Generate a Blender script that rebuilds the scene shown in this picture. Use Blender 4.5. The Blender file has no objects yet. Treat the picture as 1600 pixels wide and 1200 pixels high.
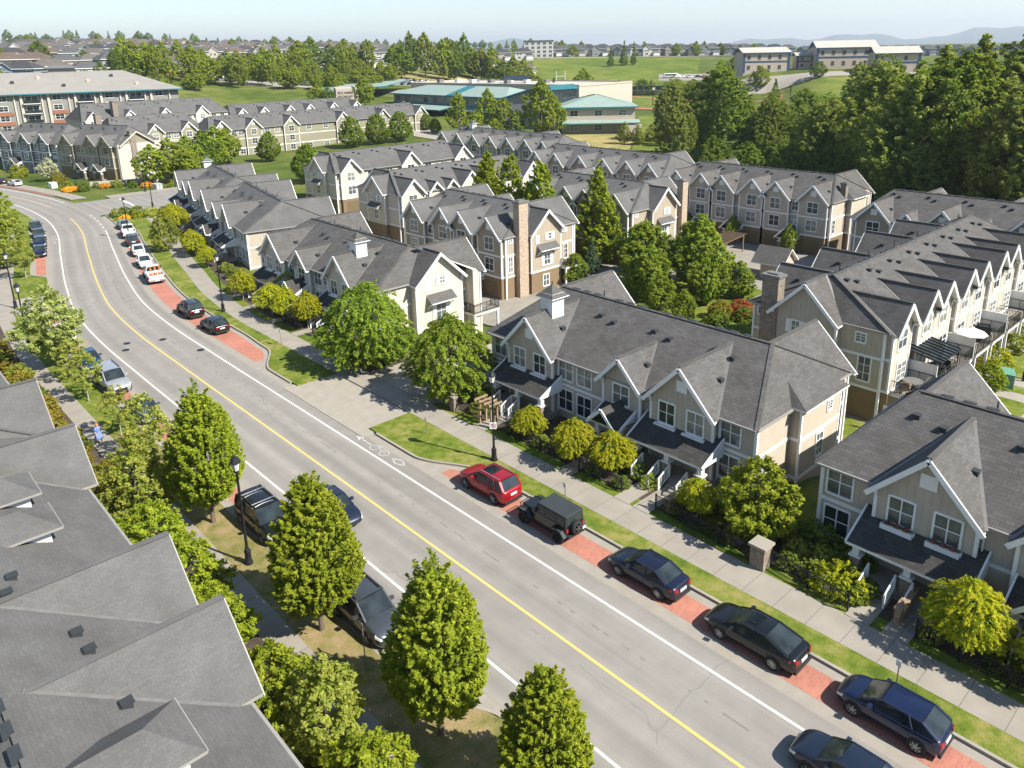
import bpy, bmesh, math, random
import numpy as np
from mathutils import Vector, Matrix
R = math.radians
SC = bpy.context.scene
COL = SC.collection
random.seed(7)

# ------------------------------------------------------------------ camera, sky, sun, exposure
CAM_H = 27.5
PITCH, ROLL, YAW = 0.28968, 0.02109, 0.83084
FPX, CY = 1214.3, 442.2
fw = Vector((math.cos(YAW)*math.cos(PITCH), math.sin(YAW)*math.cos(PITCH), -math.sin(PITCH)))
r0 = Vector((math.sin(YAW), -math.cos(YAW), 0)); d0 = fw.cross(r0)
rr = math.cos(ROLL)*r0 + math.sin(ROLL)*d0
dd = -math.sin(ROLL)*r0 + math.cos(ROLL)*d0
cam = bpy.data.cameras.new('camera'); co = bpy.data.objects.new('camera', cam); COL.objects.link(co)
M = Matrix((rr, -dd, -fw)).transposed().to_4x4(); M.translation = (0, 0, CAM_H)
co.matrix_world = M
cam.sensor_width = 36; cam.sensor_fit = 'HORIZONTAL'
cam.lens = FPX/1600*36; cam.shift_y = -(600-CY)/1600
cam.clip_start = 1; cam.clip_end = 30000
SC.camera = co
SUN_AZ, SUN_EL = 289.6, 43.0          # direction towards the sun, degrees from +X towards +Y
w = bpy.data.worlds.new('World'); SC.world = w; w.use_nodes = True
nt = w.node_tree; nt.nodes.clear()
sky = nt.nodes.new('ShaderNodeTexSky'); sky.sky_type = 'NISHITA'; sky.sun_disc = False
sky.sun_elevation = R(SUN_EL); sky.sun_rotation = R(90-SUN_AZ); sky.air_density = 1.0; sky.dust_density = 0.2; sky.ozone_density = 2.0
bg = nt.nodes.new('ShaderNodeBackground'); bg.inputs['Strength'].default_value = 0.085
wo = nt.nodes.new('ShaderNodeOutputWorld')
nt.links.new(sky.outputs[0], bg.inputs[0]); nt.links.new(bg.outputs[0], wo.inputs[0])
sl = bpy.data.lights.new('sun', 'SUN'); sl.energy = 5.0; sl.angle = R(0.5); sl.color = (1, 0.95, 0.86)
so = bpy.data.objects.new('sun', sl); COL.objects.link(so)
sd = Vector((math.cos(R(SUN_EL))*math.cos(R(SUN_AZ)), math.cos(R(SUN_EL))*math.sin(R(SUN_AZ)), math.sin(R(SUN_EL))))
so.rotation_euler = sd.to_track_quat('Z', 'Y').to_euler(); so.location = (0, 0, 120)
SC.view_settings.view_transform = 'Standard'; SC.view_settings.look = 'None'
SC.view_settings.exposure = 1.08; SC.view_settings.gamma = 1
SC.cycles.max_bounces = 5; SC.cycles.diffuse_bounces = 3; SC.cycles.glossy_bounces = 3
SC.cycles.transmission_bounces = 3; SC.cycles.transparent_max_bounces = 4
SC.cycles.caustics_reflective = False; SC.cycles.caustics_refractive = False
try: SC.cycles.use_denoising = True
except Exception: pass

def unproj(x, y, z=0.0):
    v = (x-800)/FPX*rr + (y-CY)/FPX*dd + fw
    t = (z-CAM_H)/v.z
    return (v.x*t, v.y*t)
def az_dir(px):           # horizontal unit vector of an image column at the horizon
    v = (px-800)/FPX*rr - 345/FPX*dd + fw; h = math.hypot(v.x, v.y); return v.x/h, v.y/h
def project(p):
    v = Vector(p)-Vector((0, 0, CAM_H)); k = v.dot(fw)
    return 800+FPX*v.dot(rr)/k, CY+FPX*v.dot(dd)/k

# ------------------------------------------------------------------ street line and terrain
_sy = np.array([-200, -60, 0, 55, 72, 82, 95, 106, 125, 144, 157, 167, 178, 190, 215, 245, 290, 340.])
_sx = np.array([22.7, 22.7, 22.7, 22.65, 22.6, 22.65, 23.5, 25.3, 29.2, 33.2, 34.8, 35.1, 34.6, 33.0, 27.5, 18, -2, -30])
def _pchip():
    yy = np.arange(-200, 340.1, 1.0)
    h = np.diff(_sy); dl = np.diff(_sx)/h
    m = np.zeros_like(_sx); m[0] = dl[0]; m[-1] = dl[-1]
    for i in range(1, len(_sx)-1):
        m[i] = (dl[i-1]*h[i]+dl[i]*h[i-1])/(h[i]+h[i-1])
    k = np.clip(np.searchsorted(_sy, yy)-1, 0, len(h)-1)
    t = (yy-_sy[k])/h[k]
    x = (2*t**3-3*t**2+1)*_sx[k]+(t**3-2*t**2+t)*h[k]*m[k]+(-2*t**3+3*t**2)*_sx[k+1]+(t**3-t**2)*h[k]*m[k+1]
    return yy, x
_SY, _SX = _pchip()
def cx(y): return np.interp(y, _SY, _SX)
def kk(y): return np.sqrt(1+((cx(np.asarray(y)+.5)-cx(np.asarray(y)-.5)))**2)
def sstep(a, b, x):
    t = np.clip((x-a)/(b-a), 0, 1); return t*t*(3-2*t)
# far relief: image column -> [(distance, height)...]
_REL = [(-400, [(245, 0), (290, 6), (390, 19), (480, 25), (600, 30), (720, 35), (1000, 44), (1500, 64), (2500, 66), (4500, 40), (9000, 0)]),
        (150, [(245, 0), (290, 6), (390, 18), (480, 24), (600, 29), (720, 34), (1000, 42), (1500, 58), (2500, 60), (4500, 40), (9000, 0)]),
        (420, [(250, 0), (300, 3), (390, 12), (480, 18), (600, 24), (720, 29), (1000, 37), (1500, 45), (2500, 47), (4500, 35), (9000, 0)]),
        (620, [(240, 0), (290, 3), (400, 10), (480, 15), (560, 19), (650, 23), (900, 30), (1400, 37), (2500, 42), (4500, 30), (9000, 0)]),
        (850, [(280, 0), (370, 1), (470, 2), (500, 6), (560, 13), (640, 21.5), (900, 27), (1400, 31), (2500, 34), (4500, 25), (9000, 0)]),
        (1100, [(280, 0), (370, 1), (480, 1.5), (510, 6), (570, 14), (640, 20.5), (900, 24), (1400, 25), (2500, 25), (4500, 20), (9000, 0)]),
        (1178, [(280, 0), (388, 2), (412, 14.5), (430, 15.5), (520, 17), (570, 18), (640, 20), (900, 22), (1400, 22), (2500, 22), (4500, 20), (9000, 0)]),
        (1300, [(280, 0), (330, 3), (400, 14.5), (420, 16.2), (520, 16.8), (620, 16), (900, 18), (1400, 19), (2500, 20), (4500, 20), (9000, 0)]),
        (1900, [(280, 0), (330, 4), (400, 14), (420, 15), (520, 15.5), (620, 16), (900, 16), (1400, 18), (2500, 20), (4500, 20), (9000, 0)])]
_D = np.array([0, 240, 245, 250, 260, 280, 290, 300, 330, 350, 370, 390, 388, 400, 412, 420, 430, 450, 470, 480, 500, 510, 540, 560, 570, 600, 640, 680, 720, 800, 900, 1000, 1400, 1500, 2500, 4500, 9000, 30000.])
_AZ = []; _T = []
for px, tb in _REL:
    v = (px-800)/FPX*rr-345/FPX*dd+fw
    _AZ.append(math.atan2(v.y, v.x)); _T.append(np.interp(_D, [a for a, b in tb], [b for a, b in tb], left=0, right=0))
_AZ = np.array(_AZ[::-1]); _T = np.array(_T[::-1])
def gz(x, y):
    """height of the lie of the land (street = 0)"""
    x = np.asarray(x, float); y = np.asarray(y, float)
    D = np.hypot(x, y); a = np.arctan2(y, x)
    a = np.clip(a, _AZ[0], _AZ[-1]); k = np.clip(np.searchsorted(_AZ, a)-1, 0, len(_AZ)-2)
    t = (a-_AZ[k])/(_AZ[k+1]-_AZ[k]); t = t*t*(3-2*t)
    j = np.clip(np.searchsorted(_D, D)-1, 0, len(_D)-2); s = (D-_D[j])/(_D[j+1]-_D[j])
    f = lambda kk_: _T[kk_, j]*(1-s)+_T[kk_, j+1]*s
    far = f(k)*(1-t)+f(k+1)*t
    u = x-(cx(np.clip(y, -100, 200))-22.7)
    drop = -2*sstep(43, 53, u)*(1-sstep(118, 165, y))*(1-sstep(150, 205, x))
    return far+drop
def g1(x, y): return float(gz(x, y))

# ------------------------------------------------------------------ helpers
class MB:
    def __init__(s): s.v = []; s.f = []; s.m = []
    def face(s, pts, m=0):
        n = len(s.v); s.v += [tuple(p) for p in pts]; s.f.append(tuple(range(n, n+len(pts)))); s.m.append(m)
    def mesh(s, verts, faces, m=0):
        n = len(s.v); s.v += [tuple(p) for p in verts]
        for f in faces: s.f.append(tuple(i+n for i in f)); s.m.append(m)
    def box(s, x0, x1, y0, y1, z0, z1, m=0):
        s.mesh([(x0, y0, z0), (x1, y0, z0), (x1, y1, z0), (x0, y1, z0), (x0, y0, z1), (x1, y0, z1), (x1, y1, z1), (x0, y1, z1)],
               [(0, 3, 2, 1), (4, 5, 6, 7), (0, 1, 5, 4), (1, 2, 6, 5), (2, 3, 7, 6), (3, 0, 4, 7)], m)
    def slab(s, pts, t, m=0, ms=None):      # polygon with thickness t downwards
        pts = [Vector(p) for p in pts]; n = Vector((0, 0, 0))
        for i in range(len(pts)): n += (pts[i]-pts[0]).cross(pts[(i+1) % len(pts)]-pts[0])
        if n.z < 0: pts = pts[::-1]
        b = [p-Vector((0, 0, t)) for p in pts]; ms = m if ms is None else ms
        s.face(pts, m); s.face(b[::-1], ms)
        for i in range(len(pts)):
            j = (i+1) % len(pts); s.face([pts[i], b[i], b[j], pts[j]], ms)
    def tube(s, p, q, r, n=8, m=0, r2=None, cap=True):
        p = Vector(p); q = Vector(q); r2 = r if r2 is None else r2
        z = (q-p).normalized(); x = z.orthogonal().normalized(); y = z.cross(x)
        a = [p+(x*math.cos(t)+y*math.sin(t))*r for t in [2*math.pi*i/n for i in range(n)]]
        b = [q+(x*math.cos(t)+y*math.sin(t))*r2 for t in [2*math.pi*i/n for i in range(n)]]
        k = [(i, (i+1) % n, n+(i+1) % n, n+i) for i in range(n)]
        if cap: k += [tuple(range(n))[::-1], tuple(range(n, 2*n))]
        s.mesh(a+b, k, m)
    def bar(s, p, q, w, h, m=0):
        p = Vector(p); q = Vector(q); z = (q-p).normalized()
        x = z.cross(Vector((0, 0, 1)));  x = x.normalized() if x.length > 1e-4 else Vector((1, 0, 0))
        y = x.cross(z)
        o = [(-1, -1), (1, -1), (1, 1), (-1, 1)]
        vs = [p+x*a*w/2+y*b*h/2 for a, b in o]+[q+x*a*w/2+y*b*h/2 for a, b in o]
        s.mesh(vs, [(0, 3, 2, 1), (4, 5, 6, 7), (0, 1, 5, 4), (1, 2, 6, 5), (2, 3, 7, 6), (3, 0, 4, 7)], m)
    def lathe(s, prof, n=12, m=0, c=(0, 0)):
        vs = []; k = []
        for r, z in prof: vs += [(c[0]+r*math.cos(2*math.pi*i/n), c[1]+r*math.sin(2*math.pi*i/n), z) for i in range(n)]
        for a in range(len(prof)-1):
            for i in range(n): k.append((a*n+i, a*n+(i+1) % n, (a+1)*n+(i+1) % n, (a+1)*n+i))
        k.append(tuple(range(n))[::-1]); k.append(tuple(range((len(prof)-1)*n, len(prof)*n)))
        s.mesh(vs, k, m)
    def data(s, name, mats, smooth=False):
        me = bpy.data.meshes.new(name); me.from_pydata(s.v, [], s.f)
        for mt in (mats if isinstance(mats, (list, tuple)) else [mats]): me.materials.append(mt)
        me.polygons.foreach_set('material_index', s.m)
        if smooth: me.polygons.foreach_set('use_smooth', [True]*len(s.f))
        me.update(); return me
    def obj(s, name, mats, parent=None, smooth=False, loc=None, rotz=0):
        return link(name, s.data(name, mats, smooth), parent, loc, rotz)
def link(name, me, parent=None, loc=None, rotz=0):
    o = bpy.data.objects.new(name, me); COL.objects.link(o)
    if loc: o.location = loc
    if rotz: o.rotation_euler = (0, 0, rotz)
    if parent: o.parent = parent
    return o
def tag(o, label, cat, group=None, kind=None):
    if label: o['label'] = label
    if cat: o['category'] = cat
    if group: o['group'] = group
    if kind: o['kind'] = kind
    return o
def struct(o): o['kind'] = 'structure'; return o
def thing(name, label, cat, loc=(0, 0, 0), rotz=0, group=None):
    o = bpy.data.objects.new(name, None); COL.objects.link(o); o.empty_display_size = .3
    o.location = loc; o.rotation_euler = (0, 0, rotz); return tag(o, label, cat, group)
KIDS = {}
def kids(o):
    return [c for c in o.children]
def dup(root, loc, rotz=0, label=None, group=None, scale=None):
    r = root.copy(); COL.objects.link(r); r.location = loc; r.rotation_euler = (0, 0, rotz)
    if scale: r.scale = scale if isinstance(scale, tuple) else (scale,)*3
    if label: r['label'] = label
    if group: r['group'] = group
    for ch in KIDS.get(root.name) or kids(root):
        c = ch.copy(); COL.objects.link(c); c.parent = r
        for g in KIDS.get(ch.name) or kids(ch):
            d = g.copy(); COL.objects.link(d); d.parent = c
    return r
def remember(root):
    """cache the child lists (obj.children scans the whole scene)"""
    KIDS[root.name] = kids(root)
    for c in KIDS[root.name]: KIDS[c.name] = kids(c)
    return root
ORD = ['first', 'second', 'third', 'fourth', 'fifth', 'sixth', 'seventh', 'eighth', 'ninth', 'tenth', 'eleventh', 'twelfth', 'thirteenth',
       'fourteenth', 'fifteenth', 'sixteenth', 'seventeenth', 'eighteenth', 'nineteenth', 'twentieth', 'twenty-first', 'twenty-second', 'twenty-third', 'twenty-fourth',
       'twenty-fifth', 'twenty-sixth', 'twenty-seventh', 'twenty-eighth', 'twenty-ninth', 'thirtieth'] + ['%dth' % i for i in range(31, 99)]

# ------------------------------------------------------------------ materials
def nmat(name, rough=.7, metal=0, spec=.3):
    m = bpy.data.materials.new(name); m.use_nodes = True; t = m.node_tree; b = t.nodes['Principled BSDF']
    b.inputs['Roughness'].default_value = rough; b.inputs['Metallic'].default_value = metal
    b.inputs['Specular IOR Level'].default_value = spec
    return m, t, b
def nd(t, ty, **kw):
    n = t.nodes.new(ty)
    for k, v in kw.items():
        if k in n.inputs: n.inputs[k].default_value = v
        else: setattr(n, k, v)
    return n
def c4(c): return (c[0], c[1], c[2], 1)
def ramp(t, fac, stops):
    n = t.nodes.new('ShaderNodeValToRGB'); e = n.color_ramp.elements
    while len(e) < len(stops): e.new(.5)
    for i, (p, c) in enumerate(stops): e[i].position = p; e[i].color = c4(c)
    t.links.new(fac, n.inputs[0]); return n.outputs[0]
def math_(t, op, a, b=None):
    n = t.nodes.new('ShaderNodeMath'); n.operation = op
    for i, x in enumerate((a, b)):
        if x is None: continue
        if isinstance(x, (int, float)): n.inputs[i].default_value = x
        else: t.links.new(x, n.inputs[i])
    return n.outputs[0]
def mix(t, fac, a, b, mode='MIX'):
    n = t.nodes.new('ShaderNodeMix'); n.data_type = 'RGBA'; n.blend_type = mode
    for i, x in ((0, fac), (6, a), (7, b)):
        if isinstance(x, (int, float)): n.inputs[i].default_value = x
        elif isinstance(x, tuple): n.inputs[i].default_value = c4(x)
        else: t.links.new(x, n.inputs[i])
    return n.outputs[2]
def noise(t, scale, detail=4, coord='Object', rough=.55):
    tc = t.nodes.new('ShaderNodeTexCoord'); n = nd(t, 'ShaderNodeTexNoise', Scale=scale, Detail=detail, Roughness=rough)
    t.links.new(tc.outputs[coord], n.inputs['Vector']); return n.outputs['Fac']
def simple(name, col, rough=.6, metal=0, spec=.3, var=.12, nscale=3.0):
    m, t, b = nmat(name, rough, metal, spec)
    f = noise(t, nscale, 5)
    t.links.new(ramp(t, f, [(.3, [c*(1-var) for c in col]), (.7, [min(1, c*(1+var)) for c in col])]), b.inputs['Base Color'])
    return m
def bump(t, b, h, strength=.3, dist=.05):
    n = nd(t, 'ShaderNodeBump', Strength=strength, Distance=dist); t.links.new(h, n.inputs['Height']); t.links.new(n.outputs[0], b.inputs['Normal'])
def facing_axes(t):
    """horizontal wall coordinate (x on y-walls, y on x-walls) and z, object space"""
    tc = t.nodes.new('ShaderNodeTexCoord'); sx = t.nodes.new('ShaderNodeSeparateXYZ'); t.links.new(tc.outputs['Object'], sx.inputs[0])
    sn = t.nodes.new('ShaderNodeSeparateXYZ'); t.links.new(tc.outputs['Normal'], sn.inputs[0])
    ax = math_(t, 'ABSOLUTE', sn.outputs[0]); ay = math_(t, 'ABSOLUTE', sn.outputs[1])
    k = math_(t, 'GREATER_THAN', ax, ay)
    h = math_(t, 'ADD', math_(t, 'MULTIPLY', k, sx.outputs[1]), math_(t, 'MULTIPLY', math_(t, 'SUBTRACT', 1.0, k), sx.outputs[0]))
    return h, sx.outputs[2], tc
def siding(name, col, kind='batten', var=.06):
    m, t, b = nmat(name, .75, 0, .2)
    h, z, tc = facing_axes(t)
    n = nd(t, 'ShaderNodeTexNoise', Scale=1.3, Detail=4); t.links.new(tc.outputs['Object'], n.inputs['Vector'])
    base = ramp(t, n.outputs['Fac'], [(.3, [c*(1-var) for c in col]), (.7, [c*(1+var) for c in col])])
    if kind == 'batten':
        fr = math_(t, 'FRACT', math_(t, 'MULTIPLY', h, 1/.41))
        g = math_(t, 'LESS_THAN', math_(t, 'ABSOLUTE', math_(t, 'SUBTRACT', fr, .5)), .075)
        bump(t, b, g, .9, .03)
    else:
        fr = math_(t, 'FRACT', math_(t, 'MULTIPLY', z, 1/.17))
        bump(t, b, fr, .7, .02)
    t.links.new(base, b.inputs['Base Color'])
    return m
def shingle(name, c1, c2, rough=.9, mort=.66, sc=1.0):
    m, t, b = nmat(name, rough, 0, .15)
    h, z, tc = facing_axes(t)
    # courses: horizontal coordinate runs along the eave of the slope
    sn = t.nodes.new('ShaderNodeSeparateXYZ'); t.links.new(tc.outputs['Normal'], sn.inputs[0])
    cb = t.nodes.new('ShaderNodeCombineXYZ'); t.links.new(h, cb.inputs[0]); t.links.new(math_(t, 'MULTIPLY', z, 1.9), cb.inputs[1])
    # on a slope facing x the eave runs along y, so facing_axes gives y there
    br = nd(t, 'ShaderNodeTexBrick', Scale=1.0); br.offset = .5; br.inputs['Brick Width'].default_value = .42; br.inputs['Row Height'].default_value = .21
    br.inputs['Mortar Size'].default_value = .010; br.inputs['Mortar Smooth'].default_value = .3; br.inputs['Bias'].default_value = 0
    br.inputs['Color1'].default_value = c4(c1); br.inputs['Color2'].default_value = c4(c2); br.inputs['Mortar'].default_value = c4([c*mort for c in c1])
    br.inputs['Scale'].default_value = sc
    t.links.new(cb.outputs[0], br.inputs['Vector'])
    n = nd(t, 'ShaderNodeTexNoise', Scale=.55, Detail=5); t.links.new(tc.outputs['Object'], n.inputs['Vector'])
    n2 = nd(t, 'ShaderNodeTexNoise', Scale=14, Detail=3); t.links.new(tc.outputs['Object'], n2.inputs['Vector'])
    k = ramp(t, n.outputs['Fac'], [(.3, (.85, .84, .82)), (.7, (1.12, 1.12, 1.13))])
    k2 = ramp(t, n2.outputs['Fac'], [(.3, (.9, .9, .9)), (.7, (1.1, 1.1, 1.1))])
    t.links.new(mix(t, 1.0, mix(t, 1.0, br.outputs['Color'], k, 'MULTIPLY'), k2, 'MULTIPLY'), b.inputs['Base Color'])
    bump(t, b, br.outputs['Fac'], -.5, .02)
    return m
def brick(name, c1, c2, mortar, wdt=.45, rh=.16):
    m, t, b = nmat(name, .85, 0, .2)
    h, z, tc = facing_axes(t)
    cb = t.nodes.new('ShaderNodeCombineXYZ'); t.links.new(h, cb.inputs[0]); t.links.new(z, cb.inputs[1])
    br = nd(t, 'ShaderNodeTexBrick', Scale=1.0); br.inputs['Brick Width'].default_value = wdt; br.inputs['Row Height'].default_value = rh
    br.inputs['Mortar Size'].default_value = .02; br.inputs['Color1'].default_value = c4(c1); br.inputs['Color2'].default_value = c4(c2); br.inputs['Mortar'].default_value = c4(mortar)
    t.links.new(cb.outputs[0], br.inputs['Vector'])
    n = nd(t, 'ShaderNodeTexNoise', Scale=4, Detail=4); t.links.new(tc.outputs['Object'], n.inputs['Vector'])
    t.links.new(mix(t, 1.0, br.outputs['Color'], ramp(t, n.outputs['Fac'], [(.3, (.75, .75, .75)), (.7, (1.25, 1.22, 1.2))]), 'MULTIPLY'), b.inputs['Base Color'])
    bump(t, b, br.outputs['Fac'], -.6, .03)
    return m
def leafmat(name, dark, mid, light, tip, trans=.45, gain=1.92):
    dark, mid, light, tip = [tuple(min(.8, v*gain) for v in c) for c in (dark, mid, light, tip)]
    m, t, b = nmat(name, .65, 0, .10)
    g = t.nodes.new('ShaderNodeNewGeometry'); oi = t.nodes.new('ShaderNodeObjectInfo')
    c = ramp(t, g.outputs['Random Per Island'], [(.05, dark), (.5, mid), (.95, light)])
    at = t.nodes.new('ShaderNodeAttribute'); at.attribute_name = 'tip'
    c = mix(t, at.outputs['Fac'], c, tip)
    hv = nd(t, 'ShaderNodeHueSaturation'); t.links.new(c, hv.inputs['Color'])
    t.links.new(math_(t, 'ADD', .497, math_(t, 'MULTIPLY', oi.outputs['Random'], .012)), hv.inputs['Hue'])
    t.links.new(math_(t, 'ADD', .9, math_(t, 'MULTIPLY', oi.outputs['Random'], .22)), hv.inputs['Value'])
    t.links.new(hv.outputs[0], b.inputs['Base Color'])
    tr = t.nodes.new('ShaderNodeBsdfTranslucent'); t.links.new(mix(t, 1.0, hv.outputs[0], (1.25, 1.2, .6), 'MULTIPLY'), tr.inputs['Color'])
    ms = t.nodes.new('ShaderNodeMixShader'); ms.inputs[0].default_value = trans
    t.links.new(b.outputs[0], ms.inputs[1]); t.links.new(tr.outputs[0], ms.inputs[2])
    t.links.new(ms.outputs[0], t.nodes['Material Output'].inputs['Surface'])
    return m
def grassmat(name, cols, sc=(.12, 1.2, 9), lines=None):
    m, t, b = nmat(name, .9, 0, .1)
    a = noise(t, sc[0], 4); f = noise(t, sc[1], 5); g = noise(t, sc[2], 4, rough=.7)
    k = math_(t, 'ADD', math_(t, 'ADD', math_(t, 'MULTIPLY', a, .37), math_(t, 'MULTIPLY', f, .35)), math_(t, 'MULTIPLY', g, .28))
    t.links.new(ramp(t, k, [(.41, cols[0]), (.5, cols[1]), (.60, cols[2])]), b.inputs['Base Color'])
    bump(t, b, g, .6, .05)
    return m
X = {}
X['white'] = simple('white_trim', (.72, .72, .70), .5, var=.05)
X['white2'] = simple('white_siding', (.66, .65, .62), .6, var=.05)
X['tan'] = siding('tan_siding', (.43, .375, .30))
X['tan2'] = siding('brown_tan_siding', (.34, .285, .215))
X['cream'] = siding('cream_siding', (.52, .465, .385))
X['olive'] = siding('olive_siding', (.25, .23, .16))
X['slate'] = siding('blue_grey_siding', (.15, .17, .18), 'lap')
X['brownlow'] = siding('brown_lap_siding', (.20, .145, .085), 'lap')
X['garage'] = siding('garage_panels', (.16, .115, .065), 'lap')
X['roof'] = shingle('asphalt_shingles', (.090, .089, .088), (.112, .111, .110))
X['roofd'] = shingle('brown_grey_shingles', (.082, .078, .074), (.108, .103, .098))
X['roofg'] = shingle('grey_flat_shingles', (.100, .098, .095), (.113, .111, .107), mort=.86, sc=1.6)
X['valley'] = simple('metal_flashing', (.17, .165, .155), .5, .2)
X['dark'] = simple('dark_metal', (.02, .022, .025), .45, .3)
X['gutter'] = simple('eave_gutter', (.26, .245, .225), .5, var=.05)
X['roofp'] = shingle('shaded_porch_shingles', (.050, .047, .044), (.070, .066, .061))  # darker copy of the shingles, deep shade of the porch roofs put into the colour
X['vent'] = simple('roof_vent_plastic', (.035, .04, .042), .6)
X['stone'] = brick('ledge_stone', (.30, .24, .18), (.22, .19, .16), (.14, .12, .10), .38, .12)
X['brickc'] = brick('chimney_brick', (.40, .305, .22), (.32, .235, .165), (.36, .31, .25), .3, .13)
X['conc'] = simple('concrete', (.265, .24, .20), .85, var=.08, nscale=1.5)
X['concl'] = simple('pale_concrete', (.285, .258, .214), .85, var=.08, nscale=1.2)
X['soil'] = simple('mulch_soil', (.065, .05, .035), .95, var=.35, nscale=3)
X['bark'] = simple('bark', (.13, .10, .075), .9, var=.3, nscale=12)
X['barkl'] = simple('pale_bark', (.33, .29, .23), .9, var=.3, nscale=9)
X['rubber'] = simple('tyre_rubber', (.018, .018, .019), .8)
X['rim'] = simple('alloy_rim', (.55, .55, .55), .3, .8)
X['chrome'] = simple('brushed_metal', (.6, .6, .6), .3, .9)
X['plastic'] = simple('black_plastic', (.025, .025, .026), .55)
X['redlamp'] = simple('red_lamp_lens', (.26, .012, .012), .2, 0, .5)
X['clearlamp'] = simple('clear_lamp_lens', (.6, .6, .58), .15, .1, .6)
X['plate'] = simple('licence_plate', (.6, .6, .62), .5)
X['orange'] = simple('orange_cone', (.75, .12, .02), .6)
X['door'] = simple('dark_door', (.05, .03, .022), .5)
X['skin'] = simple('skin', (.50, .30, .21), .6)
X['wood'] = simple('cedar_wood', (.27, .19, .12), .8, var=.25, nscale=6)
X['teal'] = simple('teal_roof', (.26, .335, .285), .5, .1, var=.06, nscale=.4)
X['teald'] = simple('dark_teal_trim', (.03, .16, .19), .5, .1)
X['blueT'] = simple('navy_trim', (.035, .07, .15), .5)
def glassm(name, col, rough=.06):
    m, t, b = nmat(name, rough, 0, .5)
    t.links.new(ramp(t, noise(t, .9, 2), [(.35, [c*.6 for c in col]), (.65, [c*1.5 for c in col])]), b.inputs['Base Color'])
    return m
X['glass'] = glassm('window_glass', (.025, .032, .036))
X['glassb'] = glassm('blind_window_glass', (.20, .20, .18), .15)
X['glassc'] = glassm('curtain_window_glass', (.085, .10, .10), .1)
X['carglass'] = glassm('car_glass', (.022, .030, .032), .05)
def asphalt():
    m, t, b = nmat('asphalt', .85, 0, .25)
    uv = t.nodes.new('ShaderNodeUVMap'); s = t.nodes.new('ShaderNodeSeparateXYZ'); t.links.new(uv.outputs[0], s.inputs[0])
    big = noise(t, .09, 4); mid = noise(t, .8, 5); fine = noise(t, 22, 3)
    base = ramp(t, big, [(.3, (.215, .199, .175)), (.7, (.245, .228, .203))])
    # stretched wear along the lanes
    tc = t.nodes.new('ShaderNodeVectorMath'); tc.operation = 'MULTIPLY'; tc.inputs[1].default_value = (1.3, .035, 1); t.links.new(uv.outputs[0], tc.inputs[0])
    n = nd(t, 'ShaderNodeTexNoise', Scale=1.0, Detail=4); t.links.new(tc.outputs[0], n.inputs['Vector'])
    base = mix(t, 1.0, base, ramp(t, n.outputs['Fac'], [(.3, (.88, .88, .88)), (.7, (1.1, 1.1, 1.1))]), 'MULTIPLY')
    base = mix(t, 1.0, base, ramp(t, mid, [(.3, (.93, .93, .93)), (.7, (1.06, 1.06, 1.06))]), 'MULTIPLY')
    base = mix(t, 1.0, base, ramp(t, fine, [(.3, (.86, .86, .86)), (.7, (1.14, 1.14, 1.14))]), 'MULTIPLY')
    au = math_(t, 'ABSOLUTE', s.outputs[0])
    tr = math_(t, 'MULTIPLY', math_(t, 'SINE', math_(t, 'MULTIPLY', math_(t, 'SUBTRACT', au, .45), 6.2832/1.65)), .5)
    base = mix(t, 1.0, base, ramp(t, math_(t, 'ADD', tr, .5), [(.1, (1.05, 1.05, 1.05)), (.9, (.93, .93, .935))]), 'MULTIPLY')
    vo = nd(t, 'ShaderNodeTexVoronoi', Scale=.11); vo.feature = 'DISTANCE_TO_EDGE'; wv = t.nodes.new('ShaderNodeVectorMath'); wv.operation = 'ADD'
    wn = nd(t, 'ShaderNodeTexNoise', Scale=.6, Detail=5); t.links.new(uv.outputs[0], wn.inputs['Vector']); t.links.new(uv.outputs[0], wv.inputs[0]); t.links.new(wn.outputs['Color'], wv.inputs[1]); t.links.new(wv.outputs[0], vo.inputs['Vector'])
    ck = math_(t, 'MULTIPLY', math_(t, 'LESS_THAN', vo.outputs['Distance'], .0045), math_(t, 'GREATER_THAN', big, .52))
    base = mix(t, math_(t, 'MULTIPLY', ck, .2), base, (.075, .07, .065))
    # broken dark seam along the middle of the far lane
    k = math_(t, 'LESS_THAN', math_(t, 'ABSOLUTE', math_(t, 'SUBTRACT', s.outputs[0], 1.75)), .05)
    q = nd(t, 'ShaderNodeTexNoise', Scale=1.5, Detail=4); t.links.new(uv.outputs[0], q.inputs['Vector'])
    k = math_(t, 'MULTIPLY', k, math_(t, 'GREATER_THAN', q.outputs['Fac'], .54))
    base = mix(t, math_(t, 'MULTIPLY', k, .38), base, (.06, .055, .05))
    t.links.new(base, b.inputs['Base Color']); bump(t, b, fine, .25, .01)
    return m
X['asph'] = asphalt()
X['asphd'] = simple('courtyard_asphalt', (.24, .22, .185), .9, var=.12, nscale=.5)
def paver():
    m, t, b = nmat('red_pavers', .85, 0, .2)
    tc = t.nodes.new('ShaderNodeTexCoord'); br = nd(t, 'ShaderNodeTexBrick', Scale=1.0)
    br.inputs['Brick Width'].default_value = .3; br.inputs['Row Height'].default_value = .15; br.inputs['Mortar Size'].default_value = .012
    br.inputs['Color1'].default_value = c4((.40, .165, .115)); br.inputs['Color2'].default_value = c4((.33, .130, .09)); br.inputs['Mortar'].default_value = c4((.36, .19, .14))
    t.links.new(tc.outputs['Object'], br.inputs['Vector'])
    f = noise(t, .35, 5)
    t.links.new(mix(t, 1.0, br.outputs['Color'], ramp(t, f, [(.3, (.86, .86, .88)), (.7, (1.12, 1.1, 1.08))]), 'MULTIPLY'), b.inputs['Base Color'])
    return m
X['paver'] = paver()
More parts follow.
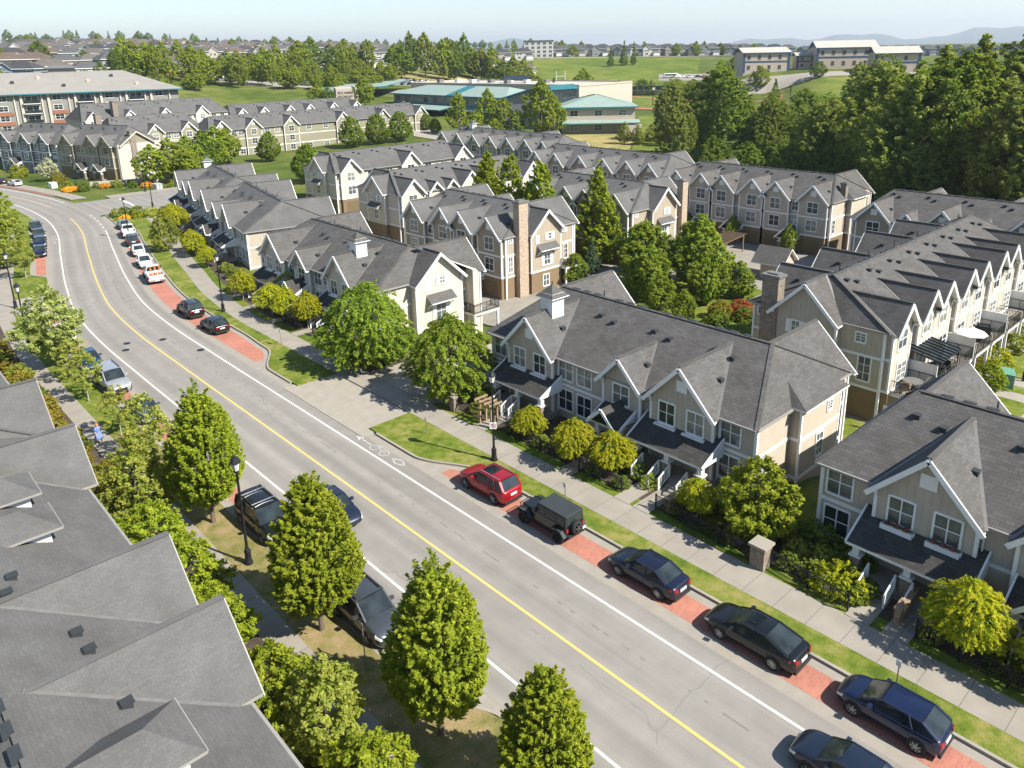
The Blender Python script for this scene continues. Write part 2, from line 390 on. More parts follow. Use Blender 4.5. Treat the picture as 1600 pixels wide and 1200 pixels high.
def walkmat():
    m, t, b = nmat('sidewalk_concrete', .85, 0, .2)
    uv = t.nodes.new('ShaderNodeUVMap'); s = t.nodes.new('ShaderNodeSeparateXYZ'); t.links.new(uv.outputs[0], s.inputs[0])
    base = ramp(t, noise(t, .6, 5), [(.3, (.235, .212, .176)), (.7, (.290, .263, .220))])
    fr = math_(t, 'FRACT', math_(t, 'MULTIPLY', s.outputs[1], 1/1.75))
    base = mix(t, math_(t, 'MULTIPLY', math_(t, 'LESS_THAN', fr, .03), .6), base, (.13, .12, .10))
    fine = noise(t, 30, 3)
    t.links.new(mix(t, 1.0, base, ramp(t, fine, [(.3, (.9, .9, .9)), (.7, (1.1, 1.1, 1.1))]), 'MULTIPLY'), b.inputs['Base Color'])
    return m
X['walk'] = walkmat()
X['lawn'] = grassmat('lawn_grass', [(.055, .090, .010), (.100, .140, .016), (.18, .18, .04)])
X['verge'] = grassmat('verge_grass', [(.065, .100, .012), (.120, .155, .020), (.23, .205, .065)], (.3, 1.6, 12))
X['dryverge'] = grassmat('dry_verge_grass', [(.10, .115, .025), (.20, .17, .065), (.29, .21, .115)], (.25, 1.2, 12))
X['wild'] = grassmat('wild_grass', [(.045, .070, .012), (.080, .110, .018), (.15, .15, .040)], (.03, .18, 1.5))
X['field'] = grassmat('mown_grass', [(.070, .105, .014), (.110, .145, .020), (.18, .18, .045)], (.018, .10, 1.2))
X['drybank'] = grassmat('dry_bank_grass', [(.16, .17, .045), (.24, .21, .075), (.33, .27, .11)], (.03, .2, 2))
X['track'] = simple('red_track', (.36, .13, .08), .9, var=.15, nscale=.2)
def painted(name, col, wear=.5):
    m, t, b = nmat(name, .7, 0, .25); f = noise(t, 5, 6, rough=.7); g = noise(t, .35, 3)
    k = math_(t, 'ADD', math_(t, 'MULTIPLY', f, .7), math_(t, 'MULTIPLY', g, .5))
    t.links.new(ramp(t, k, [(.40, [c*.55+.09 for c in col]), (.54, col)]), b.inputs['Base Color']); return m
X['yellow'] = painted('yellow_line_paint', (.58, .42, .13))
X['line'] = painted('white_line_paint', (.66, .65, .61))
X['linef'] = simple('worn_white_paint', (.40, .385, .36), .8, var=.2, nscale=3)
LF = {}
LF['horn'] = leafmat('hornbeam_leaves', (.060, .090, .006), (.115, .150, .010), (.175, .195, .016), (.23, .235, .025))
LF['maple'] = leafmat('broad_leaves', (.045, .080, .008), (.090, .132, .012), (.145, .180, .020), (.21, .225, .032))
LF['gold'] = leafmat('golden_green_leaves', (.095, .138, .006), (.168, .205, .010), (.235, .24, .014), (.31, .235, .018))
LF['young'] = leafmat('young_tree_leaves', (.070, .100, .010), (.125, .150, .018), (.19, .20, .035), (.29, .27, .08))
LF['pale'] = leafmat('pale_green_leaves', (.085, .125, .018), (.145, .185, .035), (.21, .24, .065), (.33, .34, .15))
LF['dark'] = leafmat('dark_tree_leaves', (.040, .074, .007), (.072, .115, .010), (.11, .14, .018), (.16, .17, .035))
LF['cotton'] = leafmat('poplar_leaves', (.052, .083, .009), (.092, .128, .013), (.14, .168, .026), (.24, .24, .08))
LF['far'] = leafmat('distant_tree_leaves', (.075, .110, .010), (.130, .165, .014), (.19, .21, .022), (.20, .21, .035))
LF['hedge'] = leafmat('hedge_leaves', (.040, .068, .008), (.075, .108, .012), (.12, .15, .018), (.16, .175, .03))
LF['orange'] = leafmat('bronze_tipped_leaves', (.055, .082, .01), (.105, .122, .014), (.16, .145, .02), (.25, .13, .03))
LF['flower'] = leafmat('orange_flowers', (.40, .17, .01), (.45, .22, .02), (.5, .30, .03), (.25, .2, .03))
LF['red'] = leafmat('red_leaves', (.14, .035, .025), (.20, .05, .03), (.26, .08, .04), (.20, .10, .03))
LF['blueg'] = leafmat('blue_green_needles', (.028, .05, .03), (.05, .08, .048), (.08, .11, .07), (.11, .14, .09))
LF['white'] = leafmat('white_blossom', (.12, .15, .05), (.26, .26, .17), (.40, .39, .30), (.45, .42, .35))

# ------------------------------------------------------------------ ground, street, pavements
def grid_mesh(name, xs, ys, zf, mat):
    XX, YY = np.meshgrid(xs, ys); Z = zf(XX, YY); nx, ny = len(xs), len(ys)
    v = np.stack([XX, YY, Z], -1).reshape(-1, 3)
    i = np.arange(nx*ny).reshape(ny, nx)
    f = np.stack([i[:-1, :-1], i[:-1, 1:], i[1:, 1:], i[1:, :-1]], -1).reshape(-1, 4)
    me = bpy.data.meshes.new(name); me.vertices.add(len(v)); me.vertices.foreach_set('co', v.ravel())
    me.loops.add(f.size); me.loops.foreach_set('vertex_index', f.ravel()); me.polygons.add(len(f))
    me.polygons.foreach_set('loop_start', np.arange(0, f.size, 4)); me.polygons.foreach_set('loop_total', np.full(len(f), 4))
    me.materials.append(mat); me.update(calc_edges=True); me.polygons.foreach_set('use_smooth', [True]*len(f)); return me
def axis(lo, hi, step, ext, g=1.16):
    a = list(np.arange(lo, hi+.01, step)); s = step; x = hi
    while x < ext: s *= g; x += s; a.append(x)
    s = step; x = lo; b = []
    while x > -ext*.25: s *= g; x -= s; b.append(x)
    return np.array(b[::-1]+a)
def terr(x, y): return gz(x, y)-.10
struct(link('ground', grid_mesh('ground', axis(-40, 120, 2, 16000, 1.045), axis(-40, 260, 2, 16000, 1.045), terr, X['wild'])))
def strip(name, A, B, y0, y1, z, mat, step=1.0, n=1, skirt=0, kind='structure', world=False):
    ys = np.linspace(y0, y1, max(2, int((y1-y0)/step)+1)); k = kk(ys)
    c = 0*ys if world else cx(ys); k = 1 if world else k
    a = (A(ys) if callable(A) else A+0*ys); b = (B(ys) if callable(B) else B+0*ys)
    mb = MB(); uv = []
    cols = [(a+(b-a)*i/n) for i in range(n+1)]
    pts = [[(float(c[j]+cols[i][j]*(k if world else k[j])), float(ys[j])) for i in range(n+1)] for j in range(len(ys))]
    P = [[(p[0], p[1], g1(*p)+z) for p in row] for row in pts]
    for j in range(len(ys)-1):
        for i in range(n):
            mb.face([P[j][i], P[j][i+1], P[j+1][i+1], P[j+1][i]])
            uv += [(cols[i][j], ys[j]), (cols[i+1][j], ys[j]), (cols[i+1][j+1], ys[j+1]), (cols[i][j+1], ys[j+1])]
        if skirt:
            for i, fl in ((0, 1), (n, 0)):
                q = [P[j][i], P[j+1][i], (P[j+1][i][0], P[j+1][i][1], P[j+1][i][2]-skirt), (P[j][i][0], P[j][i][1], P[j][i][2]-skirt)]
                mb.face(q if fl else q[::-1]); uv += [(0, 0)]*4
    if skirt:
        for j in (0, len(ys)-1):
            for i in range(n):
                a_, b_ = P[j][i], P[j][i+1]
                mb.face([a_, b_, (b_[0], b_[1], b_[2]-skirt), (a_[0], a_[1], a_[2]-skirt)]); uv += [(0, 0)]*4
    me = mb.data(name, mat); ul = me.uv_layers.new(name='UVMap')
    ul.data.foreach_set('uv', np.array(uv, dtype=np.float32).ravel())
    o = link(name, me)
    if kind: o['kind'] = kind
    return o
def pw(*p):
    ys = [a for a, b in p]; xs = [b for a, b in p]
    def f(y):
        y = np.asarray(y, float); k = np.clip(np.searchsorted(ys, y)-1, 0, len(ys)-2)
        t = np.clip((y-np.array(ys)[k])/(np.array(ys)[k+1]-np.array(ys)[k]), 0, 1); t = t*t*(3-2*t)
        return np.array(xs)[k]*(1-t)+np.array(xs)[k+1]*t
    return f
kR = pw((-80, 7.5), (36.0, 7.5), (41.5, 5.25), (63.5, 5.25), (69, 7.6), (75, 7.9), (136, 7.9), (143, 5.5), (153, 5.4), (300, 5.4))
kL = pw((-80, -5.2), (20, -5.2), (24, -7.0), (97, -7.0), (99.5, -5.3), (114, -5.3), (118, -7.2), (152, -7.2), (156, -5.3), (300, -5.3))
swA = pw((-80, 9.1), (75, 9.2), (105, 10.4), (150, 10.8)); swB = pw((-80, 11.3), (75, 11.3), (105, 12.6), (150, 12.9))
slA = pw((-80, -9.3), (300, -9.3)); slB = pw((-80, -10.7), (90, -10.7), (100, -10.9), (300, -11))
strip('street', -5.0, 4.65, -60, 300, 0, X['asph'], 1.0, 6)
strip('side_street', lambda y: 37+0*y, lambda y: 66+0*y, 155.5, 173.5, -.012, X['asph'], 3, 8, world=True)
strip('gutter', 4.6, lambda y: kR(y)+.05, -60, 154, .003, X['conc'])
strip('gutter', lambda y: kL(y)-.05, -4.95, -60, 300, .003, X['conc'])
strip('parking_pad', 5.35, lambda y: np.maximum(kR(y)-.55, 5.36), -60, 38.3, .010, X['paver'])
strip('parking_pad', 5.35, lambda y: np.maximum(kR(y)-.5, 5.36), 66.6, 139.5, .010, X['paver'])
strip('parking_pad', lambda y: np.minimum(kL(y)+.5, -5.56), -5.55, 22.4, 98.2, .010, X['paver'])
strip('parking_pad', lambda y: np.minimum(kL(y)+.5, -5.56), -5.55, 116.2, 154, .010, X['paver'])
strip('parking_pad', 5.0, lambda y: 7.2+0*y, 186, 250, .010, X['paver'])
strip('kerb', kR, lambda y: kR(y)+.17, -60, 46.2, .145, X['concl'], .5, 1, .2)
strip('kerb', kR, lambda y: kR(y)+.17, 59.6, 154.5, .145, X['concl'], .5, 1, .2)
strip('kerb', lambda y: kL(y)-.17, kL, -60, 98.5, .145, X['concl'], .5, 1, .2)
strip('kerb', lambda y: kL(y)-.17, kL, 107, 300, .145, X['concl'], .5, 1, .2)
strip('lawn', lambda y: kR(y)+.16, swA, -60, 47.3, .13, X['verge'], 1, 3, .1)
strip('lawn', lambda y: kR(y)+.16, swA, 58.6, 152, .13, X['verge'], 1, 3, .1)
strip('lawn', slA, lambda y: kL(y)-.16, -60, 60, .13, X['dryverge'], 1, 3, .1)
strip('lawn', slA, lambda y: kL(y)-.16, 60, 99, .13, X['verge'], 1, 3, .1)
strip('lawn', slA, lambda y: kL(y)-.16, 106.5, 300, .13, X['verge'], 1, 3, .1)
strip('sidewalk', swA, swB, -60, 154, .135, X['walk'], 1, 1, .2)
strip('sidewalk', slB, slA, -60, 300, .135, X['walk'], 1, 1, .2)
strip('driveway', lambda y: kL(y)-5.4, lambda y: -4.95+0*y, 98.8, 106.6, .02, X['concl'], 1, 2, .2)
# right-hand yards
strip('lawn', swB, lambda y: 17.6+0*y, -60, 47.2, .12, X['lawn'], 1, 3, .3)
strip('lawn', swB, lambda y: 17.6+0*y, 58, 152, .12, X['lawn'], 1, 4, .3)
strip('planting_bed', lambda y: swB(y)+1.0, lambda y: 17.3+0*y, -60, 45.5, .14, X['soil'], 1, 2, .1)
strip('planting_bed', lambda y: swB(y)+1.0, lambda y: 17.3+0*y, 64, 150, .14, X['soil'], 1, 3, .1)
strip('driveway', lambda y: 27.9-.9*np.cos(np.clip((y-53)/6.6, -1, 1)*0), lambda y: 36.5+0*y, 46.6, 59.2, .035, X['concl'], .6, 4, .1, world=True)
strip('driveway', lambda y: 36.5+0*y, lambda y: 55.5+0*y, 47.6, 56.5, .035, X['concl'], 1, 20, .2, world=True)
strip('planting_bed', lambda y: 34.3+0*y, lambda y: 39.3+0*y, 56.8, 63, .16, X['soil'], 1, 2, .2, world=True)
# left-hand yard strip
strip('planting_bed', lambda y: 8.0-cx(y)+0*y, slB, -60, 98, .13, X['soil'], 1, 1, .2)
strip('lawn', lambda y: -24.0+0*y, slB, 107, 300, .12, X['verge'], 2, 2, .2)
strip('driveway', lambda y: -24.0+0*y, slB, 98, 107, .12, X['concl'], 2, 2, .2)
# courtyards on the lower level
def sheet(name, pts, z, mat):
    mb = MB(); mb.face([(p[0], p[1], g1(*p)+z) for p in pts], 0); return struct(mb.obj(name, mat))
sheet('courtyard', [(53.6, -30), (112, -30), (112, 112), (66, 112), (59, 100), (53.6, 80)], .0, X['asphd'])
sheet('lawn', [(65.5, 41), (84, 38), (87, 52), (80, 62.5), (66, 62.5)], .04, X['lawn'])
sheet('lawn', [(62, 8.2), (104, 8.2), (104, 12.6), (62, 12.6)], .04, X['verge'])
sheet('path', [(62, 12.6), (104, 12.6), (104, 14.6), (62, 14.6)], .03, X['concl'])
sheet('lawn', [(61, 14.6), (104, 14.6), (104, 20.0), (61, 20.0)], .045, X['verge'])
for x in (64.5, 73.2, 76.6, 85.5):
    sheet('path', [(x-.9, 14.4), (x+.9, 14.4), (x+.9, 21.5), (x-.9, 21.5)], .06, X['concl'])
sheet('lawn', [(53.6, 17), (59.5, 17), (59.5, 34), (53.6, 34)], .04, X['lawn'])
# entry walks from the sidewalk to the porches
for y, x1 in ((41.3, 38.4), (32.3, 38.2), (27.4, 38.2), (25.9, 38.2), (12.4, 37.2), (10.6, 37.2), (70.5, 38.2), (76, 38.2), (82.5, 38.2), (88, 38.6)):
    x0 = float(cx(y)+swB(y)*kk(y))-.05
    strip('path', lambda t, a=x0: a+0*t, lambda t, b=x1: b+0*t, y-.6, y+.6, .16, X['walk'], .6, 3, .1, world=True)
# painted lines
def line(name, off, y0, y1, wd, z, mat): strip(name, lambda y: off-wd/2+0*y, lambda y: off+wd/2+0*y, y0, y1, z, mat, .8)
line('road_marking', 0, -60, 157, .16, .006, X['yellow']); line('road_marking', .3, 172, 200, .12, .006, X['yellow'])
line('road_marking', 3.42, -60, 141, .14, .006, X['line']); line('road_marking', -3.55, -60, 300, .14, .006, X['line'])
for y in (143, 146.2, 149.4, 152.6, 155.8): line('road_marking', 3.42, y, y+1.5, .13, .006, X['line'])
line('road_marking', 3.6, 175.5, 300, .14, .006, X['line'])
sheet('road_marking', [(46.9, 161.0), (47.4, 161.0), (48.0, 171.5), (47.5, 171.5)], .004, X['line'])
# bicycle lane symbols: arrow, bicycle, diamond
def bike_symbol(y0, off, s=1, flip=1):
    mb = MB()
    def P(u, v): yy = y0+v*s*flip; return (float(cx(yy))+off+u*s, yy, .0075)
    def poly(q): 
        q = [P(*p) for p in q]
        mb.face(q if flip > 0 else q[::-1])
    def seg(a, b, t=.07):
        dx, dy = b[0]-a[0], b[1]-a[1]; l = math.hypot(dx, dy); nx, ny = -dy/l*t/2, dx/l*t/2
        poly([(a[0]-nx, a[1]-ny), (b[0]-nx, b[1]-ny), (b[0]+nx, b[1]+ny), (a[0]+nx, a[1]+ny)])
    def ring(c, r):
        for i in range(16):
            a0, a1 = 2*math.pi*i/16, 2*math.pi*(i+1)/16
            seg((c[0]+r*math.cos(a0), c[1]+r*math.sin(a0)), (c[0]+r*math.cos(a1), c[1]+r*math.sin(a1)))
    for a, b in (((-.3, 0), (0, .75)), ((0, .75), (.3, 0)), ((.3, 0), (0, -.75)), ((0, -.75), (-.3, 0))): seg(a, b, .1)
    ring((-.02, 1.75), .36); ring((-.02, 3.0), .36)
    for a, b in (((0, 1.75), (.38, 2.1)), ((.38, 2.1), (.32, 2.75)), ((.32, 2.75), (0, 2.3)), ((0, 2.3), (.38, 2.1)), ((0, 3.0), (.52, 2.72)), ((.38, 2.1), (.5, 2.0)), ((0, 1.75), (0, 2.3)), ((.52, 2.55), (.5, 2.9))): seg(a, b)
    seg((0, 3.55), (0, 4.9), .1); poly([(-.26, 4.75), (.26, 4.75), (0, 5.5)])
    return struct(mb.obj('road_marking', X['linef']))
bike_symbol(41.6, 4.15); bike_symbol(142, -4.25, 1, -1)
def manhole(x, y, label):
    mb = MB(); mb.lathe([(.36, 0), (.36, .012), (.30, .012), (.30, .008)], 16)
    o = mb.obj('manhole_cover', X['dark'], loc=(x, y, .001)); tag(o, label, 'manhole cover', 'manhole covers in the street')
manhole(23.9, 79.3, 'dark iron manhole cover just right of the yellow line on the bend')
manhole(20.9, 80.8, 'dark iron manhole cover between the yellow and left white line on the bend')
manhole(20.2, 78.9, 'small dark manhole cover close to the left white line on the bend')
manhole(25.5, 73.5, 'dark iron manhole cover beside the right white line before the parked black car')

# ------------------------------------------------------------------ vegetation
def quads(name, C, N, T, s, asp, tip, mat):
    """leaves: centre C, normal N, long axis T (all n x 3), half length s, aspect"""
    n = len(C); T = T-N*np.sum(T*N, 1, keepdims=True); T /= np.linalg.norm(T, axis=1, keepdims=True)+1e-9
    B = np.cross(N, T); s = np.asarray(s).reshape(-1, 1)
    V = np.stack([C-T*s, C+B*s*asp-T*s*.1, C+T*s, C-B*s*asp-T*s*.1], 1).reshape(-1, 3)
    me = bpy.data.meshes.new(name); me.vertices.add(4*n); me.vertices.foreach_set('co', V.astype(np.float32).ravel())
    me.loops.add(4*n); me.loops.foreach_set('vertex_index', np.arange(4*n, dtype=np.int32)); me.polygons.add(n)
    me.polygons.foreach_set('loop_start', np.arange(0, 4*n, 4, dtype=np.int32)); me.polygons.foreach_set('loop_total', np.full(n, 4, np.int32))
    at = me.attributes.new('tip', 'FLOAT', 'POINT'); at.data.foreach_set('value', np.repeat(np.clip(tip, 0, 1), 4).astype(np.float32))
    me.materials.append(mat); me.update(calc_edges=True); return me
def unit(v): return v/(np.linalg.norm(v, axis=-1, keepdims=True)+1e-9)
def crown(name, prof, Hc, Rc, mat, nb=220, nl=60, leaf=.12, asp=.55, spread=.22, up=.5, lump=.18, inner=.45, tipc=.5, seed=0, gap=.0, curl=0.0, lean=(0, 0), spray=1.0):
    """leaf sprays carried by branch tips filling the outline prof [(h, r)...]"""
    g = np.random.default_rng(seed); hs = [p[0] for p in prof]; rs = [p[1] for p in prof]
    hh = np.linspace(0, 1, 200); wts = np.interp(hh, hs, rs)+.12; cdf = np.cumsum(wts); cdf /= cdf[-1]
    h = np.interp(g.random(nb), cdf, hh); a = g.random(nb)*2*np.pi
    ph = g.random(6)*6.28
    lm = 1+lump*(np.sin(3*a+ph[0]+4*h)+.7*np.sin(5*a+ph[1]-7*h)+.6*np.sin(2*a+ph[2]+11*h))/1.6
    if gap:                                   # open sky pockets
        keep = np.sin(2.3*a+ph[3]+9*h)+np.sin(4.1*a+ph[4]-5*h) > -2+gap*2; h, a, lm = h[keep], a[keep], lm[keep]
    nb = len(h); q = inner+(1-inner)*np.sqrt(g.random(nb)); q = np.where(g.random(nb) < .62, .88+.14*g.random(nb), q)
    rad = np.interp(h, hs, rs)*Rc*q*lm
    tipp = np.stack([rad*np.cos(a)+lean[0]*h, rad*np.sin(a)+lean[1]*h, h*Hc*(1+.03*g.standard_normal(nb))], 1)
    out = np.stack([np.cos(a), np.sin(a), np.full(nb, up)], 1); out = unit(out+g.standard_normal((nb, 3))*.22)
    ln = (.35+.35*g.random(nb))*Rc*.42*spray
    k = g.random((nb, nl)); k = 1-k**1.5
    C = tipp[:, None, :]-out[:, None, :]*(ln[:, None]*(1-k))[..., None]
    C = C+g.standard_normal((nb, nl, 3))*(spread*Rc*.28*(1.1-.75*k))[..., None]
    C[..., 2] -= curl*(k**2)*ln[:, None]
    N = unit(out[:, None, :]*.55+np.array([0, 0, .75])+g.standard_normal((nb, nl, 3))*.55)
    T = unit(out[:, None, :]+g.standard_normal((nb, nl, 3))*.5)
    s = leaf*(.65+.7*g.random((nb, nl)))
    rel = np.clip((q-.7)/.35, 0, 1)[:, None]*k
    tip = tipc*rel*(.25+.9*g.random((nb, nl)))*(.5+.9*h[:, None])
    C = C.reshape(-1, 3); C[:, 2] = np.maximum(C[:, 2], -.02*Hc)
    return quads(name, C, N.reshape(-1, 3), T.reshape(-1, 3), s.ravel(), asp, tip.ravel(), mat)
def trunk_mesh(name, h, r, mat, limbs=5, lh=.55, lr=1.2, seed=0, lift=1.0):
    g = random.Random(seed); mb = MB(); z = 0; p = Vector((0, 0, -.15)); segs = 5; rad = r
    for i in range(segs):
        q = Vector((g.uniform(-.05, .05)*h*.25*(i+1)/segs, g.uniform(-.05, .05)*h*.25*(i+1)/segs, h*(i+1)/segs)); r2 = r*(1-.7*(i+1)/segs)
        mb.tube(p, q, rad*(1.35 if i == 0 else 1), 8, 0, r2, cap=False); p = q; rad = r2
    for i in range(limbs):
        a = 2*math.pi*i/limbs+g.uniform(-.4, .4); z = h*g.uniform(lh*.8, .85)
        b = Vector((0, 0, z)); m = b+Vector((math.cos(a)*lr*.5, math.sin(a)*lr*.5, lr*.45*lift)); e = m+Vector((math.cos(a)*lr*.5, math.sin(a)*lr*.5, lr*.6*lift))
        mb.tube(b, m, r*.42, 6, 0, r*.28, cap=False); mb.tube(m, e, r*.28, 6, 0, r*.1, cap=False)
    return mb.data(name, mat, True)
PROTO = {}
def plant_proto(key, name, crown_me, trunk_me=None, cb=0):
    PROTO[key] = (name, crown_me, trunk_me, cb)
NPL = [0]
def plant(key, x, y, s, label, cat, group=None, z=None, rot=None, sz=None, dz=0):
    """one tree, shrub or bush: an empty with trunk and crown"""
    name, cm, tm, cb = PROTO[key]; NPL[0] += 1
    rot = (NPL[0]*2.399) % 6.283 if rot is None else rot
    z = g1(x, y)+.1 if z is None else z
    r = thing(name, label, cat, (x, y, z+dz), rot, group); sz = sz or s; r.scale = (s, s, sz)
    if tm: link('trunk', tm, r)
    c = link('crown' if tm else 'foliage', cm, r, (0, 0, cb))
    return r
P_HORN = [(0, .30), (.08, .72), (.22, .98), (.36, 1.0), (.52, .88), (.68, .72), (.84, .50), (.94, .30), (1, .08)]
P_ROUND = [(0, .45), (.12, .85), (.3, 1.0), (.5, .98), (.7, .8), (.87, .5), (1, .1)]
P_BALL = [(0, .70), (.18, .98), (.4, 1.0), (.62, .84), (.82, .55), (1, .12)]
P_OVAL = [(0, .25), (.15, .7), (.4, 1.0), (.65, .85), (.85, .5), (1, .1)]
P_CONE = [(0, .6), (.08, 1.0), (.3, .78), (.6, .45), (.85, .18), (1, .02)]
P_COL = [(0, .5), (.1, .85), (.35, 1.0), (.6, .8), (.85, .4), (1, .05)]
P_BUSH = [(0, .85), (.3, 1.0), (.6, .9), (.85, .6), (1, .2)]
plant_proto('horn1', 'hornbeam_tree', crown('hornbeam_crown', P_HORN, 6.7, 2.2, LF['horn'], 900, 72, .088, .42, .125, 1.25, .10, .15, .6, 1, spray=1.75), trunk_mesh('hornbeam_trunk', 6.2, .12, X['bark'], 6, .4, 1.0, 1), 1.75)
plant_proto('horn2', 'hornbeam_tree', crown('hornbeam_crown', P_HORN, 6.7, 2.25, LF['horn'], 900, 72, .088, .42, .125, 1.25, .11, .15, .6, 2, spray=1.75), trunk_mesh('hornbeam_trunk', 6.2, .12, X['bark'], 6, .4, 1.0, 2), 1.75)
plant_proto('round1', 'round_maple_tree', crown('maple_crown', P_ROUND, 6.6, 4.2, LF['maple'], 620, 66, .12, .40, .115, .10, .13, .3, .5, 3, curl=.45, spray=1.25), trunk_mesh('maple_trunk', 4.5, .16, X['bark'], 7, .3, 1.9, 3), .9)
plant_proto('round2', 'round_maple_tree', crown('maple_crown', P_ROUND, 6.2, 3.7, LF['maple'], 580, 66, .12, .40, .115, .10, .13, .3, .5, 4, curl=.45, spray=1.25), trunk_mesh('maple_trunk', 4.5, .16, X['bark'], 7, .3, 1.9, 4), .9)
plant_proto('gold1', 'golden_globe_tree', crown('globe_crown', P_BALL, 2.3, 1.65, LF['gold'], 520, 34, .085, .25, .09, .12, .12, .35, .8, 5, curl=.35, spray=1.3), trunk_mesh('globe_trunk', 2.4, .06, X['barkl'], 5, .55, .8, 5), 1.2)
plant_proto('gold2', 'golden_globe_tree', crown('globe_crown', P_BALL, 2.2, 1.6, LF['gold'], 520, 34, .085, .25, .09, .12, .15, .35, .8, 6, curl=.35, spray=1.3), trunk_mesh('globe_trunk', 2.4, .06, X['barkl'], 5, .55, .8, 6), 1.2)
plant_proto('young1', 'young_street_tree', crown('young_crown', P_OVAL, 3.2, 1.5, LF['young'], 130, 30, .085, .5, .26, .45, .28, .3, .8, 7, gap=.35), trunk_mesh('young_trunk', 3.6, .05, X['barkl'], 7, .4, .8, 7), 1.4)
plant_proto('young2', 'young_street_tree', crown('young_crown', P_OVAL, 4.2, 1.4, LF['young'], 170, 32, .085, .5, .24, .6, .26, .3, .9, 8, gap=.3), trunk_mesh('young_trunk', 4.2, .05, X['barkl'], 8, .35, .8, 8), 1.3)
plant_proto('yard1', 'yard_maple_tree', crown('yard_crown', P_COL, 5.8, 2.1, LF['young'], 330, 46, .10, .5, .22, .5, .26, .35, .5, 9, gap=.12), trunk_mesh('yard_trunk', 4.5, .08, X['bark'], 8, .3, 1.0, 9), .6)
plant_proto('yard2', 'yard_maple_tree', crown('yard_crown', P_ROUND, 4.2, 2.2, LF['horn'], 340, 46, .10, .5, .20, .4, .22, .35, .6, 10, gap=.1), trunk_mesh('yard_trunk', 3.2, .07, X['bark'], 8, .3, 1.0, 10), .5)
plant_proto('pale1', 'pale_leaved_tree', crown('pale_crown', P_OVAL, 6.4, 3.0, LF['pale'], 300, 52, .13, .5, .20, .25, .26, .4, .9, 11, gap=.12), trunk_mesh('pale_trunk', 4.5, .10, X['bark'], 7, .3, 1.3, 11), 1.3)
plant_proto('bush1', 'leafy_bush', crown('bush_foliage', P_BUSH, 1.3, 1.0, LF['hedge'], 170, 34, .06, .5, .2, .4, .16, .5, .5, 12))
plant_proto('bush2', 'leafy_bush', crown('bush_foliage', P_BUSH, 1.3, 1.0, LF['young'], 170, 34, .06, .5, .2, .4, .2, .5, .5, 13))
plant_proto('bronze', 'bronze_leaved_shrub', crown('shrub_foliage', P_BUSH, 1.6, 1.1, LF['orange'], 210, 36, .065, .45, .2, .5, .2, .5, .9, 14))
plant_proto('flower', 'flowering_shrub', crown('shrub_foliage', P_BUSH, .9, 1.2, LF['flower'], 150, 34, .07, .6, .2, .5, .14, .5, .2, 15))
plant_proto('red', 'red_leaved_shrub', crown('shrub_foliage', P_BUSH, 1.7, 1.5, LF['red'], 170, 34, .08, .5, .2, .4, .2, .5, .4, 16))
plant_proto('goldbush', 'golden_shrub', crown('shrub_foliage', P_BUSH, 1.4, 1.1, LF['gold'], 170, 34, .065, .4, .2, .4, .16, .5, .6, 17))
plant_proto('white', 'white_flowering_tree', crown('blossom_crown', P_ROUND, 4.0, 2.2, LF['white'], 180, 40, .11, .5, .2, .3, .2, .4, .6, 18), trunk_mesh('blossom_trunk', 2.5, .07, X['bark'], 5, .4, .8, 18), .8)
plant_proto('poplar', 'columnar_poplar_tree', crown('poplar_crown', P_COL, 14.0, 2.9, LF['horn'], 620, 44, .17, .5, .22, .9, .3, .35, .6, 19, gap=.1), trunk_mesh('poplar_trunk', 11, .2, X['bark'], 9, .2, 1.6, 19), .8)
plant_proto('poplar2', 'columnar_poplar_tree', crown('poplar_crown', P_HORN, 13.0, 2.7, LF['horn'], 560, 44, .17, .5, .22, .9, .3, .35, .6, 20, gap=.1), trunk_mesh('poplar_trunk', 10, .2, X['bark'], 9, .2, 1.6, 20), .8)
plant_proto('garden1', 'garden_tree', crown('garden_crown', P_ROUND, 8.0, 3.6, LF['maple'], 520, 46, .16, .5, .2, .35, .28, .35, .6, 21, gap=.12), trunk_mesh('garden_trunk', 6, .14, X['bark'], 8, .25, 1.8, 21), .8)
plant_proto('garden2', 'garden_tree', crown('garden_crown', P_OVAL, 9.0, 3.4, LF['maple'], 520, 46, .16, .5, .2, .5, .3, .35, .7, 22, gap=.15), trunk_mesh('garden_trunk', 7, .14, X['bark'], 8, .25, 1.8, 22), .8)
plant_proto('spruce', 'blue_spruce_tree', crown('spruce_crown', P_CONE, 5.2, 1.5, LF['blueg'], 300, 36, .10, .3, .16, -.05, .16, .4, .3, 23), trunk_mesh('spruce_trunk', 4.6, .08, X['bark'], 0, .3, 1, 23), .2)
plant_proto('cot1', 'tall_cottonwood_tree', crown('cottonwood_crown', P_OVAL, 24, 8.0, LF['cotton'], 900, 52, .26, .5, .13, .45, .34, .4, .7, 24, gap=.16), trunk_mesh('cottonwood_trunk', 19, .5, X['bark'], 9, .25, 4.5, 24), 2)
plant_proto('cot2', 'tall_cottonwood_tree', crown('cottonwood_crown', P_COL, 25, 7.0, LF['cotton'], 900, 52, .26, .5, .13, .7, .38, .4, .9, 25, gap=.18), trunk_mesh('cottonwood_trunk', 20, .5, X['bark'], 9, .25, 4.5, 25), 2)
plant_proto('cot3', 'tall_cottonwood_tree', crown('cottonwood_crown', P_ROUND, 20, 8.0, LF['dark'], 900, 50, .26, .5, .13, .35, .34, .4, .6, 26, gap=.14), trunk_mesh('cottonwood_trunk', 16, .5, X['bark'], 9, .25, 4.5, 26), 1.5)
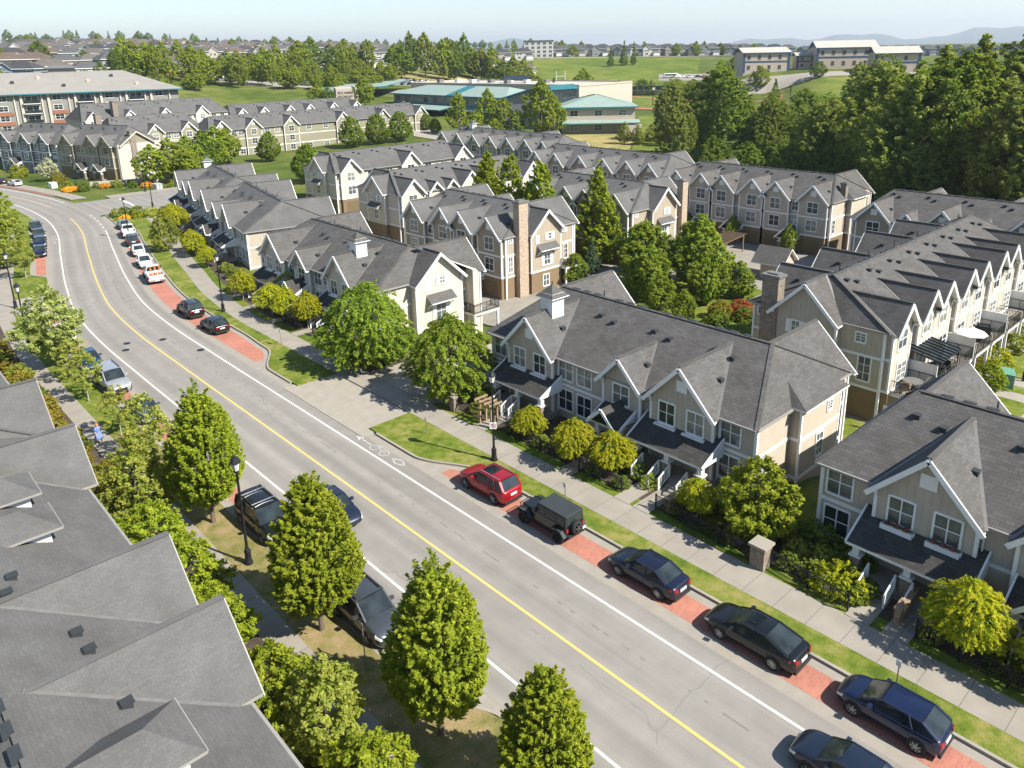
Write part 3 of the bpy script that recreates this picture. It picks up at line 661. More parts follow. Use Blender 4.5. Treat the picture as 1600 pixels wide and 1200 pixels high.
plant_proto('far1', 'broadleaf_tree', crown('broadleaf_crown', P_ROUND, 9, 4.6, LF['far'], 300, 36, .28, .5, .15, .3, .26, .4, .5, 27, gap=.1), trunk_mesh('broadleaf_trunk', 6, .2, X['bark'], 6, .3, 2.2, 27), 1.6)
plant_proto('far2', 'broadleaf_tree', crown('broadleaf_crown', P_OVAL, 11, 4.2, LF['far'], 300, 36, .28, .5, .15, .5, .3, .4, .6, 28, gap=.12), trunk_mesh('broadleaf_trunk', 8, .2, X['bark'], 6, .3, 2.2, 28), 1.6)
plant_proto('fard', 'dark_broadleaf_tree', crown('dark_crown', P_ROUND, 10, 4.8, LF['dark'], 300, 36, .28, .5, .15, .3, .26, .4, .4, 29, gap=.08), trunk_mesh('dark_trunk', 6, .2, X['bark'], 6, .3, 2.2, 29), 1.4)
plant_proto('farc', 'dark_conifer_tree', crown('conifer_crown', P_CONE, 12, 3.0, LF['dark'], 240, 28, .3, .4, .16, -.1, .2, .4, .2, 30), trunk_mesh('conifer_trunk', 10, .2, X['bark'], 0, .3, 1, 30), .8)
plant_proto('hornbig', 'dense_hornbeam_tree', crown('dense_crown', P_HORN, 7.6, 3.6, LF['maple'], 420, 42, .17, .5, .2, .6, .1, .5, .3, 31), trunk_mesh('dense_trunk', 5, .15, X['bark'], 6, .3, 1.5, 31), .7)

# ------------------------------------------------------------------ buildings
WIN = {}
def win_meshes(wd, h, style, tm):
    key = (round(wd, 2), round(h, 2), style, tm)
    if key in WIN: return WIN[key]
    f = MB(); t = .11
    f.box(-wd/2-t, -wd/2, -.06, .02, -t, h+t); f.box(wd/2, wd/2+t, -.06, .02, -t, h+t)
    f.box(-wd/2, wd/2, -.06, .02, h, h+t+.03); f.box(-wd/2, wd/2, -.09, .02, -t-.03, 0)
    m = .025
    if style in ('slider', 'grid'):
        f.box(-m*1.3, m*1.3, -.05, .01, 0, h)
        f.box(-wd/2, -m*1.3, -.045, .01, h*.52-m, h*.52+m); f.box(m*1.3, wd/2, -.045, .01, h*.52-m, h*.52+m)
    elif style == 'tall':
        f.box(-m, m, -.045, .01, 0, h)
        for k in (1/3, 2/3):
            f.box(-wd/2, -m, -.04, .01, h*k-m*.8, h*k+m*.8); f.box(m, wd/2, -.04, .01, h*k-m*.8, h*k+m*.8)
    elif style == 'shut':      # small window between louvred shutters
        f.box(-m, m, -.045, .01, 0, h); f.box(-wd/2, -m, -.04, .01, h*.5-m, h*.5+m); f.box(m, wd/2, -.04, .01, h*.5-m, h*.5+m)
        for sgn in (-1, 1):
            a, b = sorted((sgn*(wd/2+t+.01), sgn*(wd/2+t+.42))); f.box(a, b, -.075, .02, -t, h+t)
            for q in range(int((h+2*t)/.12)): f.box(a+.04, b-.04, -.088, -.07, -t+.04+q*.12, -t+.11+q*.12)
    elif style == 'french':
        f.box(-m*2, m*2, -.05, .01, 0, h)
        for k in (.25, .5, .75): f.box(-wd/2, -m*2, -.04, .01, h*k-m*.6, h*k+m*.6); f.box(m*2, wd/2, -.04, .01, h*k-m*.6, h*k+m*.6)
    g = MB(); g.box(-wd/2, wd/2, -.012, .015, 0, h)
    fm = f.data('window_frame', X[tm]); pm = {k: g.data('window_pane', X[k]) for k in ('glass', 'glassb', 'glassc')}
    WIN[key] = (fm, pm); return WIN[key]
RW = random.Random(3)
def window(parent, x, y, z, rz, wd, h, style='slider', tm='white', pane=None, name='window'):
    fm, pm = win_meshes(wd, h, style, tm)
    o = link(name, fm, parent, (x, y, z), rz)
    pane = pane or RW.choice(['glass', 'glass', 'glassc', 'glassc', 'glassb'])
    link('pane', pm[pane], o); return o
VENT = MB(); VENT.box(-.16, .16, -.2, .2, -.1, .14); VENT.box(-.2, .2, -.26, .16, .14, .19)
VENT_ME = VENT.data('roof_vent', X['vent'])
RV = MB(); RV.box(-.32, .32, -.16, .16, -.06, .07); RV_ME = RV.data('ridge_vent', X['vent'])
PV = MB(); PV.tube((0, 0, -.2), (0, 0, .5), .05, 6); PV_ME = PV.data('vent_pipe', X['vent'])

class House:
    def __init__(s, name, label, loc, rotz, L, W, he, hr, zb=-.4, hip=(2.6, 2.6), mats=None, oh=.42, group=None, cat='townhouse row', low=None, split=None):
        s.t = thing(name, label, cat, loc, rotz, group)
        s.L, s.W, s.he, s.hr, s.zb, s.hip, s.oh = L, W, he, hr, zb, hip, oh
        s.tm = (hr-he)/(W/2)
        s.M = dict(wall='tan', low='brownlow', trim='white', roof='roof', roof2=None); s.M.update(mats or {})
        s.walls = MB(); s.trim = MB(); s.roof = MB(); s.low = low; s.split = split
        s.box(0, L, 0, W, he); s.main_roof()
    def fr(s, side):
        return {'F': ((0, 0), (1, 0), (0, 1), 0), 'B': ((s.L, s.W), (-1, 0), (0, -1), math.pi), 'L': ((0, s.W), (0, -1), (1, 0), -math.pi/2), 'R': ((s.L, 0), (0, 1), (-1, 0), math.pi/2)}[side]
    def P(s, side, a, d, z):
        o, A, N, _ = s.fr(side); return (o[0]+A[0]*a+N[0]*d, o[1]+A[1]*a+N[1]*d, z)
    def box(s, x0, x1, y0, y1, z1, side=None):
        """walls of one block, the lower storey in its own cladding when there is one"""
        def b(z0_, z1_, m):
            s.walls.box(x0, x1, y0, y1, z0_, z1_, m)
        if s.low and s.low > s.zb: b(s.zb, s.low, 1); b(s.low, z1, 0)
        else: b(s.zb, z1, 0)
    def blk(s, side, a0, a1, d0, d1, z0, z1, mb, m=0):
        p = s.P(side, a0, d0, 0); q = s.P(side, a1, d1, 0)
        mb.box(min(p[0], q[0]), max(p[0], q[0]), min(p[1], q[1]), max(p[1], q[1]), z0, z1, m)
    def main_roof(s):
        L, W, he, hr, oh, tm = s.L, s.W, s.he, s.hr, s.oh, s.tm
        ze = he-oh*tm; h0, h1 = s.hip
        x0 = -(oh*tm/((hr-he)/h0) if h0 else oh); x1 = L+(oh*tm/((hr-he)/h1) if h1 else oh)
        ra = (h0 if h0 else -oh, W/2, hr); rb = (L-h1 if h1 else L+oh, W/2, hr)
        A, B, C, D = (x0, -oh, ze), (x1, -oh, ze), (x1, W+oh, ze), (x0, W+oh, ze)
        s.roof.slab([A, B, rb, ra], .17, 0, 4); s.roof.slab([C, D, ra, rb], .17, 0, 4)
        if h0: s.roof.slab([D, A, ra], .17, 0, 4)
        else: s.walls.slab_tri = None; s.walls.mesh([(.02, 0, he-.02), (.02, W, he-.02), (.02, W/2, hr-.16)], [(0, 2, 1)], 0)
        if h1: s.roof.slab([B, C, rb], .17, 0, 4)
        else: s.walls.mesh([(L-.02, 0, he-.02), (L-.02, W, he-.02), (L-.02, W/2, hr-.16)], [(0, 1, 2)], 0)
        # hip and ridge caps, pale eave gutters
        for p, q in ((ra, rb),)+(((A, ra), (D, ra)) if h0 else ())+(((B, rb), (C, rb)) if h1 else ()):
            s.roof.bar(Vector(p)+Vector((0, 0, .0)), Vector(q)+Vector((0, 0, .0)), .28, .07, 3)
        for p, q in ((A, B), (C, D)): s.roof.bar(Vector(p)+Vector((0, (-.06 if p[1] < W/2 else .06), -.07)), Vector(q)+Vector((0, (-.06 if p[1] < W/2 else .06), -.07)), .11, .12, 4)
        if h0: s.roof.bar(Vector(A)+Vector((-.06, 0, -.07)), Vector(D)+Vector((-.06, 0, -.07)), .11, .12, 4)
        if h1: s.roof.bar(Vector(B)+Vector((.06, 0, -.07)), Vector(C)+Vector((.06, 0, -.07)), .11, .12, 4)
    def slope_at(s, side):
        if side in 'FB': return s.tm
        h = s.hip[0 if side == 'L' else 1]; return (s.hr-s.he)/h if h else 99
    def gable(s, side, a, hw, proj=.5, tg=1.0, za=None, og=.5, ov=.35, reach=None, win=(), plaque=True, wall=None, brackets=True, barge=.26, vents=1, style='slider', base=None):
        """a cross gable: block that stands proud of the wall, its gable wall, two roof slopes"""
        za = za or s.he+hw*tg; tm = s.slope_at(side); he = s.he
        zb = s.zb if base is None else base
        top = za-hw*tg
        s_low = s.low if base is None else None
        if s_low: s.blk(side, a-hw, a+hw, -proj, .6, zb, s_low, s.walls, 1); s.blk(side, a-hw, a+hw, -proj, .6, s_low, top-.05, s.walls, 0)
        else: s.blk(side, a-hw, a+hw, -proj, .6, zb, top-.05, s.walls, 0)
        # gable prism
        dmax = min((za-he)/tm, s.W/2 if side in 'FB' else s.L/2) if reach is None else reach
        f = [s.P(side, a-hw, -proj, top-.05), s.P(side, a+hw, -proj, top-.05), s.P(side, a, -proj, za-.17)]
        k = max(.05, dmax-.3); r = [s.P(side, a-hw, .6, top-.05), s.P(side, a+hw, .6, top-.05), s.P(side, a, k, za-.17)]
        s.walls.mesh(f+r, [(0, 1, 2), (0, 2, 5, 3), (1, 4, 5, 2)], 0)
        # roof slopes with their valleys
        sw = hw+ov; zl = za-sw*tg
        for sg in (-1, 1):
            yl = max((zl-he)/tm, -proj-og+.05) if reach is None else min(reach, max((zl-he)/tm, .0))
            pts = [s.P(side, a, -proj-og, za), s.P(side, a, dmax, za), s.P(side, a+sg*sw, yl, zl), s.P(side, a+sg*sw, -proj-og, zl)]
            s.roof.slab(pts, .15, 0, 1)
            s.roof.bar(Vector(pts[1])+Vector((0, 0, .025)), Vector(pts[2])+Vector((0, 0, .025)), .2, .045, 2)
            # white barge board
            b0, b1 = Vector(s.P(side, a, -proj-og-.03, za-.1-barge*.35)), Vector(s.P(side, a+sg*(sw+.02), -proj-og-.03, zl-.1-barge*.35))
            s.trim.bar(b0, b1, .09 if barge > .2 else .05, barge)
            if brackets:
                c0 = s.P(side, a+sg*(hw-.12), -proj-og+.05, 0)
                s.blk(side, a+sg*(hw-.02)-.07, a+sg*(hw-.02)+.07, -proj-og+.1, -proj, top-.42, top-.24, s.trim)
                s.blk(side, a+sg*(hw-.02)-.07, a+sg*(hw-.02)+.07, -proj-.1, -proj, top-.75, top-.24, s.trim)
            s.blk(side, a+sg*hw-.09, a+sg*hw+.09, -proj-.035, -proj+.12, (s_low or zb), top-.2, s.trim)
        s.roof.bar(Vector(s.P(side, a, -proj-og, za+.0)), Vector(s.P(side, a, dmax, za+.0)), .26, .06, 3)
        if plaque:
            w2 = min(.42, hw*.2); zc = za-hw*.62
            s.blk(side, a-w2, a+w2, -proj-.07, -proj, zc-.42, zc+.38, s.trim)
        rz = s.fr(side)[3]
        for (da, z, wd, h) in win:
            p = s.P(side, a+da, -proj, z); window(s.t, p[0], p[1], z, rz, wd, h, style, s.M['trim'])
        for v in range(vents):
            sg = 1 if side != 'L' else -1; q = .55
            p = s.P(side, a+sg*hw*q, max(.2, dmax*.35), za-hw*q*tg); s.vent(p)
    def vent(s, p, rz=0): link('roof_vent', VENT_ME, s.t, p, rz)
    def vents(s, side, lst):
        for a, d in lst: s.vent(s.P(side, a, d, s.he+d*s.tm))
    def ridge_vents(s, x0, x1, step=1.15):
        x = x0; k = 0
        while x < x1:
            if k % 4 != 3: link('ridge_vent', RV_ME, s.t, (x, s.W/2+.18, s.hr+.0))
            if k % 5 == 2: link('vent_pipe', PV_ME, s.t, (x, s.W/2+1.0, s.hr-.3*1.0))
            x += step; k += 1
    def win(s, side, a, z, wd=1.5, h=1.4, proj=0, style='slider', pane=None):
        p = s.P(side, a, -proj, z); window(s.t, p[0], p[1], z, s.fr(side)[3], wd, h, style, s.M['trim'], pane)
    def band(s, zs, sides='FBLR', hgt=.22):
        for z in zs:
            for sd_ in sides:
                n = s.L if sd_ in 'FB' else s.W
                s.blk(sd_, -.04, n+.04, -.04, .1, z, z+hgt, s.trim)
    def gband(s, side, a, hw, proj, zs, hgt=.22):
        for z in zs:
            s.blk(side, a-hw-.045, a+hw+.045, -proj-.045, .2, z, z+hgt, s.trim)
    def corner(s, z0=None):
        z0 = s.zb if z0 is None else z0
        for sd_ in 'FB':
            for a in (0, s.L): s.blk(sd_, a-.05, a+.05, -.03, .16, z0, s.he-.05, s.trim)
        for sd_ in 'LR':
            for a in (0, s.W): s.blk(sd_, a-.045, a+.045, -.025, .16, z0, s.he-.05, s.trim)
    def bump(s, side, a0, a1, proj=.8, rise=1.0):
        """bay on an end wall under its own lean-to roof"""
        if s.low: s.blk(side, a0, a1, -proj, .3, s.zb, s.low, s.walls, 1); s.blk(side, a0, a1, -proj, .3, s.low, s.he-.12, s.walls, 0)
        else: s.blk(side, a0, a1, -proj, .3, s.zb, s.he-.12, s.walls, 0)
        d1 = rise/max(.3, min(3, s.slope_at(side))); zt = s.he+rise; zl = s.he-.12
        f0, f1 = a0-.3, a1+.3; m0, m1 = a0+.9, a1-.9
        s.roof.slab([s.P(side, f0, -proj-.4, zl), s.P(side, f1, -proj-.4, zl), s.P(side, m1, d1, zt), s.P(side, m0, d1, zt)], .14, 0, 1)
        s.roof.slab([s.P(side, f0, -proj-.4, zl), s.P(side, m0, d1, zt), s.P(side, f0, .05, zl)], .14, 0, 1)
        s.roof.slab([s.P(side, f1, -proj-.4, zl), s.P(side, m1, d1, zt), s.P(side, f1, .05, zl)], .14, 0, 1)
        for a in (a0, a1): s.blk(side, a-.08, a+.08, -proj-.03, -proj+.12, s.zb, s.he-.15, s.trim)
    def porch(s, a0, a1, depth, zr, doors, zf=.55, cols=(), gable_at=None, base='stone', side='F', steps=True):
        """shed porch roof on columns, doors, steps with white railings"""
        rf = MB(); d0 = 0; z1 = zr+depth*.5
        rf.slab([s.P(side, a0, -depth, zr), s.P(side, a1, -depth, zr), s.P(side, a1, .05, z1), s.P(side, a0, .05, z1)], .16, 0, 1)
        for a in (a0, a1):
            rf.bar(Vector(s.P(side, a, -depth-.02, zr-.05)), Vector(s.P(side, a, .0, z1-.05)), .09, .24, 1)
            rf.mesh([s.P(side, a, -depth, zr-.1), s.P(side, a, 0, zr-.1), s.P(side, a, 0, z1-.1)], [(0, 1, 2)], 1)
        if gable_at:
            ga, gw = gable_at
            gz_ = zr+gw*1.0+.1
            for sg in (-1, 1):
                rf.slab([s.P(side, ga, -depth-.5, gz_), s.P(side, ga, .05, gz_), s.P(side, ga+sg*gw, .05, gz_-gw), s.P(side, ga+sg*gw, -depth-.5, gz_-gw)], .13, 0, 1)
                rf.bar(Vector(s.P(side, ga, -depth-.54, gz_-.08)), Vector(s.P(side, ga+sg*gw, -depth-.54, gz_-gw-.08)), .08, .22, 1)
        rf.obj('porch_roof', [X['roofp'], X['white']], s.t)
        fl = MB(); s.blk(side, a0+.2, a1-.2, -depth+.25, 0, -.3, zf, fl); fl.obj('porch_floor', X['conc'], s.t)
        for c in cols:
            q = MB(); s.blk(side, c-.26, c+.26, -depth+.2, -depth+.72, -.3, 1.5, q, 1); s.blk(side, c-.31, c+.31, -depth+.15, -depth+.77, 1.5, 1.6, q, 0)
            s.blk(side, c-.17, c+.17, -depth+.29, -depth+.63, 1.6, zr-.05, q, 0); q.obj('porch_column', [X['white'], X[base]], s.t)
        for d in doors:
            q = MB(); s.blk(side, d-.46, d+.46, -.05, .02, zf, zf+2.05, q, 0); s.blk(side, d-.6, d-.46, -.07, .02, zf, zf+2.18, q, 1); s.blk(side, d+.46, d+.6, -.07, .02, zf, zf+2.18, q, 1)
            s.blk(side, d-.46, d+.46, -.07, .02, zf+2.05, zf+2.18, q, 1); q.obj('front_door', [X['door'], X['white']], s.t)
            if steps:
                q = MB(); n = 4
                for i in range(n): s.blk(side, d-.6, d+.6, -depth+.25-.3*(i+1), -depth+.25-.3*i, -.3, zf-(zf/(n+.0))*(i+.6), q)
                q.obj('porch_steps', X['conc'], s.t)
                for sg in (-1, 1):
                    q = MB(); a = d+sg*.68; top = Vector(s.P(side, a, -depth+.2, zf+.95)); bot = Vector(s.P(side, a, -depth-.95, .95))
                    lo = Vector((0, 0, -.8)); q.bar(top, bot, .07, .07); q.bar(top+lo, bot+lo, .06, .06)
                    for i in range(8):
                        p = top.lerp(bot, i/7); q.bar(p, p+lo, .03 if 0 < i < 7 else .1, .03 if 0 < i < 7 else .1)
                    q.obj('step_railing', X['white'], s.t)
    def garage(s, side, a, wd=2.5, h=2.15, proj=0, z=0):
        q = MB(); s.blk(side, a-wd/2, a+wd/2, -proj-.03, -proj+.02, z, z+h, q, 0)
        for k in (1, 2, 3): s.blk(side, a-wd/2, a+wd/2, -proj-.045, -proj-.02, z+h*k/4-.02, z+h*k/4+.02, q, 0)
        q.obj('garage_door', X['garage'], s.t)
    def awning(s, side, a0, a1, z, depth=1.0, proj=0, rise=.7):
        q = MB(); q.slab([s.P(side, a0, -proj-depth, z), s.P(side, a1, -proj-depth, z), s.P(side, a1, -proj+.02, z+rise), s.P(side, a0, -proj+.02, z+rise)], .12, 0, 1)
        for a in (a0+.12, a1-.12): q.bar(Vector(s.P(side, a, -proj-depth+.15, z-.05)), Vector(s.P(side, a, -proj, z-.75)), .08, .08, 1)
        q.obj('window_awning', [X[s.M['roof']], X['white']], s.t)
    def chimney(s, side, a, wd, depth, z1, mat='brickc', d0=0.0):
        q = MB(); s.blk(side, a-wd/2, a+wd/2, -depth, d0, s.zb, z1, q, 0); s.blk(side, a-wd/2-.12, a+wd/2+.12, -depth-.12, d0+.12, z1, z1+.22, q, 1)
        s.blk(side, a-wd/3, a+wd/3, -depth*.7, d0-.1, z1+.22, z1+.34, q, 1); q.obj('chimney', [X[mat], X['valley']], s.t)
    def cupola(s, x, y, z, wd=1.3, h=1.05):
        q = MB(); q.box(x-wd/2, x+wd/2, y-wd/2, y+wd/2, z-1.3, z+h, 1)
        for k in range(6): q.box(x-wd/2-.02, x+wd/2+.02, y-wd/2-.02, y+wd/2+.02, z+.5+k*.15, z+.53+k*.15, 1)
        o = wd/2+.3; c = [(x-o, y-o, z+h-.05), (x+o, y-o, z+h-.05), (x+o, y+o, z+h-.05), (x-o, y+o, z+h-.05)]
        for i in range(4): q.slab([c[i], c[(i+1) % 4], (x, y, z+h+.85)], .08, 0, 1)
        q.tube((x, y, z+h+.75), (x, y, z+h+1.1), .05, 6, 2); q.obj('cupola', [X[s.M['roof']], X['white'], X['vent']], s.t)
    def deck(s, side, a0, a1, depth, z, rail=True, zg=0, screen=()):
        q = MB(); s.blk(side, a0, a1, -depth, 0, z-.28, z-.06, q, 0); s.blk(side, a0-.04, a1+.04, -depth-.04, .0, z-.06, z, q, 1)
        q.obj('deck_floor', [X['white'], X['concl']], s.t)
        for a in (a0+.15, a1-.15):
            q = MB(); s.blk(side, a-.1, a+.1, -depth+.05, -depth+.25, zg-.3, z-.28, q); s.blk(side, a-.16, a+.16, -depth-.01, -depth+.31, zg-.3, zg+.35, q); q.obj('deck_post', X['white'], s.t)
        if rail:
            q = MB()
            pts = [s.P(side, a0+.05, -.1, z), s.P(side, a0+.05, -depth+.05, z), s.P(side, a1-.05, -depth+.05, z), s.P(side, a1-.05, -.1, z)]
            for p0, p1 in zip(pts[:-1], pts[1:]):
                p0, p1 = Vector(p0), Vector(p1); n = max(2, int((p1-p0).length/.13)); up = Vector((0, 0, 1.0))
                q.bar(p0+up, p1+up, .05, .05); q.bar(p0+up*.1, p1+up*.1, .04, .04)
                for i in range(n+1):
                    k = p0.lerp(p1, i/n); big = i % max(1, n//2) == 0; q.bar(k, k+up, .05 if big else .018, .05 if big else .018)
            q.obj('deck_railing', X['dark'], s.t)
        for a in screen:
            q = MB(); s.blk(side, a-.05, a+.05, -depth, 0, z, z+1.85, q); 
            for k in range(int(depth/.22)): s.blk(side, a-.065, a+.065, -depth+.05+k*.22, -depth+.08+k*.22, z, z+1.8, q)
            q.obj('privacy_screen', X['white2'], s.t)
    def done(s):
        mw = [X[s.M['wall']], X[s.M['low']]]
        s.walls.obj('wall', mw, s.t); s.trim.obj('trim', X[s.M['trim']], s.t)
        s.roof.obj('roof', [X[s.M['roof']], X[s.M.get('rake', 'white')], X['valley'], X[s.M['roof']], X['gutter']], s.t)
        return s.t
WUP = (1.45, 1.35)      # upper window
H90 = -math.pi/2
def pair(dx, z, wd=1.25, h=1.5): return [(-dx, z, wd, h), (dx, z, wd, h)]
# --- front row A: four homes facing the street in the middle of the picture
def front_row(label, ynear, yfar, xf, big, small, nearbump=True, cup=None, rear=(), nearend='hip', wall='tan', extra=None, he=5.3, hr=8.25, hip=(2.6, 2.6), W=11.8, roof='roofd', loc=None, rot=0):
    L = yfar-ynear
    h = House('townhouse_row', label, loc or (xf, yfar, 0.05), H90+rot, L, W, he, hr, -2.9, hip, dict(wall=wall, roof=roof), group='townhouse rows along the street')
    s = lambda y: yfar-y
    for y in big:
        h.gable('F', s(y), 2.45, .55, 1.05, win=pair(1.12, 3.35, 1.2, 1.45), vents=1)
        for sg in (-1.12, 1.12): h.blk('F', s(y)+sg-.85, s(y)+sg+.85, -.55-.32, -.55, 3.0, 3.22, h.trim)
        for sg in (-2.62, 2.62): p = h.P('F', s(y)+sg, -.10, 0); q = MB(); q.tube((p[0], p[1], .3), (p[0], p[1], 5.1), .05, 6); q.obj('downpipe', X['white'], h.t)
        h.porch(s(y)-3.0, s(y)+3.0, 2.4, 2.35, [s(y)-1.1, s(y)+1.1], cols=(s(y)-2.55, s(y)+.05, s(y)+2.6))
    for y in small:
        h.gable('F', s(y), 1.65, .5, 1.05, win=[(0, 3.4, 1.35, 1.4)], plaque=False, vents=1)
        h.porch(s(y)-1.5, s(y)+1.3, 2.2, 2.35, [s(y)], cols=(s(y)-1.0, s(y)+1.0), gable_at=(s(y), 1.3))
    h.band([2.75], 'FLR'); h.band([.0], 'R'); h.corner()
    occ = [(s(y), 2.6) for y in big]+[(s(y), 1.8) for y in small]
    x = 1.1
    while x < L-.8:
        if all(abs(x-c) > r+.75 for c, r in occ):
            h.win('F', x, 3.35, 1.35, 1.5); h.win('F', x, .85, 1.35, 1.6); x += 1.9
        else: x += .25
    for y, hw in rear: h.gable('B', L-s(y), hw, .4, 1.0, plaque=False, vents=1, win=[(0, 3.3, 1.3, 1.3)], za=min(hr-.02, he+hw))
    h.ridge_vents(4, L-4)
    k = 3.2
    while k < L-3:
        h.vents('F', [(k, 4.2), (k+1.5, 3.9)]); k += 5.2
    if cup: h.cupola(s(cup[0]), cup[1], cup[2])
    if nearbump:
        h.bump('R', 4.2, 9.6, .75, 1.0); h.win('R', 8.0, 3.9, .6, .6, .75, 'shut' if False else 'tall'); h.win('R', 6.9, .9, .85, 1.6, .75, 'tall'); h.win('R', .9, .7, .8, 1.7, 0, 'tall')
        h.gband('R', 6.9, 2.7, .75, [2.75, .0]); h.win('R', 10.6, 1.0, .7, 1.9, 0, 'tall')
    if extra: extra(h, s)
    return h.done()
front_row('two-storey tan row with a white cupola, behind the red crossover and the off-roader',
          21.7, 46.3, 39.9, (26.9, 41.2), (32.0,), cup=(41.2, 2.0, 7.9), rear=((24.6, 2.9), (44.0, 2.9)))
def extraC(h, s):
    for y in (11.4,):
        for sg in (-1.12, 1.12):
            b = MB(); h.blk('F', s(y)+sg-.8, s(y)+sg+.8, -1.02, -.62, 3.02, 3.3, b); o = b.obj('window_box', X['white'], h.t)
            p = h.P('F', s(y)+sg, -.8, 3.3)
            for q in range(7):
                cme = PROTO['red'][1] if q % 2 else PROTO['bush1'][1]
                c = link('flower', cme, o, (p[0]-.7+q*.23, p[1], p[2]-.02)); c.scale = (.12,)*3
front_row('two-storey tan row at the right edge with flower boxes under its gable windows', -14, 17.1, 39.0, (11.4, -3), (5.6, -9), nearbump=False, rear=((14.2, 2.9), (0, 2.9)), extra=extraC)
def extraB(h, s):
    h.gable('R', 6.9, 2.95, 1.0, .92, plaque=False, win=[], vents=1, reach=2.2)
    h.win('R', 7.3, 4.6, .62, .7, 1.0, 'shut'); h.awning('R', 5.2, 8.5, 2.95, 1.0, 1.0, .75)
    h.win('R', 7.0, .9, 1.2, 1.5, 1.0, 'shut'); h.blk('R', 5.1, 5.8, -1.06, -1.0, 4.1, 5.3, h.trim)
    h.gband('R', 6.9, 2.95, 1.0, [.0]); h.win('R', 11.1, 1.0, .7, 1.9, 0, 'tall'); h.win('R', 10.9, 4.35, .6, .55, 0, 'tall'); h.win('R', .9, 4.4, .6, .6, 0, 'tall')
    h.deck('R', 11.0, 14.6, .0001+1.6, .35, True, -2)
front_row('two-storey cream-ended row with a white cupola behind the left of the two big round trees', 63.0, 88.6, 39.5, (69.2, 84.0), (77.4,), nearbump=False, cup=(69.2, 2.0, 7.9),
          rear=((64.6, 2.9), (86, 2.9)), extra=extraB, wall='cream')
front_row('two-storey grey-roofed row on the bend, next to the cream-ended cupola row', 0, 26.5, 0, (8.0, 23.0), (15.5,), nearbump=False, rear=((3, 2.9), (22, 2.9)), loc=(47.3, 124.6, .05), rot=-R(11), roof='roofg',
          extra=lambda h, s: (h.win('R', 2.2, .9, .8, 1.9, 0, 'tall'), h.gband('R', 6, 6, 0, [2.75])))
front_row('two-storey grey-roofed row with a white cupola beside the side street', 0, 25.0, 0, (6.5, 20.0), (13.2,), nearbump=False, cup=(22.6, 5.2, 7.9), rear=((3, 2.9), (20, 2.9)), loc=(52.4, 150.2, .05), rot=-R(11), roof='roofg')

def court_row(label, loc, rot, L, gab, W=12, he=8.1, hr=11.0, hip=(2.6, 2.6), mats=None, low=2.7, zb=-1.2, grp='townhouse rows around the courtyards', small=(), rear=(), garages=True, extra=None, hw=2.15, tg=1.05, proj=.55, between=True, style='slider', vents=True, bandz=(2.7, 5.4), levels=(3.55, 6.15), porches=()):
    h = House('townhouse_row', label, loc, rot, L, W, he, hr, zb, hip, mats, group=grp, low=low)
    for a in gab:
        h.gable('F', a, hw, proj, tg, win=[(0, z, 1.55, 1.5) for z in levels], vents=1, style=style); h.gband('F', a, hw, proj, bandz)
        if garages: h.garage('F', a, 2.7, 2.2, proj)
    for a in small:
        h.gable('F', a, 1.2, .25, tg, win=[], plaque=False, vents=0, brackets=False, base=levels[-1]-.4)
    h.band(bandz); h.corner()
    if between:
        c = sorted(list(gab)); ed = [0]+c+[L]
        for i in range(len(ed)-1):
            a, b = (ed[i]+(hw if i else 0)), (ed[i+1]-(hw if i < len(ed)-2 else 0))
            if b-a > 1.5:
                m = (a+b)/2; wd = min(1.5, b-a-.7)
                n = 1 if b-a < 3.6 else 2
                for q in range(n):
                    x = m if n == 1 else a+(b-a)*(.28+.44*q)
                    h.win('F', x, levels[-1], wd, 1.3)
                    if b-a < 3: h.win('F', x-.42, levels[0]+.5, .5, .6, 0, 'tall'); h.win('F', x+.42, levels[0]+.5, .5, .6, 0, 'tall')
                    else: h.win('F', x, levels[0], wd, 1.4)
    for a in porches:
        h.porch(a-1.5, a+1.5, 2.0, 2.2, [a], zf=.15, cols=(a-1.15, a+1.15), gable_at=(a, 1.6), steps=False)
    for a, hw_ in rear: h.gable('B', L-a, hw_, .4, 1.0, plaque=False, vents=1, win=[(0, levels[-1], 1.3, 1.3)], za=min(hr-.02, he+hw_))
    if vents:
        k = 3
        while k < L-3: h.vents('F', [(k, W*.42), (k+.9, W*.38)]); k += 4.3
        h.ridge_vents(3.5, L-3.5)
    if extra: extra(h)
    return h.done()
def end_chimney(h):          # sunny end wall with brick chimney, awning and small shuttered window
    h.chimney('R', 2.4, 1.5, .75, h.hr+.9, d0=.3)
    h.gable('R', 6.3, 2.65, .75, .95, plaque=False, win=[], vents=1, reach=2.2); h.gband('R', 6.3, 2.65, .75, (2.7,))
    h.win('R', 6.9, 6.75, .55, .7, .75, 'shut'); h.blk('R', 4.4, 5.0, -.81, -.75, 6.4, 7.5, h.trim)
    h.awning('R', 4.6, 8.0, 5.6, .9, .75, .7); h.win('R', 6.4, 3.5, 1.0, 1.3, .75, 'shut'); h.win('R', 6.2, .7, 1.0, 1.4, .75)
    h.win('R', .75, 3.4, .7, 1.9, 0, 'tall'); h.win('R', .8, 7.1, .55, .55, 0, 'tall'); h.win('R', 10.6, 3.4, .6, 1.8, 0, 'tall'); h.win('R', 10.4, 7.0, .6, .55, 0, 'tall')
    h.deck('R', 8.9, 11.8, 1.7, 2.7, True, 0)
TAN2 = dict(wall='tan2', roof='roofg')
court_row('three-storey brown row with a tall brick chimney on its sunny end wall', (61.4, 89.5, -2.02), H90, 21.2, (3.2, 9.6, 13.4, 18.8), mats=TAN2, rear=((3, 2.9), (8, 2), (18.2, 2.9)), extra=end_chimney, porches=(16.2,))
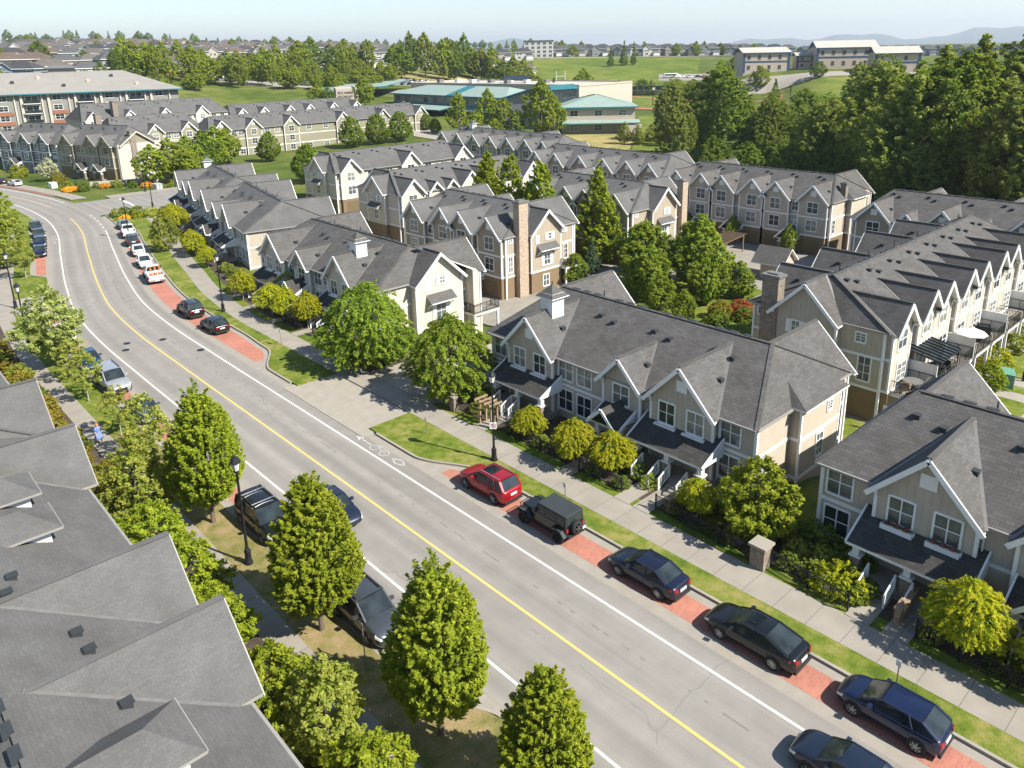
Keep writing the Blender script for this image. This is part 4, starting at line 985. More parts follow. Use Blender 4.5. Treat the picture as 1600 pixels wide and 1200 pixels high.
court_row('three-storey row with a narrow brick chimney half hidden by the tall green poplar', (83.9, 88.6, -2.02), H90, 21.8, (3.2, 9.6, 13.4, 19.2), mats=TAN2, rear=((3, 2.9), (18.2, 2.9)), porches=(16.4,), extra=lambda h: (h.chimney('R', 11.3, 1.3, .7, h.hr-.2, d0=.3),
    h.gable('R', 6.3, 2.65, .75, .95, plaque=False, win=[], vents=1, reach=2.2), h.win('R', 6.9, 6.75, .55, .7, .75, 'shut'), h.awning('R', 4.6, 8.0, 5.6, .9, .75, .7), h.win('R', 6.4, 3.5, 1.0, 1.3, .75, 'shut'), h.win('R', .8, 7.1, .55, .55, 0, 'tall')))
def endE(h):
    h.bump('R', 4.6, 9.0, .8, .9); h.win('R', .9, 3.3, .75, 1.9, 0, 'tall'); h.win('R', 8.0, 3.8, .9, 1.5, .8, 'tall'); h.win('R', 10.3, 6.9, .6, .7, 0, 'tall'); h.gband('R', 6.8, 2.2, .8, (2.7, 5.4))
    h.chimney('R', 4.2, .7, .02, h.he+1.9, 'stone', d0=.8)
court_row('three-storey tan row with garage doors and vine-hung entries before the dark woods', (107.4, 78.6, -2.02), H90, 29.0, (2.6, 7.4, 11.2, 16.6, 20.5, 26.4), mats=dict(wall='tan', roof='roofd'), rear=((5, 2.9), (26.2, 2.9)), extra=endE, porches=(4.9, 13.9, 23.4))
court_row('three-storey tan row continuing left of the garage row, a poplar top in front of it', (111.0, 116.5, -2.02), H90, 34.5, (3.5, 9.0, 15.5, 21.5, 27.0, 32.0), mats=dict(wall='tan2', roof='roofg'), rear=((5, 2.9), (30, 2.9)), porches=(6.2, 24.2))
court_row('far three-storey tan row below the school with a small white cupola', (121.5, 160, -1.6), H90, 41, (3, 9, 15, 21, 27, 33, 38.5), mats=dict(wall='tan2', roof='roofg'), rear=((5, 2.9), (30, 2.9)), extra=lambda h: h.cupola(7, 6, h.hr-.3, 1.3, 1.3))
court_row('three-storey brown row at the right edge in front of the dark woods', (100.2, 43.4, -2.02), H90, 42, (2.9, 11.0, 19.5, 28, 36), mats=dict(wall='tan2', roof='roofd'), rear=((6, 2.6), (16, 2.6), (27, 2.6)), small=(6.8, 15.2, 23.8), garages=True)
# G and H: sunny fronts towards the camera
def leftendG(h):
    h.gable('L', 6.2, 2.6, .6, .95, plaque=False, win=[], vents=1, reach=2.2); h.win('L', 7.2, 6.6, .5, .8, .6, 'shut'); h.win('L', 5.0, 6.6, .6, .9, .6, 'tall'); h.awning('L', 4.6, 7.8, 5.5, .9, .6, .7); h.win('L', 6.2, 3.5, 1.1, 1.4, .6)
CREAM = dict(wall='cream', roof='roofg')
court_row('three-storey cream row, nearer of two long rows with sunny gables in the middle distance', (69.6, 102.6, -2.02), 0, 31, (2.4, 14.5, 18.5, 29), mats=CREAM, rear=((4, 2.5),), small=(7.2, 10.6), extra=leftendG)
court_row('three-storey cream row, farther of two long sunny rows in the middle distance', (74.6, 130.5, -1.7), 0, 33, (3.0, 17.0, 30.6), mats=CREAM, rear=((4, 2.5),), extra=leftendG)
court_row('long pale row with three round dark trees along its sunny front', (88, 222, -.8), 0, 76, (3.5, 13, 25, 43, 58, 73.5), mats=dict(wall='olive', roof='roofg', trim='white2'), rear=((4, 2.5),), hw=2.4, he=8.6, hr=12, levels=(1.1, 3.9, 6.6), low=None, garages=False)
# corner rows J beyond the side street
JD = R(-70)
court_row('tan corner row with a pale end wall facing the side street', (48.6, 218.8, 0), JD, 22.2, (4.4, 13.4, 18.8), W=12, he=8.3, hr=12.2, mats=dict(wall='olive', roof='roofg', trim='cream'), low=2.7, garages=False, hw=2.2, porches=(10, 16.2),
          extra=lambda h: (h.gable('R', 5.2, 4.6, .4, .62, plaque=False, win=[], vents=1, reach=3.0, wall='cream'), h.chimney('R', 4.2, 1.5, .7, h.hr-1.2, 'stone', d0=.2), h.win('R', 2.0, 3.4, .9, 1.9, .4, 'tall'), h.win('R', 1.6, 6.8, .7, .7, .4, 'tall'),
                           h.blk('R', 0, 12, -.43, .1, .0, 8.3, h.trim)))
court_row('blue-grey row beyond the tan corner row, cream upper storey on its end', (40.6, 243.5, 0), JD, 24, (3.5, 12, 19.5), W=12, he=8.0, hr=12.0, mats=dict(wall='slate', roof='roofg'), low=None, garages=False, hw=2.2, porches=(8,),
          extra=lambda h: (h.blk('R', 1.0, 7.5, -.12, .1, 5.2, 7.9, h.trim), h.win('R', 3, 2.8, .9, 2.2, .0, 'tall')))
court_row('small grey-roofed house at the left edge behind the street corner', (31, 262, 1), JD, 14, (4, 10), he=7.2, hr=10.5, mats=dict(wall='slate', roof='roofg'), low=None, garages=False, vents=False)
# rows stepping up towards the flats
GR = dict(wall='olive', roof='roofg'); PW = dict(wall='cream', roof='roofg')
court_row('grey-roofed row right behind the tan corner row, square chimney at its near end', (64, 228, -.2), R(4), 26, (3, 11.5, 21), he=8.2, hr=12.5, W=15, mats=GR, low=None, garages=False, rear=(), extra=lambda h: h.chimney('L', 6, 1.6, .5, h.hr+.9, 'stone', d0=1))
court_row('grey-roofed row stepping up between the corner row and the flats', (66, 262, 2.0), R(3), 46, (3, 14, 25, 37), he=8.2, hr=12.6, W=15, mats=PW, low=None, garages=False, extra=lambda h: h.chimney('F', 10, 1.5, .2, h.hr+.4, 'stone', d0=2))
court_row('long grey-roofed row with many small gables behind the long pale row', (112, 262, .6), R(2), 54, (4, 12, 22, 30, 40, 50), he=7.9, hr=11.2, W=14, rear=((8, 2.6), (20, 2.6)), mats=PW, low=None, garages=False)
# D: long row running away from the street, decks on the sunny side
def decksD(h):
    z = 2.7
    for k, a in enumerate((.5, 9.3, 18.1, 27.0)):
        h.deck('F', a+.2, a+3.6, 2.7, z, True, 0, screen=(a+3.75,))
        h.deck('F', a+4.6, a+8.2, 2.7, z, True, 0)
        for x in (a+1.9, a+6.4): h.win('F', x, z+.05, 1.7, 2.05, .55 if k % 1 == 0 else 0, 'french')
        for x in (a+3.5, a+4.7): h.win('F', x, z+.4, .7, 1.6, 0, 'tall')
    q = MB()
    q.slab([h.P('F', 3.9, -3.0, 4.95), h.P('F', 8.3, -3.0, 4.95), h.P('F', 8.3, .0, 5.5), h.P('F', 3.9, .0, 5.5)], .04, 0)
    for i in range(8):
        a = 3.95+i*.61; q.bar(Vector(h.P('F', a, -3.05, 4.95)), Vector(h.P('F', a, .02, 5.52)), .07, .14, 1)
    for d, zz in ((-3.0, 4.93), (-1.5, 5.21)): q.bar(Vector(h.P('F', 3.9, d, zz)), Vector(h.P('F', 8.3, d, zz)), .07, .1, 1)
    for a in (4.0, 8.2): q.bar(Vector(h.P('F', a, -2.9, z)), Vector(h.P('F', a, -2.9, 4.95)), .09, .09, 1)
    q.obj('patio_cover', [X['carglass'], X['dark']], h.t)
    h.gable('L', 5.1, 2.75, .75, 1.0, plaque=False, win=[], vents=1, reach=2.4); h.gband('L', 5.1, 2.75, .75, (2.7,))
    h.win('L', 5.9-1.5, 6.3, .65, .95, .75, 'shut'); h.blk('L', 5.9, 6.6, -.82, -.75, 6.3, 7.5, h.trim); h.awning('L', 3.0, 5.6, 4.5, .9, .75, .7)
    h.win('L', 9.6, 6.6, .75, .7, 0, 'tall'); h.win('L', 10.1, 3.4, .95, 2.0, 0, 'tall'); h.win('L', .8, 6.9, .6, .6, 0, 'tall')
    h.chimney('L', 1.9, 1.5, .9, h.hr-.3, 'stone', d0=.2)
court_row('long tan row running away from the street with sunny decks, barbecues and a white parasol', (60.0, 22.4, -2.02), 0, 38.5, (2.0, 7.0, 10.6, 15.8, 19.4, 24.6, 28.2, 33.6), W=11.5, he=8.1, hr=10.9, mats=dict(wall='tan', roof='roofd'), garages=False, hw=1.75, tg=1.1, levels=(6.15,), proj=.55, between=False, extra=decksD, rear=((6, 2), (14, 2), (24, 2), (32, 2)))
# N: big grey roof in the lower left corner (street front faces +X)
def left_row(label, y0, y1, gab, dorm, xf=7.5):
    L = y1-y0; h = House('townhouse_row', label, (xf, y0, .05), math.pi/2, L, 12.4, 5.6, 8.4, -.5, (2.6, 2.6), dict(wall='cream', roof='roofg', rake='gutter', trim='gutter'), group='townhouse rows on the near side of the street')
    for y in gab: h.gable('F', y-y0, 2.35, .4, .95, za=8.15, win=pair(1.0, 3.4, 1.1, 1.4), vents=0, brackets=False, barge=.1)
    for y in dorm:      # small hipped dormers with white cheeks
        a = y-y0; d = 2.5; z = h.he+d*h.tm; q = MB(); z1 = z+.8
        h.blk('F', a-.95, a+.95, d, d+2.6, z-.3, z1, q, 1)
        A, B, C, D = h.P('F', a-1.35, d-.45, z1), h.P('F', a+1.35, d-.45, z1), h.P('F', a+1.35, d+4.6, z1+.0), h.P('F', a-1.35, d+4.6, z1)
        ra, rb = h.P('F', a, d+.9, z1+.75), h.P('F', a, d+4.6, z1+.75)
        q.slab([A, B, ra], .12, 0, 2); q.slab([B, C, rb, ra], .12, 0, 2); q.slab([A, ra, rb, D], .12, 0, 2)
        q.bar(Vector(A)+Vector((.05, 0, -.06)), Vector(B)+Vector((.05, 0, -.06)), .08, .08, 2)
        for zz in range(6): h.blk('F', a-.97, a+.97, d+.1, d+2.6, z-.1+zz*.2, z-.09+zz*.2, q, 1)
        q.obj('dormer', [X['roofg'], X['white'], X['gutter']], h.t)
    h.band([2.75], 'FLR'); h.corner()
    return h
h = left_row('large grey roof with white-cheeked dormers filling the lower left corner', 4, 50.9, (45.4, 31.2, 25.6, 12), (41.3, 37.4, 21.3))
for y, d in ((40.0, 7.0), (36.9, 6.5), (33.2, 4.6), (31.9, 5.0), (28.6, 3.5), (27.4, 3.4), (26.9, 3.0), (24.0, 3.2), (22.9, 2.6), (21.0, 5.5)): h.vent(h.P('F', y-4, d, h.he+d*h.tm), 0)
h.ridge_vents(5, 40); h.done()
h = left_row('grey-roofed house with a white gutter on the left edge above the dormered roof', 51.4, 66, (54.2,), ()); h.done()

# ------------------------------------------------------------------ vehicles (front towards +x)
PAINT = {}
def paint(name, col, metal=.25):
    if name not in PAINT:
        m, t, b = nmat(name+'_paint', .28, metal, .5); b.inputs['Base Color'].default_value = c4(col); b.inputs['Coat Weight'].default_value = .6; b.inputs['Coat Roughness'].default_value = .06
        f = noise(t, 2.2, 4); t.links.new(ramp(t, f, [(.3, [c*.9 for c in col]), (.7, [min(1, c*1.08+.002) for c in col])]), b.inputs['Base Color'])
        PAINT[name] = m
    return PAINT[name]
def wheel(parent, x, y, r, wd, rim='rim', sgn=1, spokes=5):
    mb = MB(); n = 18
    prof = [(r*.66, -wd/2), (r*.93, -wd/2), (r, -wd*.34), (r, wd*.34), (r*.93, wd/2), (r*.66, wd/2)]
    vs = []; k = []
    for rr_, yy in prof: vs += [(rr_*math.cos(2*math.pi*i/n), yy, rr_*math.sin(2*math.pi*i/n)) for i in range(n)]
    for a in range(len(prof)-1):
        for i in range(n): k.append((a*n+i, a*n+(i+1) % n, (a+1)*n+(i+1) % n, (a+1)*n+i))
    mb.mesh(vs, k, 0)
    w_ = mb.obj('wheel', X['rubber'], parent, True, (x, y, r))
    q = MB(); yo = sgn*wd*.36
    vs = [(r*.68*math.cos(2*math.pi*i/n), yo*.6, r*.68*math.sin(2*math.pi*i/n)) for i in range(n)]; q.mesh(vs, [tuple(range(n))], 1)
    for i in range(spokes):
        a = 2*math.pi*i/spokes
        q.bar((r*.1*math.cos(a), yo, r*.1*math.sin(a)), (r*.66*math.cos(a), yo, r*.66*math.sin(a)), r*.2, .03, 0)
    vs = []
    for rr_, yy in ((r*.60, yo), (r*.69, yo*1.1)): vs += [(rr_*math.cos(2*math.pi*i/n), yy, rr_*math.sin(2*math.pi*i/n)) for i in range(n)]
    q.mesh(vs, [(i, (i+1) % n, n+(i+1) % n, n+i) for i in range(n)], 0)
    vs = [(r*.16*math.cos(2*math.pi*i/8), yo*1.1, r*.16*math.sin(2*math.pi*i/8)) for i in range(8)]; q.mesh(vs, [tuple(range(8))], 0)
    q.obj('rim', [X[rim], X['plastic']], w_)
def loft_body(st, mat, parent, name='body', sub=1):
    """st: [(x, half width, bottom, sill, belt, crown)] from rear to front"""
    mb = MB(); rings = []
    for (x, w_, b, t, c) in st:
        h = t-b
        half = [(w_*.86, b), (w_*.97, b+h*.18), (w_, b+h*.48), (w_*.985, b+h*.78), (w_*.93, t-.03), (w_*.80, t), (w_*.4, t+c*.8), (0, t+c)]
        ring = [(x, y, z) for y, z in half]+[(x, -y, z) for y, z in half[-2::-1]]
        rings.append(ring)
    n = len(rings[0]); vs = [p for r_ in rings for p in r_]; k = []
    for a in range(len(rings)-1):
        for i in range(n): k.append((a*n+i, (a+1)*n+i, (a+1)*n+(i+1) % n, a*n+(i+1) % n))
    k.append(tuple(range(n))); k.append(tuple(range((len(rings)-1)*n, len(rings)*n))[::-1])
    mb.mesh(vs, k)
    o = mb.obj(name, mat, parent, True)
    bm = bmesh.new(); bm.from_mesh(o.data); bmesh.ops.recalc_face_normals(bm, faces=bm.faces); bm.to_mesh(o.data); bm.free()
    if sub:
        m = o.modifiers.new('s', 'SUBSURF'); m.levels = sub; m.render_levels = sub
    return o
def pane(parent, name, pts, t=.02, mat=None, m2=None):
    pts = [Vector(p) for p in pts]; n = (pts[1]-pts[0]).cross(pts[2]-pts[0]).normalized()
    mb = MB(); a = pts; b = [p-n*t for p in pts]; k = len(pts)
    mb.face(a); mb.face(b[::-1])
    for i in range(k): mb.face([a[i], b[i], b[(i+1) % k], a[(i+1) % k]])
    return mb.obj(name, mat or X['carglass'], parent)
CARS = dict(
    sedan=dict(L=4.6, W=1.76, H=1.45, wb=2.65, hood=.92, belt=.95, trunk=1.02, xr0=-1.72, xr1=-.95, xf1=.30, xf0=1.12, wr=.33, tumble=.74),
    bigsedan=dict(L=4.9, W=1.86, H=1.44, wb=2.79, hood=.92, belt=.97, trunk=1.04, xr0=-2.0, xr1=-.85, xf1=.32, xf0=1.25, wr=.345, tumble=.72),
    hatch=dict(L=4.35, W=1.76, H=1.47, wb=2.6, hood=.93, belt=.97, trunk=1.02, xr0=-2.02, xr1=-1.35, xf1=.25, xf0=1.12, wr=.33, tumble=.75),
    suv=dict(L=4.65, W=1.84, H=1.70, wb=2.68, hood=1.06, belt=1.10, trunk=1.12, xr0=-2.16, xr1=-1.78, xf1=.22, xf0=1.08, wr=.365, tumble=.77, rails=True),
    bigsuv=dict(L=5.0, W=1.96, H=1.84, wb=2.9, hood=1.15, belt=1.18, trunk=1.2, xr0=-2.38, xr1=-2.1, xf1=.40, xf0=1.22, wr=.39, tumble=.80, rails=True))
def car(kind, x, y, rz, label, pname, col, group=None, rim='rim', sunroof=False, cat='car', metal=.25, rack=False, spokes=5, z=.012, wiper=True, silverrails=False):
    d = CARS[kind]; L, W, H, wb = d['L'], d['W'], d['H'], d['wb']; pm = paint(pname, col, metal); hw = W/2
    t = thing('parked_car', label, cat, (x, y, z), rz, group)
    F, B = L/2, -L/2; b = .22; xf0, xr0 = d['xf0'], d['xr0']; hd, bt, tk = d['hood'], d['belt'], d['trunk']
    st = [(B, hw*.74, b+.16, tk-.22, .0), (B+.06, hw*.86, b+.05, tk-.05, .01), (B+.22, hw*.95, b, tk, .015), (xr0, hw*.985, b-.02, max(tk, bt), .02),
          (xr0*.45, hw, b-.02, bt+.01, .02), (0, hw, b-.02, bt, .02), (xf0*.6, hw, b-.02, bt-.005, .02), (xf0, hw*.99, b-.02, hd+.03, .03), (xf0+(F-xf0)*.45, hw*.97, b-.02, hd-.03, .035),
          (F-.38, hw*.93, b, hd-.13, .03), (F-.12, hw*.80, b+.03, hd-.27, .02), (F, hw*.60, b+.12, hd-.40, .01)]
    loft_body(st, pm, t)
    # cabin
    wbs, wr_ = hw*.90, hw*d['tumble']; xr1, xf1 = d['xr1'], d['xf1']; zb = bt-.02; zr = H-.06; hz = hd+.0
    rb0, rb1 = Vector((xr0, wbs*.9, tk-.01)), Vector((xr1, wr_*.96, zr)); fb0, fb1 = Vector((xf0, wbs*.93, hz+.02)), Vector((xf1, wr_*.97, zr))
    mir = lambda v: Vector((v.x, -v.y, v.z))
    pane(t, 'rear_window', [rb0, rb1, mir(rb1), mir(rb0)]); pane(t, 'windscreen', [fb0, mir(fb0), mir(fb1), fb1])
    sb0, sb1 = Vector((xr0, wbs*.98, zb)), Vector((xf0, wbs, zb))
    for sg in (1, -1):
        f = (lambda v: v) if sg > 0 else mir
        xm = (xr1+xf1)/2-.08
        zz = [f(Vector((xm+.04, wbs*1.0, zb))), f(sb1), f(fb1), f(Vector((xm+.04, wr_, zr)))]
        pane(t, 'side_window', zz if sg < 0 else zz[::-1])
        zz = [f(sb0), f(Vector((xm-.04, wbs*1.0, zb))), f(Vector((xm-.04, wr_, zr))), f(rb1)]
        pane(t, 'side_window', zz if sg < 0 else zz[::-1])
    q = MB()
    for sg in (1, -1):
        f = (lambda v: v) if sg > 0 else mir
        xm = (xr1+xf1)/2-.08
        q.bar(f(fb0), f(fb1), .08, .06); q.bar(f(rb0), f(rb1), .13, .07); q.bar(f(Vector((xm, wbs, zb))), f(Vector((xm, wr_, zr))), .05, .09); q.bar(f(fb1), f(rb1), .08, .07)
        if kind in ('suv', 'bigsuv', 'hatch'):
            xc = xr1+.55; q.bar(f(Vector((xc-.22, wbs, zb))), f(Vector((xc, wr_, zr))), .05, .14)
    # crowned roof skin
    n = 6; vs = []; k = []
    for i in range(n+1):
        u = i/n; xx = xr1+(xf1-xr1)*u
        for j in range(n+1):
            v = j/n*2-1; vs.append((xx, v*wr_*(1.0), zr+.065*(1-v*v)*(.55+.45*math.sin(math.pi*(.12+.76*u)))+.012))
    for i in range(n):
        for j in range(n): a = i*(n+1)+j; k.append((a, a+n+1, a+n+2, a+1))
    q.mesh(vs, k); r_ = q.obj('roof_panel', pm, t, False)
    if sunroof:
        s_ = MB(); xa, xb = (xr1+xf1)/2-.05, xf1-.12
        vs = [(xa, -wr_*.62, zr+.066), (xb, -wr_*.62, zr+.055), (xb, wr_*.62, zr+.055), (xa, wr_*.62, zr+.066)]; s_.slab(vs, .0)
        s_.v = [(a, b_, c+.015) for a, b_, c in s_.v]; s_.obj('sunroof', X['carglass'], r_)
    if d.get('rails') or rack:
        for sg in (1, -1):
            s_ = MB(); s_.bar((xr1+.1, sg*wr_*.86, zr+.10), (xf1-.15, sg*wr_*.86, zr+.09), .05, .05); s_.obj('roof_rail', X['chrome' if silverrails else 'plastic'], r_)
    if rack:
        for xx in (xr1+.6, xf1-.45):
            s_ = MB(); s_.bar((xx, -wr_*.95, zr+.15), (xx, wr_*.95, zr+.15), .06, .04); s_.obj('roof_bar', X['chrome'], r_)
    for xx in (wb/2, -wb/2):
        for sg in (1, -1):
            q = MB(); yy = sg*(hw+.006); R2 = d['wr']*1.16; nn = 16
            vs = [(xx+R2*math.cos(2*math.pi*i/nn), yy, max(.12, d['wr']+R2*math.sin(2*math.pi*i/nn))) for i in range(nn)]
            q.mesh(vs+[(a, b_-sg*.2, c) for a, b_, c in vs], [tuple(range(nn)) if sg < 0 else tuple(range(nn))[::-1]]+[(i, (i+1) % nn, nn+(i+1) % nn, nn+i) for i in range(nn)]); q.obj('wheel_arch', X['plastic'], t)
            wheel(t, xx, sg*(hw-.075), d['wr'], .22, rim, sg, spokes)
    for sg in (1, -1):
        q = MB(); q.mesh([(F-.42, sg*hw*.90, hd-.20), (F-.14, sg*hw*.80, hd-.33), (F-.10, sg*hw*.58, hd-.33), (F-.36, sg*hw*.66, hd-.15), (F-.38, sg*hw*.93, hd-.33), (F-.10, sg*hw*.80, hd-.42), (F-.05, sg*hw*.56, hd-.42)],
                         [(0, 1, 2, 3), (0, 4, 5, 1), (1, 5, 6, 2)]); q.obj('headlight', X['clearlamp'], t)
        q = MB(); z0, z1 = tk-.27, tk-.10
        q.mesh([(B-.015, sg*hw*.50, z0), (B+.0, sg*hw*.76, z0), (B+.28, sg*hw*.955, z0+.03), (B-.015, sg*hw*.50, z1-.02), (B+.03, sg*hw*.77, z1), (B+.30, sg*hw*.95, z1)], [(0, 1, 4, 3), (1, 2, 5, 4), (3, 4, 5)]); q.obj('tail_light', X['redlamp'], t)
        q = MB(); q.box(xf0-.62, xf0-.45, min(sg*(hw-.05), sg*(hw+.19)), max(sg*(hw-.05), sg*(hw+.19)), bt, bt+.15); q.obj('wing_mirror', pm, t)
    q = MB(); xm = (xr1+xf1)/2-.08
    for sg in (1, -1):
        for xx in (xm, xf0-.18, max(xr0+.35, -wb/2+.32)): q.bar((xx, sg*(hw*.985), bt-.06), (xx, sg*(hw+.002), .36), .014, .014)
        q.bar((max(xr0+.35, -wb/2+.32), sg*(hw+.002), .34), (xf0-.18, sg*(hw+.002), .34), .014, .014)
        for xx in (xm-.28, xm+.92): q.box(xx-.02, xx+.14, min(sg*hw*.985, sg*(hw+.02)), max(sg*hw*.985, sg*(hw+.02)), bt-.16, bt-.13)
    q.obj('door_seams', X['plastic'], t)
    q = MB(); q.box(B-.025, B+.02, -.26, .26, tk-.38, tk-.24); q.obj('number_plate', X['plate'], t)
    q = MB(); q.box(F-.09, F+.02, -hw*.48, hw*.48, b+.14, hd-.44); q.obj('grille', X['plastic'], t)
    q = MB(); q.box(B-.015, B+.12, -hw*.80, hw*.80, b+.02, b+.20); q.obj('rear_bumper', X['plastic'], t)
    return t
def tang(y): return math.atan2(1, float(cx(y+.5)-cx(y-.5)))
def pk(side, y, off=None):
    o = off if off is not None else (6.35 if side > 0 else -6.15)
    return float(cx(y)+o*kk(y)), y, tang(y) if side > 0 else tang(y)+math.pi
GP = 'cars parked along the red bays'
BLK, NAVY, WHT, SIL, GRY = (.006, .007, .008), (.007, .011, .030), (.62, .62, .60), (.33, .34, .35), (.06, .065, .07)
car('suv', 28.95, 34.3, R(90.5), 'red crossover with black panoramic roof and silver rails, first in the red bay', 'red', (.30, .006, .012), GP, sunroof=True, silverrails=True)
car('sedan', 29.15, 21.6, R(90), 'small navy blue sedan with plain wheel covers behind the boxy black off-roader', 'navy', NAVY, GP, spokes=9)
car('bigsedan', 29.05, 15.1, R(90.5), 'black fastback sedan with sunroof and bright spoked wheels in the red bay', 'black', BLK, GP, sunroof=True, spokes=10)
car('hatch', 29.15, 8.75, R(90), 'dark blue hatchback with silver wheels at the bottom edge, small post beside it', 'blue', (.006, .014, .048), GP, spokes=7)
M1 = car('sedan', 25.0, 8.6, R(90), 'dark blue car driving up the lane, only its roof showing at the bottom edge', 'navy2', (.010, .017, .035), None)
car('suv', *pk(1, 85.4), 'black SUV with grey roof rails parked on the bend, ahead of a black hatchback', 'black', BLK, GP)
car('hatch', *pk(1, 78.3), 'black hatchback with red tail lights, last car of the bay on the bend', 'black', BLK, GP)
car('sedan', *pk(1, 119.3), 'white sedan with dark rear window between a dark SUV and a white wagon', 'white', WHT, GP, metal=0)
car('hatch', pk(1, 111.4)[0], 111.4, pk(1, 111.4)[2]+math.pi, 'white car facing the camera right behind the pickup with orange cones'.replace('behind', 'ahead of'), 'white', WHT, GP, metal=0)
car('suv', *pk(1, 126.5), 'dark grey SUV with red tail lights between a white pickup and a white sedan', 'darkgrey', (.03, .04, .045), GP)
car('hatch', *pk(1, 140.6), 'pale teal silver hatchback first in line next to the flower bed', 'tealsilver', (.20, .28, .28), GP)
M1.name = 'moving_car'
GL = 'cars parked on the near side of the street'
car('bigsuv', *pk(-1, 29.4, -6.2), 'dark grey large SUV between two hornbeam trees, windscreen towards the camera', 'gunmetal', (.05, .058, .068), GL)
car('bigsuv', *pk(-1, 40.6, -6.2), 'black SUV with silver roof bars behind the black lamp post', 'black', BLK, GL, rack=True)
M2 = car('sedan', 20.2, 39.0, R(-90), 'dark blue car in the lane half hidden behind the second hornbeam tree', 'navy2', (.010, .017, .035))
car('sedan', *pk(-1, 62.0), 'dark blue sedan half hidden by saplings behind the silver truck', 'blueblack', (.015, .035, .06), GL)
car('bigsuv', *pk(-1, 70.0), 'silver full-size SUV with chrome grille parked beside thin saplings', 'silver', (.42, .43, .44), GL, metal=.5)
car('sedan', *pk(-1, 77.2), 'blue car under the pale leaved tree, ahead of the silver SUV', 'blue2', (.012, .05, .10), GL)
car('hatch', *pk(-1, 86.5), 'white hatchback almost hidden under the pale leaved tree', 'white', WHT, GL, metal=0)
car('sedan', *pk(-1, 129.5), 'dark blue sedan nearest to the lawn in the far left bay', 'navy', NAVY, GL)
car('hatch', *pk(-1, 136.3), 'blue car with pale roof panel, second from the lawn in the far left bay', 'blue', (.006, .014, .048), GL)
car('sedan', *pk(-1, 143.2), 'dark grey sedan, third from the lawn in the far left bay', 'gunmetal', GRY, GL)
car('hatch', *pk(-1, 150.2), 'black hatchback with a silver roof, farthest in the far left bay', 'darkgrey', (.03, .04, .045), GL)
car('hatch', 36.4, 209.5, tang(210), 'white hatchback parked beyond the side street near the yellow flowers', 'white', WHT, None, metal=0)
car('sedan', 34.6, 216.2, tang(216), 'dark car at the left edge ahead of the far white hatchback', 'black', BLK)
car('hatch', 108.2, 46.3, R(100), 'white car with a black roof parked between the garage row and the brown row', 'white', WHT, None, metal=0, z=-1.97)
M2.name = 'moving_car'
